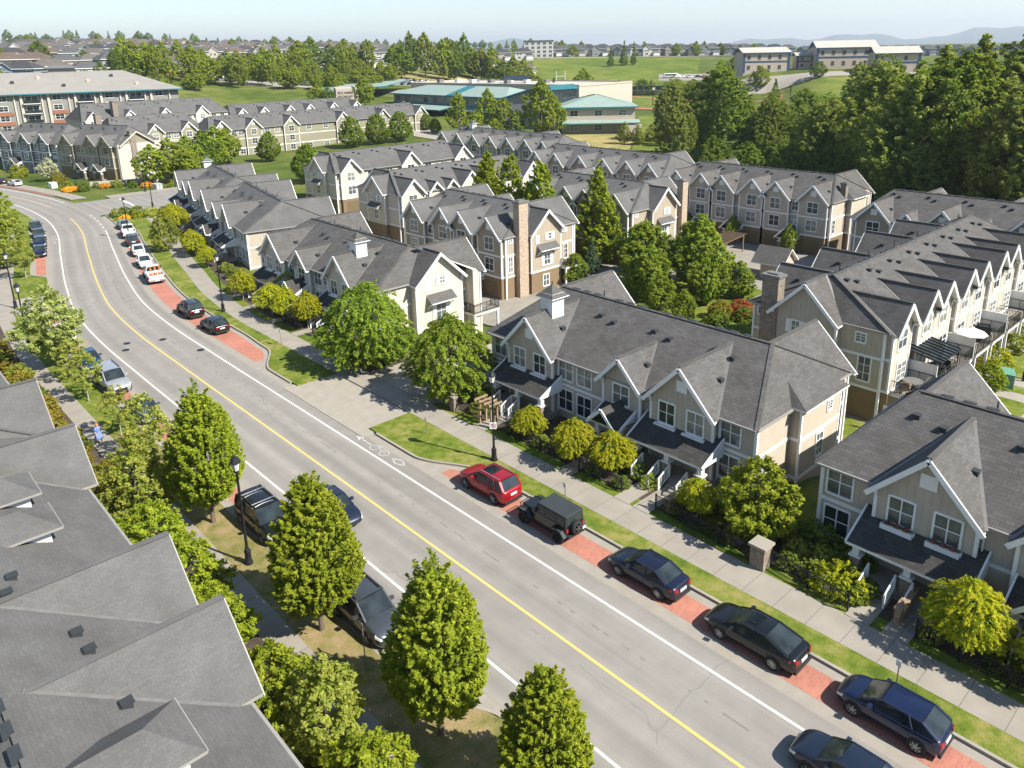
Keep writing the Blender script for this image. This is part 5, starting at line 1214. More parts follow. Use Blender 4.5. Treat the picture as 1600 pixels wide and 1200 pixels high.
def offroader(x, y, rz, label):
    t = thing('parked_car', label, 'car', (x, y, .012), rz, GP); pm = paint('black', BLK); pl = X['plastic']; r = .42
    q = MB(); q.box(-2.0, .55, -.76, .76, .55, 1.22); q.mesh([(.55, -.74, .58), (1.85, -.58, .62), (1.85, .58, .62), (.55, .74, .58), (.55, -.72, 1.25), (1.80, -.56, 1.12), (1.80, .56, 1.12), (.55, .72, 1.25)],
        [(0, 3, 2, 1), (4, 5, 6, 7), (0, 1, 5, 4), (1, 2, 6, 5), (2, 3, 7, 6), (3, 0, 4, 7)])
    o = q.obj('body', pm, t); m = o.modifiers.new('b', 'BEVEL'); m.width = .05; m.segments = 2
    q = MB(); v = [(-2.0, .76, 1.22), (.62, .76, 1.22), (.28, .70, 1.82), (-1.95, .70, 1.82)]
    q.mesh([(a, -b_, c) for a, b_, c in v]+v, [(0, 1, 2, 3), (7, 6, 5, 4), (0, 4, 5, 1), (2, 6, 7, 3), (1, 5, 6, 2), (0, 3, 7, 4)]); q.obj('soft_top', pl, t)
    q = MB(); q.box(-2.02, .34, -.74, .74, 1.80, 1.87); o = q.obj('roof_panel', X['vent'], t); m = o.modifiers.new('b', 'BEVEL'); m.width = .04; m.segments = 2
    for sg in (1, -1):
        for xa, xb in ((-.28, .34), (-1.12, -.36), (-1.85, -1.2)):
            f = lambda xx, zz: (xx, sg*(.765-(zz-1.22)*.1), zz)
            p = [f(xa, 1.28), f(xb+(.08 if xb > 0 else 0), 1.28), f(xb-(.1 if xb > 0 else 0), 1.72), f(xa, 1.72)]; pane(t, 'side_window', p if sg < 0 else p[::-1], .01)
        for xx in (1.42, -1.45):
            q = MB(); q.mesh([(xx-.62, sg*.74, .62), (xx-.38, sg*.74, .98), (xx+.38, sg*.74, .98), (xx+.62, sg*.74, .66), (xx-.62, sg*1.0, .60), (xx-.38, sg*1.0, .95), (xx+.38, sg*1.0, .95), (xx+.62, sg*1.0, .63)],
                [(0, 1, 5, 4), (1, 2, 6, 5), (2, 3, 7, 6), (4, 5, 1, 0), (5, 6, 2, 1), (6, 7, 3, 2)]); o = q.obj('fender', X['vent'], t); m = o.modifiers.new('s', 'SOLIDIFY'); m.thickness = .05
            wheel(t, xx, sg*.80, r, .28, 'plastic', sg, 5)
        q = MB(); q.tube((1.86, sg*.42, .95), (1.80, sg*.42, .95), .11, 12); q.obj('headlight', X['clearlamp'], t)
        q = MB(); q.box(-2.06, -1.98, min(sg*.6, sg*.74), max(sg*.6, sg*.74), .85, 1.1); q.obj('tail_light', X['redlamp'], t)
        q = MB(); q.box(.42, .56, min(sg*.78, sg*.98), max(sg*.78, sg*.98), 1.2, 1.4); q.obj('wing_mirror', pl, t)
        q = MB(); q.bar((-.9, sg*.86, .42), (.85, sg*.86, .42), .1, .08); q.obj('side_step', pl, t)
    p = [(.64, -.70, 1.26), (.64, .70, 1.26), (.31, .66, 1.78), (.31, -.66, 1.78)]; pane(t, 'windscreen', p, .01)
    p = [(-2.012, .6, 1.28), (-2.012, -.6, 1.28), (-1.965, -.58, 1.74), (-1.965, .58, 1.74)]; pane(t, 'rear_window', p, .01)
    q = MB(); q.box(1.95, 2.1, -.7, .7, .5, .68); q.tube((2.08, -.45, .68), (2.08, -.45, .95), .03); q.tube((2.08, .45, .68), (2.08, .45, .95), .03); q.tube((2.08, -.45, .95), (2.08, .45, .95), .03); q.box(1.8, 1.96, -.4, .4, .5, .62); q.obj('front_bumper', pl, t)
    q = MB(); q.box(-2.2, -2.0, -.7, .7, .5, .66); q.obj('rear_bumper', pl, t)
    q = MB(); q.box(-2.23, -2.2, -.72, -.45, .70, .85); q.box(-2.2, -2.0, -.6, -.55, .68, .74); q.obj('number_plate', X['plate'], t)
    n = 18; q = MB(); prof = [(.24, -.13), (.39, -.13), (.42, -.08), (.42, .08), (.39, .13), (.24, .13)]; vs = []; k = []
    for rr_, xx in prof: vs += [(-2.20+xx, rr_*math.cos(2*math.pi*i/n)+.05, 1.05+rr_*math.sin(2*math.pi*i/n)) for i in range(n)]
    for a in range(5):
        for i in range(n): k.append((a*n+i, a*n+(i+1) % n, (a+1)*n+(i+1) % n, (a+1)*n+i))
    k += [tuple(range(n)), tuple(range(5*n, 6*n))[::-1]]
    q.mesh(vs, k); sp = q.obj('spare_wheel', X['rubber'], t, True)
    q = MB()
    for i in range(5): a = 2*math.pi*i/5; q.bar((-2.34, .05+.04*math.cos(a), 1.05+.04*math.sin(a)), (-2.34, .05+.22*math.cos(a), 1.05+.22*math.sin(a)), .08, .03)
    q.obj('rim', X['chrome'], sp)
offroader(28.9, 28.7, R(90), 'boxy black off-roader with a soft top and rear spare wheel behind the red crossover')
def pickup(x, y, rz, label, pname, col, load=True):
    t = thing('pickup_truck', label, 'pickup truck', (x, y, .012), rz, GP); pm = paint(pname, col, 0); hw = .98
    st = [(-.35, hw*.97, .35, 1.15, .0), (-.3, hw, .32, 1.2, .01), (.6, hw, .32, 1.2, .01), (1.35, hw, .32, 1.2, .02), (2.2, hw*.97, .34, 1.13, .03), (2.62, hw*.88, .38, 1.02, .02), (2.75, hw*.7, .45, .9, 0)]
    loft_body(st, pm, t, 'body', 1)
    q = MB(); q.box(-2.75, -.33, -hw, -hw+.09, .5, 1.2); q.box(-2.75, -.33, hw-.09, hw, .5, 1.2); q.box(-.42, -.34, -hw, hw, .5, 1.25); q.obj('cargo_bed', pm, t); q = MB(); q.box(-2.72, -.43, -hw+.1, hw-.1, .55, .66); q.obj('bed_liner', X['plastic'], t)
    q = MB(); q.box(-2.80, -2.71, -hw+.1, hw-.1, .6, 1.2); q.obj('tailgate', pm, t)
    q = MB(); q.box(-2.95, -2.78, -hw+.02, hw-.02, .42, .58); q.obj('rear_bumper', X['chrome'], t)
    q = MB(); q.box(-2.97, -2.945, -.26, .26, .45, .57); q.obj('number_plate', X['plate'], t)
    A = [Vector((-.28, .88, 1.19)), Vector((1.3, .88, 1.2)), Vector((.62, .70, 1.78)), Vector((-.22, .70, 1.78))]; mir = lambda v: Vector((v.x, -v.y, v.z))
    pane(t, 'windscreen', [A[1], mir(A[1]), mir(A[2]), A[2]]); pane(t, 'rear_window', [A[0], A[3], mir(A[3]), mir(A[0])])
    pane(t, 'side_window', A[::-1]); pane(t, 'side_window', [mir(p) for p in A])
    q = MB(); q.slab([(-.26, -.72, 1.85), (.66, -.72, 1.85), (.66, .72, 1.85), (-.26, .72, 1.85)], .08)
    for f in ((lambda v: v), mir):
        q.bar(f(A[1]), f(A[2]), .09, .07); q.bar(f(A[0]), f(A[3]), .12, .08); q.bar(f(Vector((.45, .88, 1.2))), f(Vector((.3, .71, 1.78))), .06, .1)
    q.obj('roof_panel', pm, t)
    for xx in (1.75, -1.8):
        for sg in (1, -1): wheel(t, xx, sg*(hw-.08), .39, .25, 'rim', sg, 6)
    for sg in (1, -1):
        q = MB(); q.box(-2.80, -2.68, min(sg*.86, sg*.985), max(sg*.86, sg*.985), .75, 1.12); q.obj('tail_light', X['redlamp'], t)
        q = MB(); q.box(2.52, 2.70, min(sg*.58, sg*.86), max(sg*.58, sg*.86), .78, .95); q.obj('headlight', X['clearlamp'], t)
        q = MB(); q.box(1.0, 1.14, min(sg*.95, sg*1.2), max(sg*.95, sg*1.2), 1.2, 1.42); q.obj('wing_mirror', X['plastic'], t)
    q = MB(); q.box(2.66, 2.79, -.55, .55, .55, .92); q.obj('grille', X['plastic'], t)
    return t
px, py, pr = pk(1, 103.3)
pickup(px, py, pr, 'white pickup truck with orange traffic cones standing in its open bed', 'white', WHT)
for k, (a, b_) in enumerate(((-2.2, .52), (-2.0, 0), (-2.25, -.5))):
    q = MB(); q.box(-.22, .22, -.22, .22, 0, .05, 0); q.lathe([(.17, .05), (.12, .45), (.118, .45), (.085, .62), (.085, .62), (.03, .95), (.01, .97)], 12, 0); 
    c = thing('traffic_cone', 'orange traffic cone in the pickup bed, %s' % ('on the kerb side' if b_ < -.3 else 'on the street side' if b_ > .3 else 'in the middle'), 'traffic cone',
              (px+a*math.cos(pr)-b_*math.sin(pr), py+a*math.sin(pr)+b_*math.cos(pr), .69), pr, 'traffic cones in the pickup bed'); c.scale = (1.5, 1.5, 1.75)
    q.obj('cone', X['orange'], c); q = MB(); q.lathe([(.125, .42), (.095, .58)], 12); q.obj('reflective_band', X['white'], c)
px, py, pr = pk(1, 133.5)
pickup(px, py, pr, 'white pickup truck with an empty bed behind the pale teal hatchback', 'white', WHT)

# ------------------------------------------------------------------ street furniture
def lamp(x, y, label, h=6.6, sign=False, group='black lantern street lamps'):
    t = thing('street_lamp', label, 'street lamp', (x, y, .13), 0, group)
    mb = MB(); mb.lathe([(.24, 0), (.24, .12), (.19, .2), (.17, .75), (.20, .8), (.13, .9), (.085, 1.1), (.062, h-1.0), (.09, h-.97), (.05, h-.9), (.05, h-.75)], 12); mb.obj('pole', X['dark'], t, True)
    mb = MB(); mb.lathe([(.10, h-.78), (.15, h-.72), (.25, h-.22), (.24, h-.2)], 8); l = mb.obj('lantern', X['clearlamp'], t)
    mb = MB(); mb.lathe([(.31, h-.22), (.29, h-.16), (.17, h+.06), (.05, h+.12), (.03, h+.22)], 8); mb.lathe([(.16, h-.80), (.17, h-.70)], 8)
    for i in range(4): a = math.pi/4+i*math.pi/2; mb.bar((.15*math.cos(a), .15*math.sin(a), h-.73), (.26*math.cos(a), .26*math.sin(a), h-.2), .03, .03)
    mb.obj('lantern_cap', X['dark'], t)
    if sign:
        mb = MB(); mb.box(-.24, .24, -.10, -.08, 2.45, 2.93); p = mb.obj('no_parking_sign', X['white'], t); p.rotation_euler = (0, 0, R(-40))
        q = MB(); n = 20
        for i in range(n):
            a0, a1 = 2*math.pi*i/n, 2*math.pi*(i+1)/n
            q.face([(r_*math.cos(a), -.104, 2.69+r_*math.sin(a)) for r_, a in ((.19, a0), (.19, a1), (.145, a1), (.145, a0))])
        q.bar((-.12, -.104, 2.81), (.12, -.104, 2.57), .01, .045); o = q.obj('prohibition_ring', X['redlamp'], p)
        q = MB(); q.box(-.06, -.025, -.103, -.1015, 2.58, 2.8); q.box(-.025, .06, -.103, -.1015, 2.765, 2.8); q.box(-.025, .06, -.103, -.1015, 2.66, 2.695); q.box(.03, .06, -.103, -.1015, 2.695, 2.765); q.obj('letter', X['plastic'], p)
    return t
lamp(31.65, 36.9, 'black lantern lamp post with a no-parking sign behind the red crossover', sign=True)
lamp(14.15, 38.0, 'black lantern lamp post beside the black SUV with roof bars')
lamp(32.0, 83.3, 'black lantern lamp post on the lawn behind the black SUV on the bend')
lamp(15.4, 102.3, 'black lantern lamp post by the near-side driveway at the left edge')
lamp(13.4, 86.2, 'black lantern lamp post next to the pale leaved tree')
lamp(49.2, 156.5, 'black lantern lamp post on the near corner of the side street')
lamp(54.5, 176.5, 'black lantern lamp post in front of the bushy trees across the side street')
lamp(45.6, 195.0, 'grey tall lamp post beside the orange flower bed on the far corner', 7.6)
lamp(36.9, 131, 'black lantern lamp post by the flower bed and the first parked car', 6.4)
def cobra(x, y, h, rz, label):
    t = thing('street_light', label, 'street light', (x, y, g1(x, y)), rz, 'tall curved street lights')
    mb = MB(); mb.tube((0, 0, -.3), (0, 0, h-1.6), .13, 8, 0, .08)
    pts = [(0, 0, h-1.6)]+[(2.0*(1-math.cos(a)), 0, h-1.6+1.6*math.sin(a)) for a in [R(18*i) for i in range(1, 6)]]
    for a, b in zip(pts[:-1], pts[1:]): mb.tube(a, b, .07, 6)
    mb.obj('pole', X['valley'], t); mb = MB(); mb.box(1.9, 2.7, -.16, .16, h-.08, h+.06); mb.obj('lamp_head', X['concl'], t)
def polar(px, D): a = az_dir(px); return a[0]*D, a[1]*D
for (px, D, h, rz), lb in zip(((712, 232, 9, .3), (866, 230, 9, 2.6), (858, 255, 9, 2.8), (590, 262, 9, .4), (620, 280, 9, .2), (283, 420, 10, 2.4), (142, 410, 10, .2), (425, 420, 10, .4)),
    ('curved grey street light left of the school entrance trees', 'curved street light in front of the end school wing', 'small curved street light just behind the one by the end school wing', 'curved street light above the end of the long pale row', 'curved street light before the long school wing', 'curved street light beside the yellow buses', 'curved street light above the roof of the flats', 'curved street light in front of the school sign wall')):
    x, y = polar(px, D); cobra(x, y, h, rz, lb)
def post_sign(x, y, label, w_=.32, h=2.3, hh=.4, rz=R(-100), mat='white', z=None):
    t = thing('sign_post', label, 'sign', (x, y, g1(x, y)+.12 if z is None else z), rz)
    mb = MB(); mb.tube((0, 0, -.2), (0, 0, h), .03, 6); mb.obj('post', X['valley'], t)
    mb = MB(); mb.box(-w_/2, w_/2, -.05, -.035, h-hh, h+.02); mb.obj('sign_panel', X[mat], t)
post_sign(31.15, 29.6, 'small white parking sign on the verge beside the off-roader', .3, 1.55, .35)
post_sign(31.0, 9.3, 'small thin sign post beside the dark blue hatchback', .25, 1.5, .3)
post_sign(30.6, 43.4, 'thin green marker post on the lawn in front of the driveway', .1, 1.3, .2, mat='valley')
post_sign(31.6, 68.5, 'small white sign on a post at the lawn near the golden trees', .5, 1.8, .55)
post_sign(14.6, 26.6, 'tall thin metal sign post beside the dark grey SUV', .45, 2.6, .12, mat='valley')
post_sign(59.0, 21.3, 'white square sign beside the end of the row with decks', .55, 2.1, .6, z=-1.9)
post_sign(47.5, 177.5, 'blue street name sign on a post across the side street', .95, 2.7, .28, mat='blueT')
post_sign(52.0, 180, 'white round sign on a post by the corner trees', .6, 2.4, .6)
# green utility cabinets
def cabinet(x, y, label, s=1, mat='teal', z=None):
    t = thing('utility_cabinet', label, 'utility box', (x, y, g1(x, y) if z is None else z), R(20)); mb = MB()
    mb.box(-.85*s, .85*s, -.7*s, .7*s, -.1, 1.35*s); mb.obj('cabinet', X[mat], t); mb = MB(); mb.slab([(-.92*s, -.78*s, 1.36*s), (.92*s, -.78*s, 1.36*s), (.92*s, .78*s, 1.52*s), (-.92*s, .78*s, 1.52*s)], .1); mb.obj('lid', X[mat], t)
    mb = MB(); mb.box(-.02, .02, -.72*s, -.69*s, .1, 1.25*s); mb.box(.1, .16, -.74*s, -.69*s, .6*s, .75*s); mb.obj('door_handle', X['dark'], t)
X['boxgreen'] = simple('green_cabinet_paint', (.10, .24, .17), .5); X['boxgrey'] = simple('grey_cabinet_paint', (.35, .37, .35), .5)
cabinet(75.2, 17.6, 'green utility cabinet on the lawn below the decks', 1.0, 'boxgreen')
cabinet(57.5, 177.6, 'pale grey utility cabinet at the far side of the side street', .9, 'boxgrey')
cabinet(42.0, 199.5, 'white utility box in the shrubs before the blue-grey row', .8, 'white2')
for k, (x, y) in enumerate(((77.3, 16.6), (78.2, 16.3))):
    q = MB(); q.lathe([(.11, -.1), (.11, .95), (.07, 1.02)], 10); tag(q.obj('bollard', X['dark'], loc=(x, y, -1.98)), ('dark bollard nearer to', 'dark bollard farther from')[k]+' the green utility cabinet', 'bollard', 'bollards by the green cabinet')
# iron fences with brick pillars
def fence(p, q, label, h=1.0):
    p, q = Vector(p), Vector(q); t = thing('iron_fence', label, 'fence', p, 0, 'black iron fences before the front gardens'); v = q-p; n = max(2, int(v.length/.14)); u = Vector((0, 0, 1))
    mb = MB(); mb.bar(u*h, v+u*h, .045, .045); mb.bar(u*.18, v+u*.18, .04, .04); mb.bar(u*(h-.15), v+u*(h-.15), .03, .03)
    for i in range(n+1): k = v*(i/n); mb.bar(k+u*.05, k+u*(h-.02), .02, .02)
    mb.obj('panel', X['dark'], t); m = max(1, round(v.length/2.2))
    for i in range(m+1): k = v*(i/m); mb = MB(); mb.box(k.x-.04, k.x+.04, k.y-.04, k.y+.04, -.1, h+.1); mb.obj('post', X['dark'], t)
fx = 34.75
for (a, b), lb in zip(((44.8, 41.9), (40.6, 32.9), (31.7, 28.0), (25.3, 18.3), (17.5, 13.0), (9.9, 2.0)),
    ('black iron fence running on from the wooden wall beside the lamp with the sign', 'black iron fence behind the first golden globe tree', 'black iron fence before the pair of golden globe trees', 'black iron fence in front of the leafy round bush tree', 'black iron fence running right from the stone pillar', 'black iron fence behind the two golden trees at the right edge')):
    fence((fx-.0, a, .12), (fx-(.5 if a < 26 else 0), b, .12), lb)
for a, b, lb in ((82, 79.5, 'black iron fence behind the pale stone pillar'), (77.2, 71.8, 'black iron fence under the row of golden trees'), (69, 65.2, 'black iron fence ending at the big round tree')): fence((35.3, a, .12), (35.1, b, .12), lb)
def pillar(x, y, h, label, sx=.42):
    t = thing('stone_pillar', label, 'pillar', (x, y, .1), 0, 'stone pillars along the sidewalk'); mb = MB(); mb.box(-sx, sx, -sx, sx, -.2, h); mb.obj('shaft', X['stone'], t); mb = MB(); mb.slab([(-sx-.1, -sx-.1, h+.14), (sx+.1, -sx-.1, h+.14), (sx+.1, sx+.1, h+.14), (-sx-.1, sx+.1, h+.14)], .14); mb.obj('cap', X['concl'], t)
pillar(34.4, 17.95, 1.35, 'square stone pillar between two iron fences near the bushy tree')
pillar(35.9, 89.6, 1.5, 'pale stone pillar behind the lamp on the bend')
pillar(34.6, 45.0, 1.2, 'stone pillar at the end of the wooden wall beside the driveway', .25)
q = MB(); q.box(-.12, .12, 0, 2.9, -.1, 1.0); tag(q.obj('garden_wall', X['stone'], loc=(34.9, 45.3, .1)), 'low stone wall under the second round tree beside the driveway', 'wall')
def curved_wall():
    mb = MB(); n = 20
    for i in range(n):
        a0, a1 = R(150+i*7), R(150+(i+1)*7); c = (37.6, 61.6); r_ = 3.4
        P0 = [(c[0]+rr_*math.cos(a), c[1]+rr_*math.sin(a)) for rr_, a in ((r_, a0), (r_, a1), (r_-.35, a1), (r_-.35, a0))]
        mb.slab([(x, y, 1.05) for x, y in P0], 1.1, 0)
    tag(mb.obj('garden_wall', X['stone'], loc=(0, 0, .05)), 'curved low stone wall under the first round tree by the driveway', 'wall')
curved_wall()
def arbour(x, y, label, rz=0, wd=2.0, dp=1.2, h=2.2, n=7):
    t = thing('wooden_arbour', label, 'pergola', (x, y, g1(x, y)), rz)
    for sx in (-wd/2, wd/2):
        for sy in (-dp/2, dp/2): mb = MB(); mb.box(sx-.07, sx+.07, sy-.07, sy+.07, -.1, h); mb.obj('post', X['wood'], t)
    mb = MB()
    for sy in (-dp/2, dp/2): mb.bar((-wd/2-.3, sy, h+.08), (wd/2+.3, sy, h+.08), .08, .18)
    for i in range(n): xx = -wd/2-.2+(wd+.4)*i/(n-1); mb.bar((xx, -dp/2-.35, h+.24), (xx, dp/2+.35, h+.24), .06, .14)
    mb.obj('beams', X['wood'], t)
arbour(34.9, 41.2, 'small wooden arbour over the garden gate left of the first golden tree', math.pi/2, 1.3, .6, 1.9, 4)
arbour(97.0, 60.6, 'dark wooden pergola in the courtyard before the garage row', R(8), 9, 2.6, 2.5, 16)
for k, (y, lb) in enumerate(((25.4, 'wooden bench-like garden screen beside the walk behind the off-roader'), (10.9, 'wooden garden screen beside the walk at the right edge'))):
    q = MB(); q.box(-1.3, 1.3, -.14, .14, -.1, .95); q.box(-1.35, 1.35, -.2, .2, .95, 1.05); tag(q.obj('garden_screen', X['wood'], loc=(36.2, y-.9 if k == 0 else y, .1), rotz=0), lb, 'screen', 'wooden screens by the front walks')
def shelter(x, y, label):
    t = thing('mailbox_shelter', label, 'shelter', (x, y, -2.0), R(5)); mb = MB(); mb.box(-2, 2, -1.4, 1.4, -.1, 2.4, 0); mb.mesh([(-2, -1.4, 2.4), (2, -1.4, 2.4), (0, -1.4, 4.0), (-2, 1.4, 2.4), (2, 1.4, 2.4), (0, 1.4, 4.0)], [(0, 1, 2), (3, 5, 4)], 0); mb.obj('wall', X['tan'], t)
    mb = MB()
    for s_ in (-1, 1): mb.slab([(0, -1.9, 4.1), (0, 2.6, 4.1), (s_*2.4, 2.6, 2.2), (s_*2.4, -1.9, 2.2)], .15, 0, 1)
    mb.obj('roof', [X['roofd'], X['white']], t); q = MB(); q.box(-.8, .8, -1.45, -1.38, .3, 1.6); q.obj('mailbox_panel', X['valley'], t)
shelter(93.0, 49.6, 'small gabled mailbox shelter in the courtyard before the garage row')
# things on the sunny decks
ZD = .73
def barbecue(x, y, rz, label):
    t = thing('barbecue', label, 'barbecue', (x, y, ZD), rz, 'barbecues on the decks'); mb = MB(); mb.box(-.65, .65, -.28, .28, .1, .85); mb.box(-1.0, -.65, -.25, .25, .8, .86); mb.box(.65, 1.0, -.25, .25, .8, .86); mb.obj('cart', X['plastic'], t)
    mb = MB(); n = 8
    for i in range(n):
        a0, a1 = math.pi*i/n, math.pi*(i+1)/n
        mb.face([(-.55, .28*math.cos(a0), .86+.34*math.sin(a0)), (.55, .28*math.cos(a0), .86+.34*math.sin(a0)), (.55, .28*math.cos(a1), .86+.34*math.sin(a1)), (-.55, .28*math.cos(a1), .86+.34*math.sin(a1))])
    mb.mesh([(-.55, .28*math.cos(math.pi*i/n), .86+.34*math.sin(math.pi*i/n)) for i in range(n+1)], [tuple(range(n+1))]); mb.mesh([(.55, .28*math.cos(math.pi*i/n), .86+.34*math.sin(math.pi*i/n)) for i in range(n+1)], [tuple(range(n+1))]); mb.obj('hood', X['dark'], t)
    mb = MB(); mb.bar((-.4, -.33, 1.0), (.4, -.33, 1.0), .04, .04); mb.obj('handle', X['chrome'], t)
def chair(x, y, rz, label, mat='plastic', grp='chairs on the decks'):
    t = thing('patio_chair', label, 'chair', (x, y, ZD), rz, grp); mb = MB(); mb.box(-.28, .28, -.28, .28, .4, .48); mb.obj('seat', X[mat], t); mb = MB(); mb.mesh([(-.3, .24, .45), (.3, .24, .45), (.24, .36, 1.02), (-.24, .36, 1.02), (-.3, .3, .45), (.3, .3, .45), (.24, .42, 1.02), (-.24, .42, 1.02)], [(0, 1, 2, 3), (7, 6, 5, 4), (2, 6, 7, 3), (0, 3, 7, 4), (1, 5, 6, 2)]); mb.obj('backrest', X[mat], t)
    for sx in (-.25, .25):
        for sy in (-.25, .25): mb = MB(); mb.box(sx-.02, sx+.02, sy-.02, sy+.02, 0, .42); mb.obj('leg', X[mat], t)
def table(x, y, label, r_=.5, mat='dark'):
    t = thing('patio_table', label, 'table', (x, y, ZD), .4); mb = MB(); mb.lathe([(r_, .70), (r_, .74)], 16); mb.obj('table_top', X[mat], t); mb = MB(); mb.lathe([(.25, 0), (.04, .05), (.04, .7)], 10); mb.obj('leg', X['dark'], t)
barbecue(66.2, 20.9, R(160), 'black barbecue beside round chairs left of the white privacy screen')
barbecue(79.6, 21.0, R(-70), 'black covered barbecue before the second white privacy screen')
chair(67.0, 20.3, R(-60), 'dark round-backed patio chair, left one against the white privacy screen'); chair(67.8, 20.2, R(-90), 'dark round-backed patio chair, right one against the white privacy screen')
table(67.2, 19.6+.9, 'small dark table between the dark round-backed chairs')
chair(61.4, 20.9, R(100), 'wooden folding deck chair at the corner of the nearest deck', 'wood'); table(62.5, 20.8, 'grey glass-topped round table on the nearest deck', .75, 'valley')
chair(63.0, 21.7, R(10), 'metal chair behind the grey round table on the nearest deck', 'chrome'); chair(63.3, 20.3, R(170), 'metal chair in front of the grey round table on the nearest deck', 'chrome')
chair(76.3, 20.4, R(120), 'dark reclining deck chair beyond the white parasol', 'plastic'); chair(71.0, 21.3, R(30), 'wooden chair in the shade behind the white parasol', 'wood')
def parasol(x, y, z, label):
    t = thing('parasol', label, 'parasol', (x, y, z), .2); mb = MB(); mb.tube((0, 0, 0), (0, 0, 2.55), .03, 8); mb.obj('pole', X['chrome'], t); mb = MB(); n = 8; r_ = 1.32
    rim = [(r_*math.cos(2*math.pi*i/n), r_*math.sin(2*math.pi*i/n), 2.0) for i in range(n)]
    for i in range(n):
        a, b = rim[i], rim[(i+1) % n]; mb.face([a, b, (0, 0, 2.55)]); mb.face([a, (a[0], a[1], 1.93), (b[0], b[1], 1.93), b])
    o = mb.obj('canopy', X['white'], t); m = o.modifiers.new('s', 'SOLIDIFY'); m.thickness = .015
    mb = MB(); mb.lathe([(.10, 2.56), (.04, 2.66)], 8); mb.obj('finial', X['white'], t); mb = MB(); mb.lathe([(.3, 0), (.28, .08)], 12); mb.obj('base', X['dark'], t)
parasol(73.6, 20.3, ZD, 'open white parasol over a deck beside the dark patio cover')
# the walker
def person():
    t = thing('person', 'woman in a blue dress with red hair walking on the near sidewalk', 'person', (12.35, 59.3, .14), R(-75))
    J = {'pel': ((0, 0, .92), .13), 'wai': ((.0, 0, 1.06), .11), 'che': ((.02, 0, 1.27), .135), 'nec': ((.02, 0, 1.43), .05), 'hd0': ((.035, 0, 1.50), .065), 'hd1': ((.04, 0, 1.58), .085), 'hd2': ((.03, 0, 1.67), .07)}
    E_ = [('pel', 'wai'), ('wai', 'che'), ('che', 'nec'), ('nec', 'hd0'), ('hd0', 'hd1'), ('hd1', 'hd2')]
    J['nose'] = ((.135, 0, 1.565), .014); E_.append(('hd1', 'nose'))
    for s_, nm in ((1, 'l'), (-1, 'r')):
        f = .20*s_
        J.update({nm+'hip': ((.0, .09*s_, .88), .088), nm+'kn': ((.10*s_+.05, .09*s_, .49), .055), nm+'an': ((.24*s_-.06, .09*s_, .09), .036), nm+'to': ((.24*s_+.07, .10*s_, .035), .03), nm+'he': ((.24*s_-.10, .09*s_, .04), .03),
                  nm+'sh': ((.02, .165*s_, 1.36), .055), nm+'el': ((-.02-.10*s_, .235*s_, 1.09), .038), nm+'wr': ((.06-.20*s_, .245*s_, .87), .025), nm+'pa': ((.08-.22*s_, .245*s_, .80), .026)})
        E_ += [('pel', nm+'hip'), (nm+'hip', nm+'kn'), (nm+'kn', nm+'an'), (nm+'an', nm+'to'), (nm+'an', nm+'he'), ('che', nm+'sh'), (nm+'sh', nm+'el'), (nm+'el', nm+'wr'), (nm+'wr', nm+'pa')]
        bx, by, bz = J[nm+'pa'][0]
        for q, (dx, ln) in enumerate(((.024, .055), (.008, .062), (-.008, .058), (-.024, .045))):
            a, b = nm+'f%da' % q, nm+'f%db' % q
            J[a] = ((bx+dx, by, bz-ln), .0085); J[b] = ((bx+dx+.012, by-.012*s_, bz-ln-.03), .0075); E_ += [(nm+'pa', a), (a, b)]
        J[nm+'th'] = ((bx+.05, by-.01*s_, bz-.025), .009); E_.append((nm+'pa', nm+'th'))
    ks = list(J); me = bpy.data.meshes.new('body'); me.from_pydata([J[k][0] for k in ks], [(ks.index(a), ks.index(b)) for a, b in E_], []); me.materials.append(X['skin'])
    o = link('body', me, t); m = o.modifiers.new('skin', 'SKIN'); 
    for i, k in enumerate(ks): me.skin_vertices[0].data[i].radius = (J[k][1],)*2; me.skin_vertices[0].data[i].use_root = (k == 'pel')
    m.use_smooth_shade = True; s_ = o.modifiers.new('s', 'SUBSURF'); s_.levels = 1; s_.render_levels = 1
    dress = simple('blue_dress', (.14, .22, .50), .8, var=.2, nscale=14)
    mb = MB(); mb.lathe([(.33, .48), (.30, .60), (.235, .80), (.175, .98), (.16, 1.08), (.175, 1.22), (.19, 1.34), (.12, 1.44)], 14); d = mb.obj('dress', dress, o, True)
    for v in d.data.vertices: v.co.x *= .82
    for s_ in (1, -1): mb = MB(); a, b = Vector(J[('l' if s_ > 0 else 'r')+'sh'][0]), Vector(J[('l' if s_ > 0 else 'r')+'el'][0]); mb.tube(a+Vector((0, -.03*s_, .03)), a.lerp(b, .85), .075, 10, 0, .075); mb.obj('sleeve', dress, o, True)
    hair = simple('red_hair', (.42, .11, .03), .6, var=.25, nscale=30)
    for s_ in (1, -1):
        mb = MB(); mb.lathe([(.004, 1.588), (.011, 1.594), (.004, 1.60)], 6, 0, (.112, .033*s_)); mb.obj('eye', X['plastic'], o)
        mb = MB(); mb.lathe([(.008, 1.545), (.02, 1.57), (.008, 1.60)], 6, 0, (.03, .088*s_)); mb.obj('ear', X['skin'], o)
    mb = MB(); mb.box(.112, .122, -.025, .025, 1.525, 1.535); mb.obj('mouth', X['redlamp'], o)
    mb = MB(); mb.lathe([(.075, 1.43), (.115, 1.48), (.125, 1.56), (.12, 1.64), (.09, 1.71), (.04, 1.745)], 14); hr_ = mb.obj('hair', hair, o, True)
    for v in hr_.data.vertices: v.co.x = v.co.x*.9-.022
    for s_ in (1, -1):
        mb = MB(); c = J[('l' if s_ > 0 else 'r')+'to'][0]; mb.box(c[0]-.19, c[0]+.05, c[1]-.045, c[1]+.045, -.0, .05); mb.obj('shoe', X['white2'], o)
person()

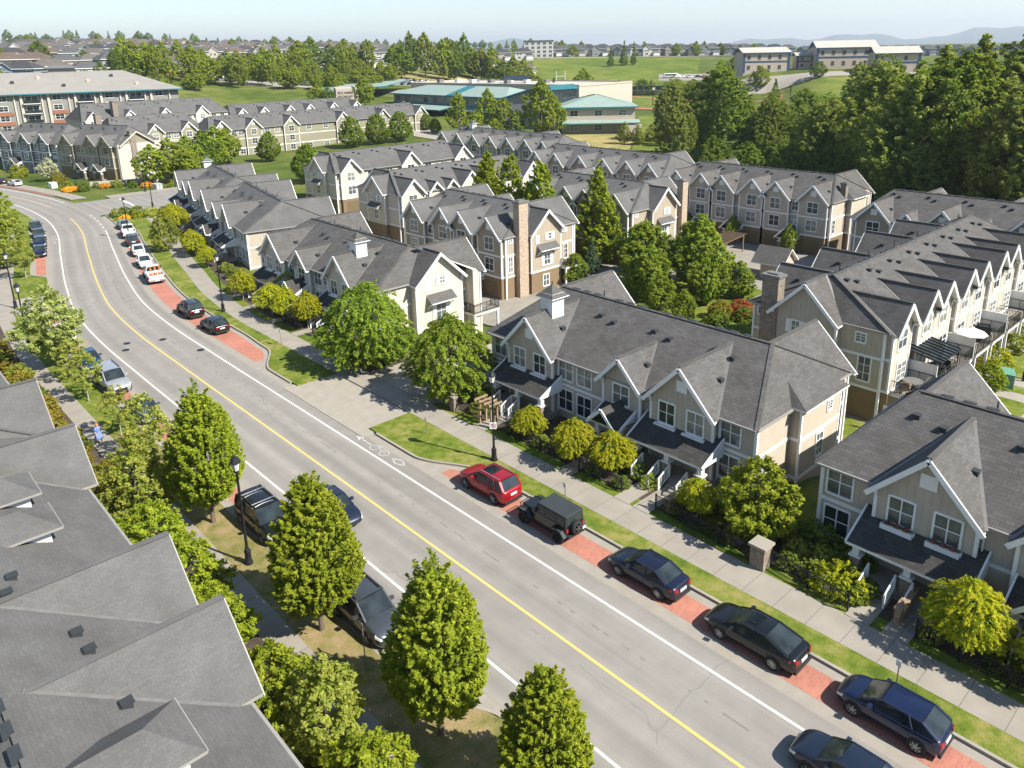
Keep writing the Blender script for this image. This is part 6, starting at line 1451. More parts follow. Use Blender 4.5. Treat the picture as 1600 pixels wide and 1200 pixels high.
# ------------------------------------------------------------------ planting, near to far
GH = 'hornbeam trees along the near kerb'
plant('horn1', 14.35, 43.4, 1.06, 'dense hornbeam street tree, farthest of the big ones along the near kerb', 'tree', GH)
plant('horn2', 14.45, 30.4, 1.02, 'dense hornbeam street tree between the roof-bar SUV and the grey SUV', 'tree', GH)
plant('horn1', 15.0, 21.4, .99, 'dense hornbeam street tree just past the dark grey SUV windscreen', 'tree', GH, rot=2.2)
plant('horn2', 15.75, 16.0, .78, 'hornbeam street tree cut by the bottom edge, nearest the camera', 'tree', GH, rot=4.1, sz=.76)
GY = 'young trees along the near kerb'
for k, x, y, s, lb in (('young1', 14.0, 68.2, 1.0, 'sapling with sparse crown beside the silver SUV roof'), ('young1', 13.95, 59.6, .92, 'sapling on the verge level with the woman in blue'),
                       ('young2', 14.4, 54.4, .95, 'wispy young tree before the dark blue sedan'), ('young2', 13.9, 49.6, 1.0, 'wispy young tree just left of the far hornbeam'), ('young1', 14.2, 73.6, .9, 'sapling between the pale tree and the silver SUV')):
    plant(k, x, y, s, lb, 'tree', GY)
plant('pale1', 14.2, 78.6, 1.0, 'broad pale-leaved tree over the white and blue parked cars', 'tree')
plant('young1', 19.3, 116.0, 1.15, 'small light tree on the lawn by the far left bay', 'tree')
for k, x, y, s, lb in (('yard1', 18.4, 124.5, 1.5, 'leafy tree beside the far left bay, nearest of three at the left edge'), ('yard1', 18.8, 134, 1.6, 'leafy tree beside the far left bay, middle of three at the left edge'), ('yard2', 20.5, 146, 1.9, 'leafy tree beside the far left bay, farthest of three at the left edge')):
    plant(k, x, y, s, lb, 'tree', 'trees by the far left bay')
GN = 'yard trees along the dormered roof'
for k, x, y, s, lb in (('yard1', 11.0, 46.0, .98, 'yellow-green yard tree left of the far hornbeam'), ('yard2', 10.3, 41.6, .85, 'round yard tree at the eave beside the upper white dormer'), ('yard2', 10.1, 36.2, .98, 'round yard tree touching the roof notch below the lamp'),
                       ('yard2', 10.0, 32.4, .8, 'low yard tree beside the second hornbeam and the eave'), ('yard2', 10.1, 26.6, .86, 'round yard tree beside the lowest roof gable'), ('yard1', 11.0, 23.6, .78, 'pointed pale yard tree at the bottom edge by the eave'), ('yard2', 10.6, 20.0, .85, 'yard tree at the bottom edge below the pale pointed one')):
    plant(k, x, y, s, lb, 'tree', GN)
k_ = 0
for y in np.arange(50, 97, 2.3):
    kd = ('bronze', 'bronze', 'bush2', 'bronze', 'bush1')[k_ % 5]; x = 10.4+.5*math.sin(k_*1.7)
    nm = {'bronze': 'bronze-tipped shrub', 'bush2': 'yellow-green shrub', 'bush1': 'green shrub'}[kd]
    plant(kd, x, float(y), 1.05+.2*math.sin(k_*2.3), '%s in the hedge strip by the near sidewalk, %s counting away from the camera' % (nm, ORD[k_]), 'shrub', 'shrubs in the near hedge strip'); k_ += 1
for i, y in enumerate(np.arange(18, 49, 3.1)):
    plant(('bush1', 'bush2', 'bush1')[i % 3], 9.9+.3*(i % 2), float(y), .95, 'low green bush under the eave of the dormered roof, %s counting away from the camera' % ORD[i], 'bush', 'bushes under the dormered roof')
plant('round1', 34.9, 57.9, 1.06, 'large round maple left of the driveway, in front of the cream end wall', 'tree', 'two large round maples at the driveway')
plant('round2', 36.0, 47.2, 1.02, 'large round maple right of the driveway, beside the lamp with the sign', 'tree', 'two large round maples at the driveway')
GG = 'golden globe trees along the front gardens'
for k, x, y, s, sz, lb in (('gold1', 35.6, 37.4, .80, .75, 'golden globe tree nearest the lamp with the sign'), ('gold2', 35.1, 32.5, 1.05, 1.05, 'golden globe tree, larger of the middle pair before the small porch gable'), ('gold1', 36.0, 29.9, .98, .92, 'golden globe tree, smaller of the middle pair'),
    ('gold2', 35.8, 23.0, .78, .8, 'golden globe tree before the double front door, next to the leafy bush tree'), ('gold1', 35.3, 8.0, 1.14, 1.15, 'golden globe tree before the porch with flower boxes'), ('gold2', 35.6, 4.3, 1.18, 1.2, 'golden globe tree cut by the right edge'),
    ('gold1', 35.6, 86.0, 1.05, 1.05, 'golden globe tree by the pale stone pillar'), ('gold2', 35.3, 78.0, 1.15, 1.1, 'golden globe tree, left one of three before the cream-ended row'), ('gold1', 35.4, 74.7, .95, 1.12, 'golden globe tree, middle one of three before the cream-ended row'), ('gold2', 36.0, 71.2, 1.02, 1.2, 'golden globe tree, right one of three before the cream-ended row'),
    ('gold1', 39.8, 111.0, 1.15, 1.05, 'golden globe tree, near one of the pair under the grey bend row'), ('gold2', 40.6, 114.3, 1.0, 1.0, 'golden globe tree, far one of the pair under the grey bend row'), ('gold1', 43.6, 128.6, 1.45, 1.35, 'golden globe tree, tallest before the farther bend row'), ('gold2', 44.6, 133.5, 1.2, 1.2, 'golden globe tree, last before the side street'), ('gold2', 38.6, 103.5, .9, .9, 'golden globe tree, low one beside the porch roofs of the bend row')):
    plant(k, x, y, s, lb, 'tree', GG, sz=sz)
plant('goldbush', 35.4, 14.0, 1.2, 'loose golden shrub behind the fence near the dark corner hedge', 'shrub')
plant('yard2', 36.8, 19.6, 1.06, 'leafy green bush tree at the near corner of the cupola row', 'tree')
plant('pale1', 38.8, 80.8, .5, 'small pale shrub tree behind the stone pillar', 'tree')
plant('yard1', 37.9, 117.8, .98, 'upright street tree beside the white cars on the bend', 'tree')
i = 0
for x, y, s in ((37.2, 44.2, 1), (36.6, 42.8, .8), (36.9, 39.6, .9), (37.0, 35.2, 1.0), (36.3, 34.2, .7), (37.4, 30.8, .8), (37.2, 28.6, .8), (36.6, 27.2, .7), (36.1, 24.6, .6), (37.6, 23.6, .8), (37.4, 21.4, 1.0), (38.9, 19.6, 1.1), (37.6, 18.0, 1.1), (36.4, 16.9, .9), (38.4, 16.6, 1.2), (37.6, 15.2, 1.2), (36.6, 15.6, 1.0), (36.2, 12.9, .7), (37.4, 14.0, 1.1), (36.6, 7.2, .9), (37.0, 5.5, 1.0), (36.4, 2.6, 1.0), (35.7, 43.6, .7), (35.5, 38.9, .7), (36.2, 37.9, .8), (35.4, 36.0, .7), (35.6, 34.0, .7), (36.9, 33.6, .8), (35.4, 30.9, .7), (36.8, 30.2, .8), (35.3, 28.5, .6), (35.4, 24.4, .65), (36.6, 22.6, .8), (35.4, 21.6, .7), (35.6, 20.2, .8), (35.4, 18.6, .7), (35.4, 16.8, .7), (35.5, 15.4, .8), (35.3, 13.1, .7), (36.2, 9.0, .8), (35.2, 9.4, .6), (35.6, 6.4, .8), (36.8, 8.2, .9)):
    plant(('bush1', 'bush2', 'bush1')[i % 3], x, y, s, 'green garden bush along the right-hand fence line, %s counting from the driveway' % ORD[i], 'bush', 'garden bushes behind the right fences'); i += 1
i = 0
for x, y, s in ((36.6, 66, 1), (37.2, 68.2, .9), (37.0, 73, .9), (37.6, 75.6, .8), (37.2, 79.4, .9), (36.9, 84.2, 1), (37.3, 87.6, .8), (37.9, 92, 1), (38.6, 95.4, 1.1), (39.3, 99.5, 1), (40.6, 106.5, .9), (41.8, 109, .9), (42.3, 116, 1), (43.2, 120.4, .9), (44.6, 124.5, 1), (45.6, 138, 1.1), (46.5, 143, 1)):
    plant(('bush1', 'bush2')[i % 2], x, y, s, 'green garden bush before the rows on the bend, %s counting away from the driveway' % ORD[i], 'bush', 'garden bushes before the bend rows'); i += 1
GF = 'shrubs in the corner flower beds'
for k, x, y, s, lb in (('bush2', 41.0, 151.0, 1.2, 'low green shrub at the tip of the near corner bed'), ('bush1', 42.6, 151.2, 1.3, 'green shrub second from the tip of the near corner bed'), ('bush1', 44.4, 150.6, 1.3, 'green shrub at the wide end of the near corner bed'), ('flower', 41.4, 147.6, .9, 'orange flowering shrub beside the first parked car'), ('goldbush', 43.4, 147.0, 1.1, 'golden shrub behind the orange flowers of the near corner bed'), ('goldbush', 45.6, 146.6, 1.3, 'golden shrub under the farther bend row'),
    ('flower', 42.7, 189.8, 1.2, 'bright orange flowering shrub on the far corner, nearest the kerb'), ('flower', 43.9, 190.2, 1.1, 'bright orange flowering shrub on the far corner, second from the kerb'), ('bush1', 45.4, 188.2, 1.3, 'grey-green shrub beside the orange flowers on the far corner'), ('bush2', 43.6, 193.6, 1.3, 'brownish shrub behind the orange flowers on the far corner'), ('flower', 50.2, 189.6, 1.1, 'orange flowering shrub before the tan corner row'),
    ('bush2', 52.4, 188.2, 1.2, 'yellow-green shrub before the tan corner row'), ('flower', 57.0, 183.0, 1.2, 'orange flowering shrub by the pale cabinet'), ('bush1', 54.6, 184.8, 1.1, 'green shrub beside the flowers by the pale cabinet'), ('goldbush', 61.5, 178.5, 1.2, 'golden shrub at the side street behind the pale cabinet'), ('white', 44.2, 211.5, 1.1, 'white blossoming tree in front of the blue-grey row'), ('bronze', 44.6, 206, 1.6, 'bronze shrub right of the white blossoming tree'), ('goldbush', 40.6, 226, 2.0, 'tall green-gold shrub before the blue-grey row at the left')):
    plant(k, x, y, s, lb, 'shrub' if k != 'white' else 'tree', GF)
i = 0
for x, y in ((49.0, 192.4), (52.2, 191), (55.6, 189.6), (58.6, 188.4)):
    plant('bush1', x, y, .8, 'clipped green shrub along the low wall of the tan corner row, %s from the left' % ORD[i], 'shrub', 'clipped shrubs at the tan corner row'); i += 1
GT = 'bushy trees across the side street'
for j, (k, x, y, s) in enumerate((('far1', 59.5, 185.5, .82), ('far1', 64.5, 188.5, .9), ('far1', 70, 192, .88), ('fard', 75.5, 196.5, .85), ('far1', 81.5, 203, .95), ('far1', 86.5, 207.5, .85), ('far1', 66, 182, .7))):
    plant(k, x, y, s, 'bushy green tree across the side street, %s from the left' % ORD[j], 'tree', GT)
GC = 'tall poplars among the courtyard rows'
for j, (k, x, y, s, sz) in enumerate((('poplar', 80.4, 70.2, 1.0, .96), ('poplar2', 79.4, 80.5, 1.05, 1.02), ('poplar2', 78.8, 86, 1.05, 1.06), ('poplar', 79.2, 92, 1.0, 1.0), ('poplar2', 82.6, 96, .95, .95))):
    plant(k, x, y, s, ('tallest poplar standing alone before the row with the narrow chimney', 'poplar nearest the brick chimney row, behind the tallest one', 'second poplar behind the brick chimney row', 'third poplar behind the brick chimney row', 'last poplar behind the brick chimney row')[j], 'tree', GC, sz=sz)
GQ = 'trees of the courtyard garden'
for k, x, y, s, lb in (('garden1', 76.8, 58.8, 1.0, 'full green tree in the courtyard garden, left one of the two tallest'), ('garden2', 79.5, 52.6, 1.02, 'full green tree in the courtyard garden, right one of the two tallest'), ('garden1', 73.5, 55.6, .72, 'green garden tree just behind the cupola row roof'), ('garden2', 76.2, 49.4, .75, 'green garden tree right of the tall pair'),
    ('garden1', 81.5, 48.2, .52, 'low green tree at the right of the courtyard garden'), ('garden1', 72.2, 66.8, .46, 'low bright green tree at the foot of the tall brick chimney'), ('spruce', 77.2, 68.4, .95, 'small blue-green spruce beside the balcony of the brick chimney row'), ('garden1', 70.2, 51.6, .52, 'low bright green tree behind the roof ridge'), ('garden2', 68.6, 47.2, .42, 'small green tree at the near side of the courtyard garden'), ('garden1', 81.6, 63.5, .8, 'green tree under the tallest poplar'), ('garden2', 83.5, 57.5, .7, 'green tree at the far side of the courtyard garden')):
    plant(k, x, y, s, lb, 'tree', GQ)
plant('red', 76.4, 44.8, 1.0, 'red-leaved shrub in the courtyard garden, brighter one', 'shrub'); plant('bronze', 73.4, 45.6, 1.3, 'bronze shrub left of the red-leaved shrub', 'shrub')
for j, (x, y) in enumerate(((71.6, 44.6), (74.6, 43.2), (78.6, 44.6), (80, 42.6), (70, 44))): plant('bush1', x, y, 1.2, 'green shrub around the red-leaved shrub, %s from the left' % ORD[j], 'shrub', 'shrubs around the red shrub')
plant('yard2', 72.2, 17.9, .62, 'small round tree on the lawn beside the green cabinet', 'tree'); plant('goldbush', 78.8, 19.4, 1.5, 'golden shrub under the decks right of the parasol', 'shrub'); plant('bush2', 84.5, 19.6, 1.4, 'yellow-green shrub under the decks at the right edge', 'shrub')
plant('bush1', 68.6, 19.3, 1.1, 'green shrub under the barbecue deck', 'shrub'); plant('bush2', 89, 19.4, 1.3, 'shrub under the last visible deck', 'shrub')
for x, y, lb in ((104.8, 72.8, 'climbing vine on the left entry of the garage row'), (104.8, 63.8, 'climbing vine on the middle entry of the garage row'), (104.8, 54.4, 'climbing vine on the right entry of the garage row')): plant('garden2', x, y, .33, lb, 'vine', 'climbing vines on the garage row', sz=.46)
for j, (px, D) in enumerate(((540, 246), (581, 250), (618, 253))): x, y = polar(px, D); plant('hornbig', x, y, 1.12, 'round dark tree before the long pale row, %s of three' % ('left', 'middle', 'right')[j], 'tree', 'three round trees before the long pale row')
for (px, D, s), lb in zip(((465, 182, 1.05), (405, 224, .95), (660, 275, .7), (675, 268, .62)), ('round dark tree alone before the nearer cream rows', 'round tree left of the one before the cream rows', 'small dark round tree at the end of the long pale row', 'small tree beside the school drive')): x, y = polar(px, D); plant('hornbig', x, y, s, lb, 'tree')
# dark woods behind the garage row
g = random.Random(5); W_ = []
for D, px0, px1, st, (h0, h1) in ((142, 1440, 1760, 60, (22, 28)), (160, 1375, 1760, 56, (25, 31)), (184, 1290, 1760, 58, (24, 30)), (212, 1075, 1760, 62, (19, 25)), (248, 1060, 1760, 66, (17, 23)), (300, 1200, 1760, 74, (13, 19)), (232, 1185, 1400, 38, (12.5, 16.5)), (196, 1290, 1400, 42, (13, 17)), (172, 1130, 1430, 44, (9, 12))):
    px = px0
    while px < px1:
        h = g.uniform(h0, h1)
        if px < 1180: h *= .97
        elif px < 1375 and D not in (232, 196, 172): h *= .64 if D > 170 else .72
        W_.append((px+g.uniform(-14, 14), D+g.uniform(-8, 8), h)); px += st
W_.sort(key=lambda t: t[0])
for j, (px, D, h) in enumerate(W_):
    x, y = polar(px, D); k = ('cot1', 'cot2', 'cot3', 'cot1', 'cot3')[j % 5] if h > 17 else ('cot3', 'cot1')[j % 2]; H0 = {'cot1': 26, 'cot2': 27, 'cot3': 21.5}[k]
    hue = {'cot1': 'olive green', 'cot2': 'silvery green', 'cot3': 'dark green'}[k]
    plant(k, x, y, min(1.25, h/H0*1.05), '%s cottonwood in the woods behind the garage row, %s from the left' % (hue, ORD[j]), 'tree', 'woods behind the garage row', sz=h/H0, z=g1(x, y)-.3)
# trees around the school, along the main road and on the hillside
def far_tree(px, D, h, k, w_=None):
    x, y = polar(px, D); H0 = {'far1': 10.6, 'far2': 12.6, 'fard': 11.4, 'farc': 12.8, 'yard1': 6.4}[k]; FT.append((px, D, h, k, x, y, H0, w_))
FT = []
for px, D, h, k, w_ in ((712, 262, 14, 'far2', .85), (760, 268, 15, 'far2', 1.0), (785, 262, 12.5, 'far2', .9), (806, 258, 9, 'far2', .8), (845, 258, 18.5, 'far2', 1.35), (868, 264, 12, 'far2', .95), (738, 252, 9, 'far2', .85), (770, 250, 7, 'far2', .7)): far_tree(px, D, h, k, w_)
nS = len(FT); SCH = ['tree in front of the school, %s from the left' % ORD[i] for i in range(nS)]
FT.sort(); 
for j, (px, D, h, k, x, y, H0, w_) in enumerate(FT): plant(k, x, y, w_, 'yellow-green '+SCH[j], 'tree', 'trees in front of the school', sz=h/H0)
FT = []
for px, D, h, k, w_ in ((566, 340, 12, 'far1', .95), (492, 345, 8, 'far1', .9), (508, 340, 8, 'fard', .7), (1000, 238, 6, 'yard1', 1.0), (978, 240, 6.5, 'yard1', 1.1), (1022, 240, 6, 'yard1', 1.1), (1035, 236, 5, 'yard1', .9), (865, 372, 14, 'farc', 1.0), (885, 376, 9, 'far1', .8), (912, 470, 15, 'far1', 1.2), (830, 400, 16, 'far1', 1.3), (818, 410, 15, 'far2', 1.3)): far_tree(px, D, h, k, w_)
LBS = ['bright tree beside the school sign wall', 'tree left of the school sign wall', 'dark low tree behind the school sign wall', 'slender tree below the dry school bank, second from the left', 'slender tree below the dry school bank, first from the left', 'slender tree below the dry school bank, third from the left', 'slender tree below the dry school bank, rightmost', 'dark conifer behind the end school wing', 'green tree beside the dark conifer of the school', 'single tree on the mown hill beside the goal post', 'airy tree at the left of the sports lawn', 'airy tree leaning beside the sports lawn']
for (px, D, h, k, x, y, H0, w_), lb in zip(FT, LBS): plant(k, x, y, w_, lb, 'tree', sz=h/H0)
g = random.Random(11)
def far_belt(items, label, group):
    items.sort(key=lambda t: t[0])
    for j, (px, D, h, k, w_) in enumerate(items):
        x, y = polar(px, D); H0 = {'far1': 10.6, 'far2': 12.6, 'fard': 11.4, 'farc': 12.8}[k]; j = min(j, len(ORD)-1)
        hue = {'far1': 'bright green', 'far2': 'tall green', 'fard': 'dark green', 'farc': 'dark conifer'}[k]
        plant(k, x, y, w_, '%s %s, %s from the left' % (hue, label, ORD[j]), 'tree', group, sz=h/H0, z=g1(x, y)-.2)
B1 = []
for px in range(195, 475, 10): B1.append((px+g.uniform(-5, 5), g.uniform(402, 462), g.uniform(11, 18), g.choice(['far1', 'far1', 'far2']), g.uniform(.85, 1.25)))
for px in range(440, 610, 12): B1.append((px+g.uniform(-5, 5), g.uniform(395, 452), g.uniform(8, 14), g.choice(['far1', 'far1', 'far2']), g.uniform(.85, 1.2)))
far_belt(B1, 'tree along the main road left of the school', 'trees along the main road left of the school')
B2_ = []
for px in (468, 485, 520, 553, 575, 617, 622, 668, 700, 705, 745, 755, 780, 800, 815, 770, 735, 540, 640, 690, 722): B2_.append((px+g.uniform(-5, 5), g.uniform(462, 520), g.uniform(17, 25) if px > 600 else g.uniform(14, 20), g.choice(['far1', 'far2', 'fard', 'far1']), g.uniform(1.25, 1.75)))
far_belt(B2_, 'tree behind the school car park', 'trees behind the school car park')
B3 = []
for px in range(-30, 330, 26): B3.append((px+g.uniform(-10, 10), g.uniform(345, 385), g.uniform(6, 10), g.choice(['far1', 'far1', 'fard']), g.uniform(.6, 1.0)))
far_belt(B3, 'tree between the flats and the hillside houses', 'trees between the flats and the hillside houses')
B4 = []
for px in range(-40, 850, 12): B4.append((px+g.uniform(-10, 10), g.uniform(420, 950), g.uniform(7, 14), g.choice(['far1', 'fard', 'far2', 'fard', 'farc']), g.uniform(.7, 1.2)))
far_belt(B4, 'tree among the hillside houses', 'trees among the hillside houses')
B5 = []
for px in range(-60, 900, 16): B5.append((px+g.uniform(-8, 8), g.uniform(1250, 1600), g.uniform(9, 17), g.choice(['fard', 'fard', 'far1', 'farc']), g.uniform(1.0, 1.7)))
far_belt(B5, 'tree on the crest of the hill', 'trees on the crest of the hill')
B6 = [(954, 585, 14, 'farc', .9), (975, 590, 17, 'farc', 1.1), (990, 592, 16, 'farc', .8)]
far_belt(B6, 'on top of the mown hill', 'conifers on the mown hill')
B7 = []
for px in (880, 895, 905, 930, 1020, 1038, 1060, 1100, 1125, 1152, 1175, 1010, 1290, 1300, 1085): B7.append((px+g.uniform(-4, 4), g.uniform(660, 740), g.uniform(8, 13), g.choice(['fard', 'far1', 'far1']), g.uniform(.7, 1.0)))
far_belt(B7, 'street tree behind the mown hill', 'street trees behind the mown hill')
B8 = [(962, 455, 3, 'far1', .4), (980, 470, 4, 'far2', .4), (998, 472, 4, 'far1', .45), (1014, 480, 4.5, 'far1', .5), (1040, 470, 6, 'far1', .8), (900, 440, 5, 'fard', .8), (1060, 470, 9, 'far1', 1.3), (1085, 440, 10, 'far1', 1.4), (1110, 450, 8, 'far1', 1.2), (1190, 400, 10, 'far1', 1.1), (1280, 395, 7, 'fard', .8), (1262, 330, 9, 'far1', 1.0), (1150, 470, 11, 'far2', 1.2), (1215, 380, 9, 'farc', .9), (1345, 330, 18, 'far2', 1.2), (1310, 300, 9, 'fard', .8), (1330, 300, 8, 'far1', .9)]
for q in range(34): B8.append((g.uniform(860, 1075), g.uniform(474, 512), g.uniform(1.5, 4.5), g.choice(['far1', 'far2', 'fard']), g.uniform(.3, .6)))
far_belt(B8, 'tree round the running track and the sports lawn', 'trees round the sports ground')
for j, px in enumerate((909, 986, 996, 1006, 1016, 1024)):
    x, y = polar(px, 462); plant('farc', x, y, .45 if j else .6, ('clipped dark hedge block left of the bleachers' if j == 0 else 'clipped dark hedge tree behind the bleachers, %s from the left' % ORD[j-1]), 'hedge', 'dark hedge behind the bleachers', sz=.55)

# ------------------------------------------------------------------ school, sports ground, flats, far houses
def wpoint(px, D): return polar(px, D)
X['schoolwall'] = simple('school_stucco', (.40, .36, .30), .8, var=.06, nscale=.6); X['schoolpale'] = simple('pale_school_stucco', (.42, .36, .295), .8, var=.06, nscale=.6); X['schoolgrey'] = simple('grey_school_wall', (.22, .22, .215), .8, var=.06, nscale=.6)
X['flatroof'] = simple('gravel_flat_roof', (.40, .37, .32), .9, var=.1, nscale=.3); X['fl_roof'] = simple('pale_flats_roof', (.235, .222, .198), .85, var=.06, nscale=.25); X['rust'] = siding('rust_panels', (.28, .12, .07), 'lap')
def block(mb, x0, x1, y0, y1, z0, z1, m=0): mb.box(x0, x1, y0, y1, z0, z1, m)
def hiproof(mb, x0, x1, y0, y1, z, rise, ins, t=.5, m=0, ms=1):
    ry = (y1-y0)/2; ra, rb = (x0+ins, (y0+y1)/2, z+rise), (x1-ins, (y0+y1)/2, z+rise); A, B, C, D = (x0, y0, z), (x1, y0, z), (x1, y1, z), (x0, y1, z)
    for p in ([A, B, rb, ra], [C, D, ra, rb]): mb.slab(p, t, m, ms)
    for p in ([D, A, ra], [B, C, rb]):
        mb.slab(p, t, m, ms)
def school_wing(label, pA, pB, dep, h, zb, roofrise=3.0, gable=False, sun=False):
    """wing whose long front runs from pA to pB (ground points), facing the camera"""
    a, b = Vector((*pA, 0)), Vector((*pB, 0)); L = (b-a).length; rz = math.atan2(b.y-a.y, b.x-a.x)
    t = thing('school_wing', label, 'school building', (a.x, a.y, zb), rz, 'wings of the school')
    mb = MB(); mb.box(0, L, 0, dep, -4, h); mb.obj('wall', X['schoolpale' if sun else 'schoolgrey'], t)  # light put into the wall colour: pale on the sunny wing, grey otherwise
    mb = MB(); hiproof(mb, -1.2, L+1.2, -1.2, dep+1.2, h, roofrise, dep*.55); mb.obj('roof', [X['teal'], X['teald']], t)
    mb = MB(); mb.slab([(-1.5, -3.6, h*.5-.9), (L+1.5, -3.6, h*.5-.9), (L+1.5, 0, h*.5-.1), (-1.5, 0, h*.5-.1)], .35, 0, 1); mb.obj('lower_roof', [X['teal'], X['teald']], t)
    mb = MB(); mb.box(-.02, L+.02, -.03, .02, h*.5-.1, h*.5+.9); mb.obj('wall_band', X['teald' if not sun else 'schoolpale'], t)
    n = max(3, int(L/6.5))
    for i in range(n):
        xx = (i+.5)*L/n; window(t, xx, 0, h*.5+1.2, 0, 2.6, 1.9, 'slider', 'schoolgrey' if not sun else 'white', ['glass', 'glassc', 'glassb'][i % 3]); window(t, xx, 0, .7, 0, 2.4, 1.9, 'slider', 'schoolgrey' if not sun else 'white', ['glassb', 'glass'][i % 2])
    return t, L
def school():
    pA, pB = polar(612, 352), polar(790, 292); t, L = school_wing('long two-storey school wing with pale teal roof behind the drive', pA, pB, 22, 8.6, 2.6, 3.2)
    q = MB(); q.slab([(L*.53, -1.3, 8.75), (L*.60, -1.3, 8.75), (L*.60, 9.8, 11.85), (L*.53, 9.8, 11.85)], .3, 0, 0); q.obj('roof_strip', X['teald'], t)
    q = MB(); q.box(L*.28, L*.28+5, -9, -3.4, -2, 4.4, 1); q.slab([(L*.28-1.5, -10, 3.7), (L*.62, -10, 3.7), (L*.62, -3, 4.7), (L*.28-1.5, -3, 4.7)], .35, 0, 2); q.obj('entrance_canopy', [X['teal'], X['schoolpale'], X['teald']], t)
    # sloping end wall with tall glazed corner
    q = MB(); q.mesh([(L-.2, -1, -3), (L+11, 6, -3), (L+11, 22, -3), (L-.2, 22, -3), (L-.2, -1, 8.2), (L+11, 6, 12.2), (L+11, 22, 12.2), (L-.2, 22, 11)], [(0, 3, 2, 1), (4, 5, 6, 7), (0, 1, 5, 4), (1, 2, 6, 5), (2, 3, 7, 6), (3, 0, 4, 7)]); q.obj('end_block', X['schoolgrey'], t)
    q = MB(); q.slab([(L-1, -2, 8.6), (L+12, 5.2, 12.9), (L+12, 23, 12.9), (L-1, 23, 11.6)], .5, 0, 1); q.obj('end_roof', [X['teal'], X['teald']], t)
    q = MB(); q.box(L+11.0, L+16.5, 6.5, 20, -3, 11.4, 0); q.box(L+10.9, L+16.7, 6.2, 20.2, 11.4, 12.4, 1); q.obj('glazed_stair', [X['glass'], X['teald']], t)
    pC, pD = polar(878, 272), polar(994, 274)
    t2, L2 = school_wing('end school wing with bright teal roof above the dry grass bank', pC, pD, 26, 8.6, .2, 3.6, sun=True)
    q = MB(); q.mesh([(L2-4, -4, -3), (L2+2, -4, -3), (L2+2, -1, -3), (L2-4, -1, -3), (L2-4, -4, 2.6), (L2+2, -4, 2.6), (L2+2, -1, 2.6), (L2-4, -1, 2.6)], [(4, 5, 6, 7), (0, 1, 5, 4), (1, 2, 6, 5), (3, 0, 4, 7)]); q.obj('retaining_wall', X['schoolwall'], t2)
    # flat roofed middle blocks
    a = Vector((*polar(640, 400), 0)); b = Vector((*polar(905, 330), 0)); rz = math.atan2(b.y-a.y, b.x-a.x); L3 = (b-a).length
    t3 = thing('school_hall', 'flat-roofed school block behind the teal roofs with rooftop units', 'school building', (a.x, a.y, 2.5), rz, 'wings of the school')
    q = MB(); q.box(0, L3, 0, 40, -4, 10.6, 0); q.box(.5, L3-.5, .5, 39.5, 10.6, 10.75, 1); q.obj('wall', [X['schoolpale'], X['flatroof']], t3)
    q = MB(); q.box(-.2, L3+.2, -.2, .35, 10.6, 11.3); q.box(-.2, .35, .35, 39.7, 10.6, 11.3); q.box(L3-.35, L3+.2, .35, 39.7, 10.6, 11.3); q.box(.35, L3-.35, 39.7, 40.2, 10.6, 11.3); q.obj('parapet', X['schoolpale'], t3)
    for i in range(9): q = MB(); q.box(6+i*7.5, 8.2+i*7.5, 12+(i % 3)*5, 15+(i % 3)*5, 10.7, 12.3); q.obj('rooftop_unit', X['white2' if i % 2 else 'valley'], t3)
    q = MB(); q.slab([(L3*.42, 18, 12.2), (L3*.58, 18, 12.2), (L3*.58, 22, 14), (L3*.42, 22, 14)], .2); q.obj('solar_panel', X['carglass'], t3)
    # sign wall with the school name
    a = Vector((*polar(521, 366), 0)); b = a+Vector((7.4, -4.0, 0)); v = Vector((*polar(640, 400), 0)); rz = math.atan2(b.y-a.y, b.x-a.x)
    t4 = thing('school_sign_block', 'pale school block with dark lettering on its front wall and a light teal roof', 'school building', (a.x, a.y, 3.2), rz, 'wings of the school')
    Ls = (b-a).length; q = MB(); q.box(0, Ls, 0, 24, -4, 9.8, 0); q.box(Ls, Ls+1.2, -.5, 24, -4, 10.2, 1); q.box(-1.0, 0, 1, 24, -4, 8.5, 2); q.obj('wall', [X['schoolpale'], X['schoolwall'], X['blueT']], t4)
    q = MB(); q.slab([(-6, 3, 8.6), (Ls+14, 3, 10.4), (Ls+30, 40, 11.8), (-6, 40, 9.8)], .4, 0, 1); q.obj('roof', [X['teal'], X['teald']], t4)
    for txt, z, s in (('RICK HANSEN', 7.5, 1.6), ('SECONDARY', 6.0, 1.25)):
        c = bpy.data.curves.new('lettering', 'FONT'); c.body = txt; c.size = s; c.align_x = 'CENTER'; c.extrude = .05; c.materials.append(X['dark']); c.space_character = 1.1
        tmp = link('lettering', c); bpy.context.view_layer.update(); me = bpy.data.meshes.new_from_object(tmp.evaluated_get(bpy.context.evaluated_depsgraph_get()))
        bpy.data.objects.remove(tmp); o = link('lettering', me, t4, (Ls/2, -.06, z)); o.rotation_euler = (R(90), 0, 0)
        wl = max(v.co.x for v in me.vertices)-min(v.co.x for v in me.vertices); o.scale = (Ls*.8/wl, 1, 1)
school()
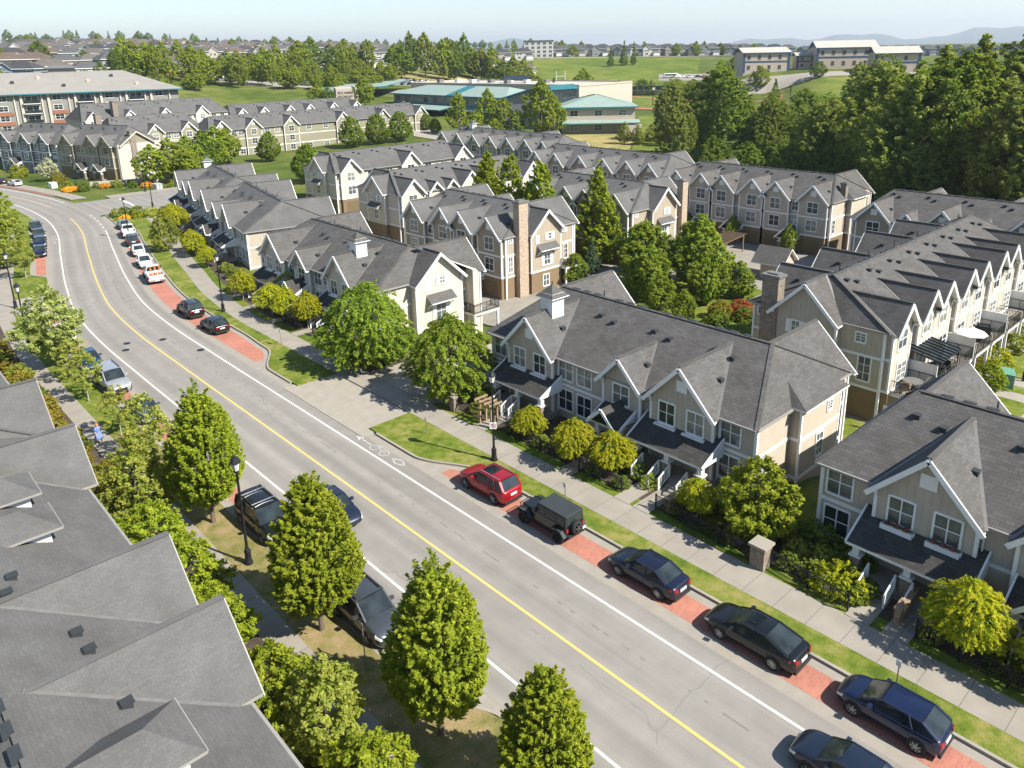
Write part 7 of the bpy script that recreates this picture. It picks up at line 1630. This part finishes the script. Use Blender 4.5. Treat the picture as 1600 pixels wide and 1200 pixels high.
def bank():     # dry grass bank and drive in front of the end wing
    def psheet(name, pts, z, mat, n=14):
        mb = MB(); (a, b, c, d) = [Vector(polar(*p)).to_3d() for p in pts]
        P = [[a.lerp(b, i/n).lerp(d.lerp(c, i/n), j/n) for i in range(n+1)] for j in range(n+1)]
        for j in range(n):
            for i in range(n): mb.face([(p.x, p.y, g1(p.x, p.y)+z) for p in (P[j][i], P[j][i+1], P[j+1][i+1], P[j+1][i])])
        return struct(mb.obj(name, mat))
    psheet('lawn', ((862, 232), (985, 226), (1000, 268), (872, 268)), .05, X['drybank']); psheet('lawn', ((990, 226), (1075, 226), (1085, 350), (1000, 330)), .04, X['field'])
    psheet('street', ((640, 262), (745, 240), (745, 252), (640, 285)), .06, X['concl']); psheet('street', ((380, 415), (800, 380), (800, 392), (380, 432)), .10, X['concl']); psheet('street', ((150, 436), (470, 424), (470, 440), (150, 452)), .12, X['concl'])
    psheet('parking_lot', ((610, 425), (800, 405), (800, 452), (610, 462)), .08, X['asphd']); psheet('lawn', ((590, 470), (790, 452), (800, 500), (600, 520)), .06, X['drybank'])
    psheet('street', ((838, 640), (1180, 650), (1180, 662), (838, 655)), .25, X['concl']); psheet('field', ((835, 440), (1080, 405), (1095, 640), (832, 642)), .10, X['field'], 30)
    psheet('parking_lot', ((1030, 520), (1110, 520), (1110, 545), (1030, 545)), .2, X['asphd']); psheet('street', ((1140, 395), (1440, 398), (1440, 412), (1140, 410)), .2, X['concl']); psheet('field', ((1240, 325), (1420, 325), (1425, 396), (1240, 394)), .08, X['field'], 20)
    psheet('running_track', ((965, 372), (1228, 340), (1228, 384), (965, 468)), .14, X['track'], 20); psheet('field', ((980, 380), (1196, 352), (1196, 380), (974, 458)), .2, X['field'], 20)
bank()
def bleachers():
    x, y = polar(992, 462); a = az_dir(992); t = thing('bleachers', 'dark stepped bleachers above the running track', 'bleachers', (x, y, g1(x, y)), math.atan2(a[1], a[0])-math.pi/2)
    for i in range(6): mb = MB(); mb.box(-17, 17, i*1.0, i*1.0+.9, i*.62, i*.62+.25); mb.obj('bench_row', X['vent' if i % 2 else 'schoolgrey'], t)
    mb = MB(); mb.box(-17, 17, 6, 6.3, -.5, 5.2); mb.obj('back_wall', X['dark'], t)
bleachers()
x, y = polar(876, 520); a = az_dir(876); t = thing('goal_post', 'white goal post on the sports lawn', 'goal post', (x, y, g1(x, y)), math.atan2(a[1], a[0])-math.pi/2); mb = MB(); mb.tube((-2.8, 0, -.5), (-2.8, 0, 6.5), .15); mb.tube((2.8, 0, -.5), (2.8, 0, 6.5), .15); mb.tube((-2.8, 0, 3), (2.8, 0, 3), .15); mb.obj('frame', X['white'], t)
for k, px in enumerate((870, 1020)):
    x, y = polar(px+(152 if k == 0 else 80), 385 if k == 0 else 395); t = thing('floodlight', ('basketball-style floodlight post beside the track', 'floodlight post at the right of the track')[k].replace('basketball-style ', 'leaning '), 'floodlight', (x, y, g1(x, y))); mb = MB(); mb.tube((0, 0, -.5), (0, 0, 8), .2); mb.obj('pole', X['dark'], t); mb = MB(); mb.box(-1, 1, -.3, .3, 7.5, 8.6); mb.obj('lamp_head', X['concl'], t)
# white and navy school on the right
def bigschool(label, px0, px1, D, dep, h, rise, group='white and navy school blocks'):
    a, b = Vector((*polar(px0, D), 0)), Vector((*polar(px1, D), 0)); L = (b-a).length; rz = math.atan2(b.y-a.y, b.x-a.x)+.22
    t = thing('school_block', label, 'school building', (a.x, a.y, g1((a.x+b.x)/2, (a.y+b.y)/2)), rz, group); mb = MB(); mb.box(0, L, 0, dep, -3, h); mb.mesh([(L, 0, h), (L, dep, h), (L, dep/2, h+rise)], [(0, 1, 2)], 1); mb.mesh([(0, 0, h), (0, dep, h), (0, dep/2, h+rise)], [(0, 2, 1)], 1)
    mb.obj('wall', [X['schoolpale'], X['blueT']], t); mb = MB()
    for y0, y1 in ((-.8, dep/2), (dep+.8, dep/2)): mb.slab([(-.8, y0, h-.1), (L+.8, y0, h-.1), (L+.8, y1, h+rise+.2), (-.8, y1, h+rise+.2)], .5, 0, 1)
    mb.obj('roof', [X['flatroof'], X['blueT']], t); mb = MB(); mb.box(-.1, L+.1, -.12, .1, h*.5, h*.5+.7); mb.box(L-.1, L+.12, -.1, dep+.1, h*.5, h*.5+.7); mb.box(L-.8, L+.2, -.2, .8, 0, h); mb.box(-.2, .8, -.2, .8, 0, h); mb.obj('navy_band', X['blueT'], t)
    for i in range(int(L/5)):
        for z in (h*.15, h*.65): window(t, 2.5+i*5, -.0, z, 0, 1.4, h*.2, 'slider', 'schoolpale', 'glass')
bigschool('navy-edged white school hall with a low cream gable roof', 1162, 1236, 418, 24, 9.6, 2.2); bigschool('long white school block with navy gables right of the hall', 1276, 1372, 424, 20, 10, 3.0); bigschool('white school block partly behind the silvery trees', 1368, 1440, 400, 18, 9, 2.6); bigschool('small white link block between the school halls', 1245, 1282, 432, 10, 6.5, 1.2)
# flats with the long pale roof
X['flats_shade'] = simple('shaded_flats_wall', (.22, .215, .195), .8, var=.08, nscale=.5)  # wall colour darkened to carry the shade on the balcony front
def flats():
    a = Vector((-2, 304, 0)); b = Vector((101, 277, 0)); v = b-a; L = v.length; rz = math.atan2(v.y, v.x); t = thing('apartment_block', 'long block of flats with a pale roof and balconies behind the grey rows', 'apartment block', (a.x, a.y, 5.6), rz)
    h = 12.2; dep = 36; mb = MB(); mb.box(0, L, 0, dep, -5, h); mb.obj('wall', X['flats_shade'], t); mb = MB(); hiproof(mb, -1.5, L+1.5, -1.6, dep+1.5, h, 6.2, 17, .35); mb.obj('roof', [X['fl_roof'], X['teald']], t)
    for i in range(int(L/7.5)):
        x0 = 1+i*7.5
        for f in range(4):
            z = f*3.0+.1
            if i % 2 == 0:
                q = MB(); q.box(x0, x0+4.6, -1.6, 0, z-.1, z+.12); q.obj('balcony_floor', X['white2'], t); q = MB(); q.box(x0, x0+4.6, -1.62, -1.56, z+.15, z+1.05); q.obj('balcony_rail', X['carglass'], t); window(t, x0+2.3, 0, z+.1, 0, 3.4, 2.2, 'french', 'white', 'glass')
            else: window(t, x0+1.8, 0, z+.9, 0, 2.4, 1.5, 'slider', 'white', 'glass')
        q = MB(); q.box(x0-.9, x0-.2, -.6, .1, -2, 11.9); q.box(x0+4.9, x0+5.3, -.4, .1, -2, 11.9); q.obj('wall_pier', X['cream'], t)
        if i % 2: q = MB(); q.box(x0-.1, x0+4.4, -.2, .1, 5.6, 6.7); q.box(x0-.1, x0+4.4, -.2, .1, 2.6, 3.7); q.obj('rust_panel', X['rust'], t)
    for i in range(14):
        q = MB(); d = 4+(i % 3)*4; xx = 8+i*7.2; z = h+(d+1.6)*6.2/19.6; q.box(xx-.5, xx+.5, d-.5, d+.5, z-.4, z+.8); q.obj('roof_vent', X['vent' if i % 2 else 'schoolpale'], t)
    q = MB(); q.box(L-38, L-30, 17, 23, h+5, h+7.6, 0); hiproof(q, L-39, L-29, 16, 24, h+7.6, .8, 3, .3, 1, 1); q.obj('roof_house', [X['schoolgrey'], X['valley']], t)
flats()
# small vehicles far away
def small_car(x, y, rz, label, pname, col, cat='car', group=None, L=4.4, H=1.45, box=False):
    t = thing('parked_car' if not box else 'van', label, cat, (x, y, g1(x, y)+.12), rz, group); pm = paint(pname, col, 0); st = [(-L/2, .7, .3, .82, 0), (-L/2+.2, .84, .2, .9, .02), (0, .88, .2, .92, .02), (L/2-.5, .84, .2, .82, .03), (L/2, .62, .3, .62, 0)]
    if box: st = [(-L/2, 1.0, .3, H, .0), (-L/2+.1, 1.05, .25, H+.05, .02), (L*.2, 1.05, .25, H+.05, .03), (L*.34, 1.02, .25, H*.62, .03), (L/2, .9, .3, H*.45, 0)]
    loft_body(st, pm, t, 'body', 0)
    mb = MB()
    if not box: mb.mesh([(-L*.40, -.74, .9), (L*.22, -.74, .9), (L*.06, -.6, H), (-L*.26, -.6, H), (-L*.40, .74, .9), (L*.22, .74, .9), (L*.06, .6, H), (-L*.26, .6, H)], [(0, 1, 2, 3), (7, 6, 5, 4), (1, 5, 6, 2), (0, 3, 7, 4)], 0); mb.mesh([(L*.06, -.6, H), (-L*.26, -.6, H), (-L*.26, .6, H), (L*.06, .6, H)], [(0, 1, 2, 3)], 1)
    else: mb.box(-L*.45, L*.18, -1.07, 1.07, H*.55, H*.85, 0)
    mb.obj('windows', [X['carglass'], pm], t); mb = MB()
    for xx in (-L*.3, L*.3):
        for s_ in (-.8, .8): mb.tube((xx, s_-.1, .3), (xx, s_+.1, .3), .32, 10)
    mb.obj('wheels', X['rubber'], t); return t
PC = (('white', WHT), ('black', BLK), ('silver', (.42, .43, .44)), ('navy', NAVY), ('darkgrey', (.03, .04, .045)), ('white', WHT)); g = random.Random(4); j = 0; LT = []
for row, D in enumerate((428, 438, 448)):
    for px in range(628, 770, 11): LT.append((px+g.uniform(-2, 2)+row*3, D))
LT.sort()
for j, (px, D) in enumerate(LT):
    x, y = polar(px, D); n, c = PC[g.randrange(6)]; small_car(x, y, 1.2+g.uniform(-.05, .05), '%s car in the school car park, %s from the left' % ({'darkgrey': 'dark grey', 'navy': 'navy blue'}.get(n, n), ORD[j]), n, c, 'car', 'cars in the school car park')
for j, (px, D, n, c, lb) in enumerate(((1052, 530, 'white', WHT, 'white long van in the far sports car park'), (1066, 532, 'silver', (.42, .43, .44), 'silver car beside the white van in the far sports car park'), (1078, 530, 'white', WHT, 'white car in the middle of the far sports car park'), (1092, 532, 'navy', NAVY, 'navy car near the right of the far sports car park'), (1102, 531, 'red', (.42, .012, .018), 'red car at the right of the far sports car park'))):
    x, y = polar(px, D); small_car(x, y, -.7, lb, n, c, 'car' if j else 'van', 'vehicles in the far sports car park', 4.4 if j else 12, 1.45 if j else 3.0, j == 0)
for j, (px, D, n, c, L, lb) in enumerate(((262, 436, 'busyellow', (.62, .33, .02), 9, 'yellow bus on the main road, left one of two'), (275, 434, 'busyellow', (.62, .33, .02), 7, 'yellow bus on the main road, right one of two'), (328, 430, 'white', WHT, 7, 'white van on the main road, left of the pair'), (341, 432, 'white', WHT, 6.5, 'white van with a red roof load on the main road'))):
    x, y = polar(px, D); t = small_car(x, y, -.75, lb, n, c, 'bus' if j < 2 else 'van', None, L, 2.7, True)
    if j == 3: q = MB(); q.box(-1.5, 1.0, -.7, .7, 2.8, 3.5); q.obj('roof_load', X['redlamp'], t)
# far houses
HW = {k: simple('far_wall_'+k, c, .8, var=.05, nscale=.5) for k, c in (('cream', (.36, .32, .26)), ('white', (.48, .47, .44)), ('pink', (.33, .26, .21)), ('grey', (.22, .23, .24)), ('blue', (.16, .20, .24)))}
HR = {k: simple('far_roof_'+k, c, .9, var=.12, nscale=.6) for k, c in (('grey', (.075, .075, .077)), ('brown', (.105, .080, .062)), ('dark', (.045, .046, .05)), ('taupe', (.105, .092, .080)))}
HP = []
def far_house_meshes(kind):
    mb = MB(); mb.box(-7, 7, -5, 5, -3, 5.6); mb.box(1.5, 7.2, -7.5, -4.9, -3, 2.9)
    if kind == 1: mb.mesh([(-6.6, -6.0, 5.6), (-1.0, -6.0, 5.6), (-3.8, -6.0, 7.9)], [(0, 1, 2)]); mb.box(-6.6, -1.0, -6.0, -4.9, -3, 5.6)
    rf = MB(); hiproof(rf, -7.7, 7.7, -5.7, 5.7, 5.5, 2.9, 5.0, .25, 0, 1); hiproof(rf, 1.1, 7.8, -8.0, -4.0, 2.9, 1.2, 2.0, .2, 0, 1)
    if kind == 1:
        for s_ in (-1, 1): rf.slab([(-3.8, -6.5, 8.1), (-3.8, -1, 8.1), (-3.8+s_*3.2, -1, 5.45), (-3.8+s_*3.2, -6.5, 5.45)], .2, 0, 1)
    return mb, rf
for kind in (0, 1):
    mb, rf = far_house_meshes(kind)
    for wk in HW:
        for rk in HR: pass
    HP.append((mb, rf))
HC = {}
def far_house(px, D, kind, wk, rk, label, group, rot=0, s=1):
    x, y = polar(px, D); key = (kind, wk, rk); a = az_dir(px)
    if key not in HC: HC[key] = (HP[kind][0].data('wall', HW[wk]), HP[kind][1].data('roof', [HR[rk], X['white2']]))
    t = thing('house', label, 'house', (x, y, g1(x, y)+.3), math.atan2(a[1], a[0])-math.pi/2+rot, group); t.scale = (s,)*3; link('wall', HC[key][0], t); link('roof', HC[key][1], t)
    yf = -5.0 if kind == 0 else -6.0
    for (xx, yy, z, wd, h) in ((-4.9, yf, 3.2, 1.5, 1.4), (-2.6, yf, 3.2, 1.5, 1.4), (2.2, -5.0, 3.5, 1.3, 1.2), (5.2, -5.0, 3.5, 1.5, 1.2), (-3.6, yf, .6, 2.2, 1.5)): window(t, xx, yy, z, 0, wd, h, 'slider', 'white', 'glass')
    q = 'garage_door'
    if 'gd' not in HC: m_ = MB(); m_.box(2.1, 6.6, -7.6, -7.48, -.2, 2.2); HC['gd'] = m_.data(q, X['white2'])
    link(q, HC['gd'], t); return t
g = random.Random(21); FH = []
for D, px0, px1, st in ((398, -20, 150, 50), (455, 20, 330, 40), (520, -20, 300, 34), (590, 0, 420, 31), (660, -10, 560, 28), (740, 0, 620, 25), (840, -10, 640, 24), (960, 0, 700, 24)):
    px = px0
    while px < px1: FH.append((px+g.uniform(-6, 6), D+g.uniform(-12, 12), D)); px += st
NAMES = {'grey': 'grey-roofed', 'brown': 'brown-roofed', 'dark': 'dark-roofed', 'taupe': 'taupe-roofed'}
rowsD = sorted({d for _, _, d in FH})
for ri, d in enumerate(rowsD):
    for j, (px, D, _) in enumerate(sorted([f for f in FH if f[2] == d])):
        wk = g.choice(['cream', 'white', 'cream', 'pink', 'grey', 'blue']); rk = g.choice(['grey', 'brown', 'dark', 'taupe', 'grey', 'taupe'])
        far_house(px, D, j % 2 if j % 3 else 0, wk, rk, '%s %s house on the hillside, %s row up, %s from the left' % (NAMES[rk], wk, ORD[ri], ORD[j]), 'houses on the far hillside', g.uniform(-.5, .5), g.uniform(.95, 1.15))
FH = [(px+g.uniform(-4, 4), 545+g.uniform(-15, 25)) for px in range(455, 830, 40)]+[(px+g.uniform(-4, 4), 640+g.uniform(-15, 25)) for px in range(600, 850, 36)]
for j, (px, D) in enumerate(sorted(FH)): wk = g.choice(['cream', 'white', 'blue', 'grey']); rk = g.choice(['grey', 'brown', 'dark', 'taupe']); far_house(px, D, j % 2, wk, rk, '%s %s house behind the school trees, %s from the left' % (NAMES[rk], wk, ORD[j]), 'houses behind the school trees', g.uniform(-.5, .5))
FH = [(px+g.uniform(-3, 3), 690+g.uniform(-10, 14)) for px in range(862, 1185, 19)]+[(px+g.uniform(-4, 4), 780+g.uniform(-15, 25)) for px in range(870, 1620, 24)]
for j, (px, D) in enumerate(sorted(FH)): wk = g.choice(['cream', 'white', 'blue', 'grey', 'grey']); rk = g.choice(['grey', 'dark', 'dark']); far_house(px, D, 1, wk, rk, '%s %s house beyond the mown hill, %s from the left' % (NAMES[rk], wk, ORD[j]), 'houses beyond the mown hill', g.uniform(-.2, .2))
x, y = polar(842, 668); a = az_dir(842); t = thing('apartment_block', 'white flats with blue balconies at the left of the mown hill', 'apartment block', (x, y, g1(x, y)), math.atan2(a[1], a[0])-math.pi/2); mb = MB(); mb.box(-12, 12, 0, 14, -3, 13); mb.obj('wall', HW['white'], t); mb = MB(); mb.box(-12.6, 12.6, -.6, 14.6, 13, 13.6); mb.obj('roof', HR['grey'], t)
for i in range(5):
    for f in range(4): window(t, -9.6+i*4.8, 0, f*3.2+.6, 0, 2.6, 1.9, 'slider', 'white', 'glass')
# distant blue mountains beyond the valley
def mountains():
    n = 120; mb = MB(); g = np.random.default_rng(2); ph = g.random(8)*6.28; rows = [(9000, 0), (10500, .55), (12500, 1.0), (15000, .7)]; P = []
    for D, f in rows:
        r_ = []
        for i in range(n+1):
            px = -500+2600*i/n; a = az_dir(px); e = .5+.22*math.sin(i*.13+ph[0])+.16*math.sin(i*.31+ph[1])+.10*math.sin(i*.77+ph[2])+.05*math.sin(i*1.9+ph[3]); r_.append((a[0]*D, a[1]*D, -60+f*e*360))
        P.append(r_)
    for j in range(len(rows)-1):
        for i in range(n): mb.face([P[j][i], P[j][i+1], P[j+1][i+1], P[j+1][i]])
    struct(mb.obj('mountains', simple('forested_mountains', (.035, .055, .05), .95, var=.3, nscale=.002), None, True))
mountains()
# paved corners of the side street
strip('sidewalk', lambda y: 46.5+.0*y, lambda y: 64+0*y, 173.6, 177.5, .08, X['walk'], .8, 6, .12, world=True)
strip('sidewalk', lambda y: 44.6+.0*y, lambda y: 60+0*y, 151.6, 155.4, .10, X['walk'], .8, 6, .12, world=True)
strip('sidewalk', lambda y: 5.6+0*y, lambda y: 8.6+0*y, 178, 300, .10, X['walk'], 1, 2, .12)
q = MB(); q.box(0, 17, 0, .35, -.2, 1.0); o = q.obj('garden_wall', X['schoolpale'], loc=(48.2, 193.8, .05), rotz=R(-20)); tag(o, 'low pale garden wall in front of the tan corner row', 'wall')

# thin summer haze between the street and the hills
def haze():
    m = bpy.data.materials.new('haze'); m.use_nodes = True; t = m.node_tree; t.nodes.clear(); o = t.nodes.new('ShaderNodeOutputMaterial'); v = t.nodes.new('ShaderNodeVolumePrincipled')
    v.inputs['Density'].default_value = .00011; v.inputs['Color'].default_value = (.78, .86, .95, 1); v.inputs['Anisotropy'].default_value = .2; t.links.new(v.outputs[0], o.inputs['Volume'])
    mb = MB(); mb.box(-5500, 18500, -5500, 18500, -66, 420); h = mb.obj('haze', m); h['kind'] = 'stuff'
haze()
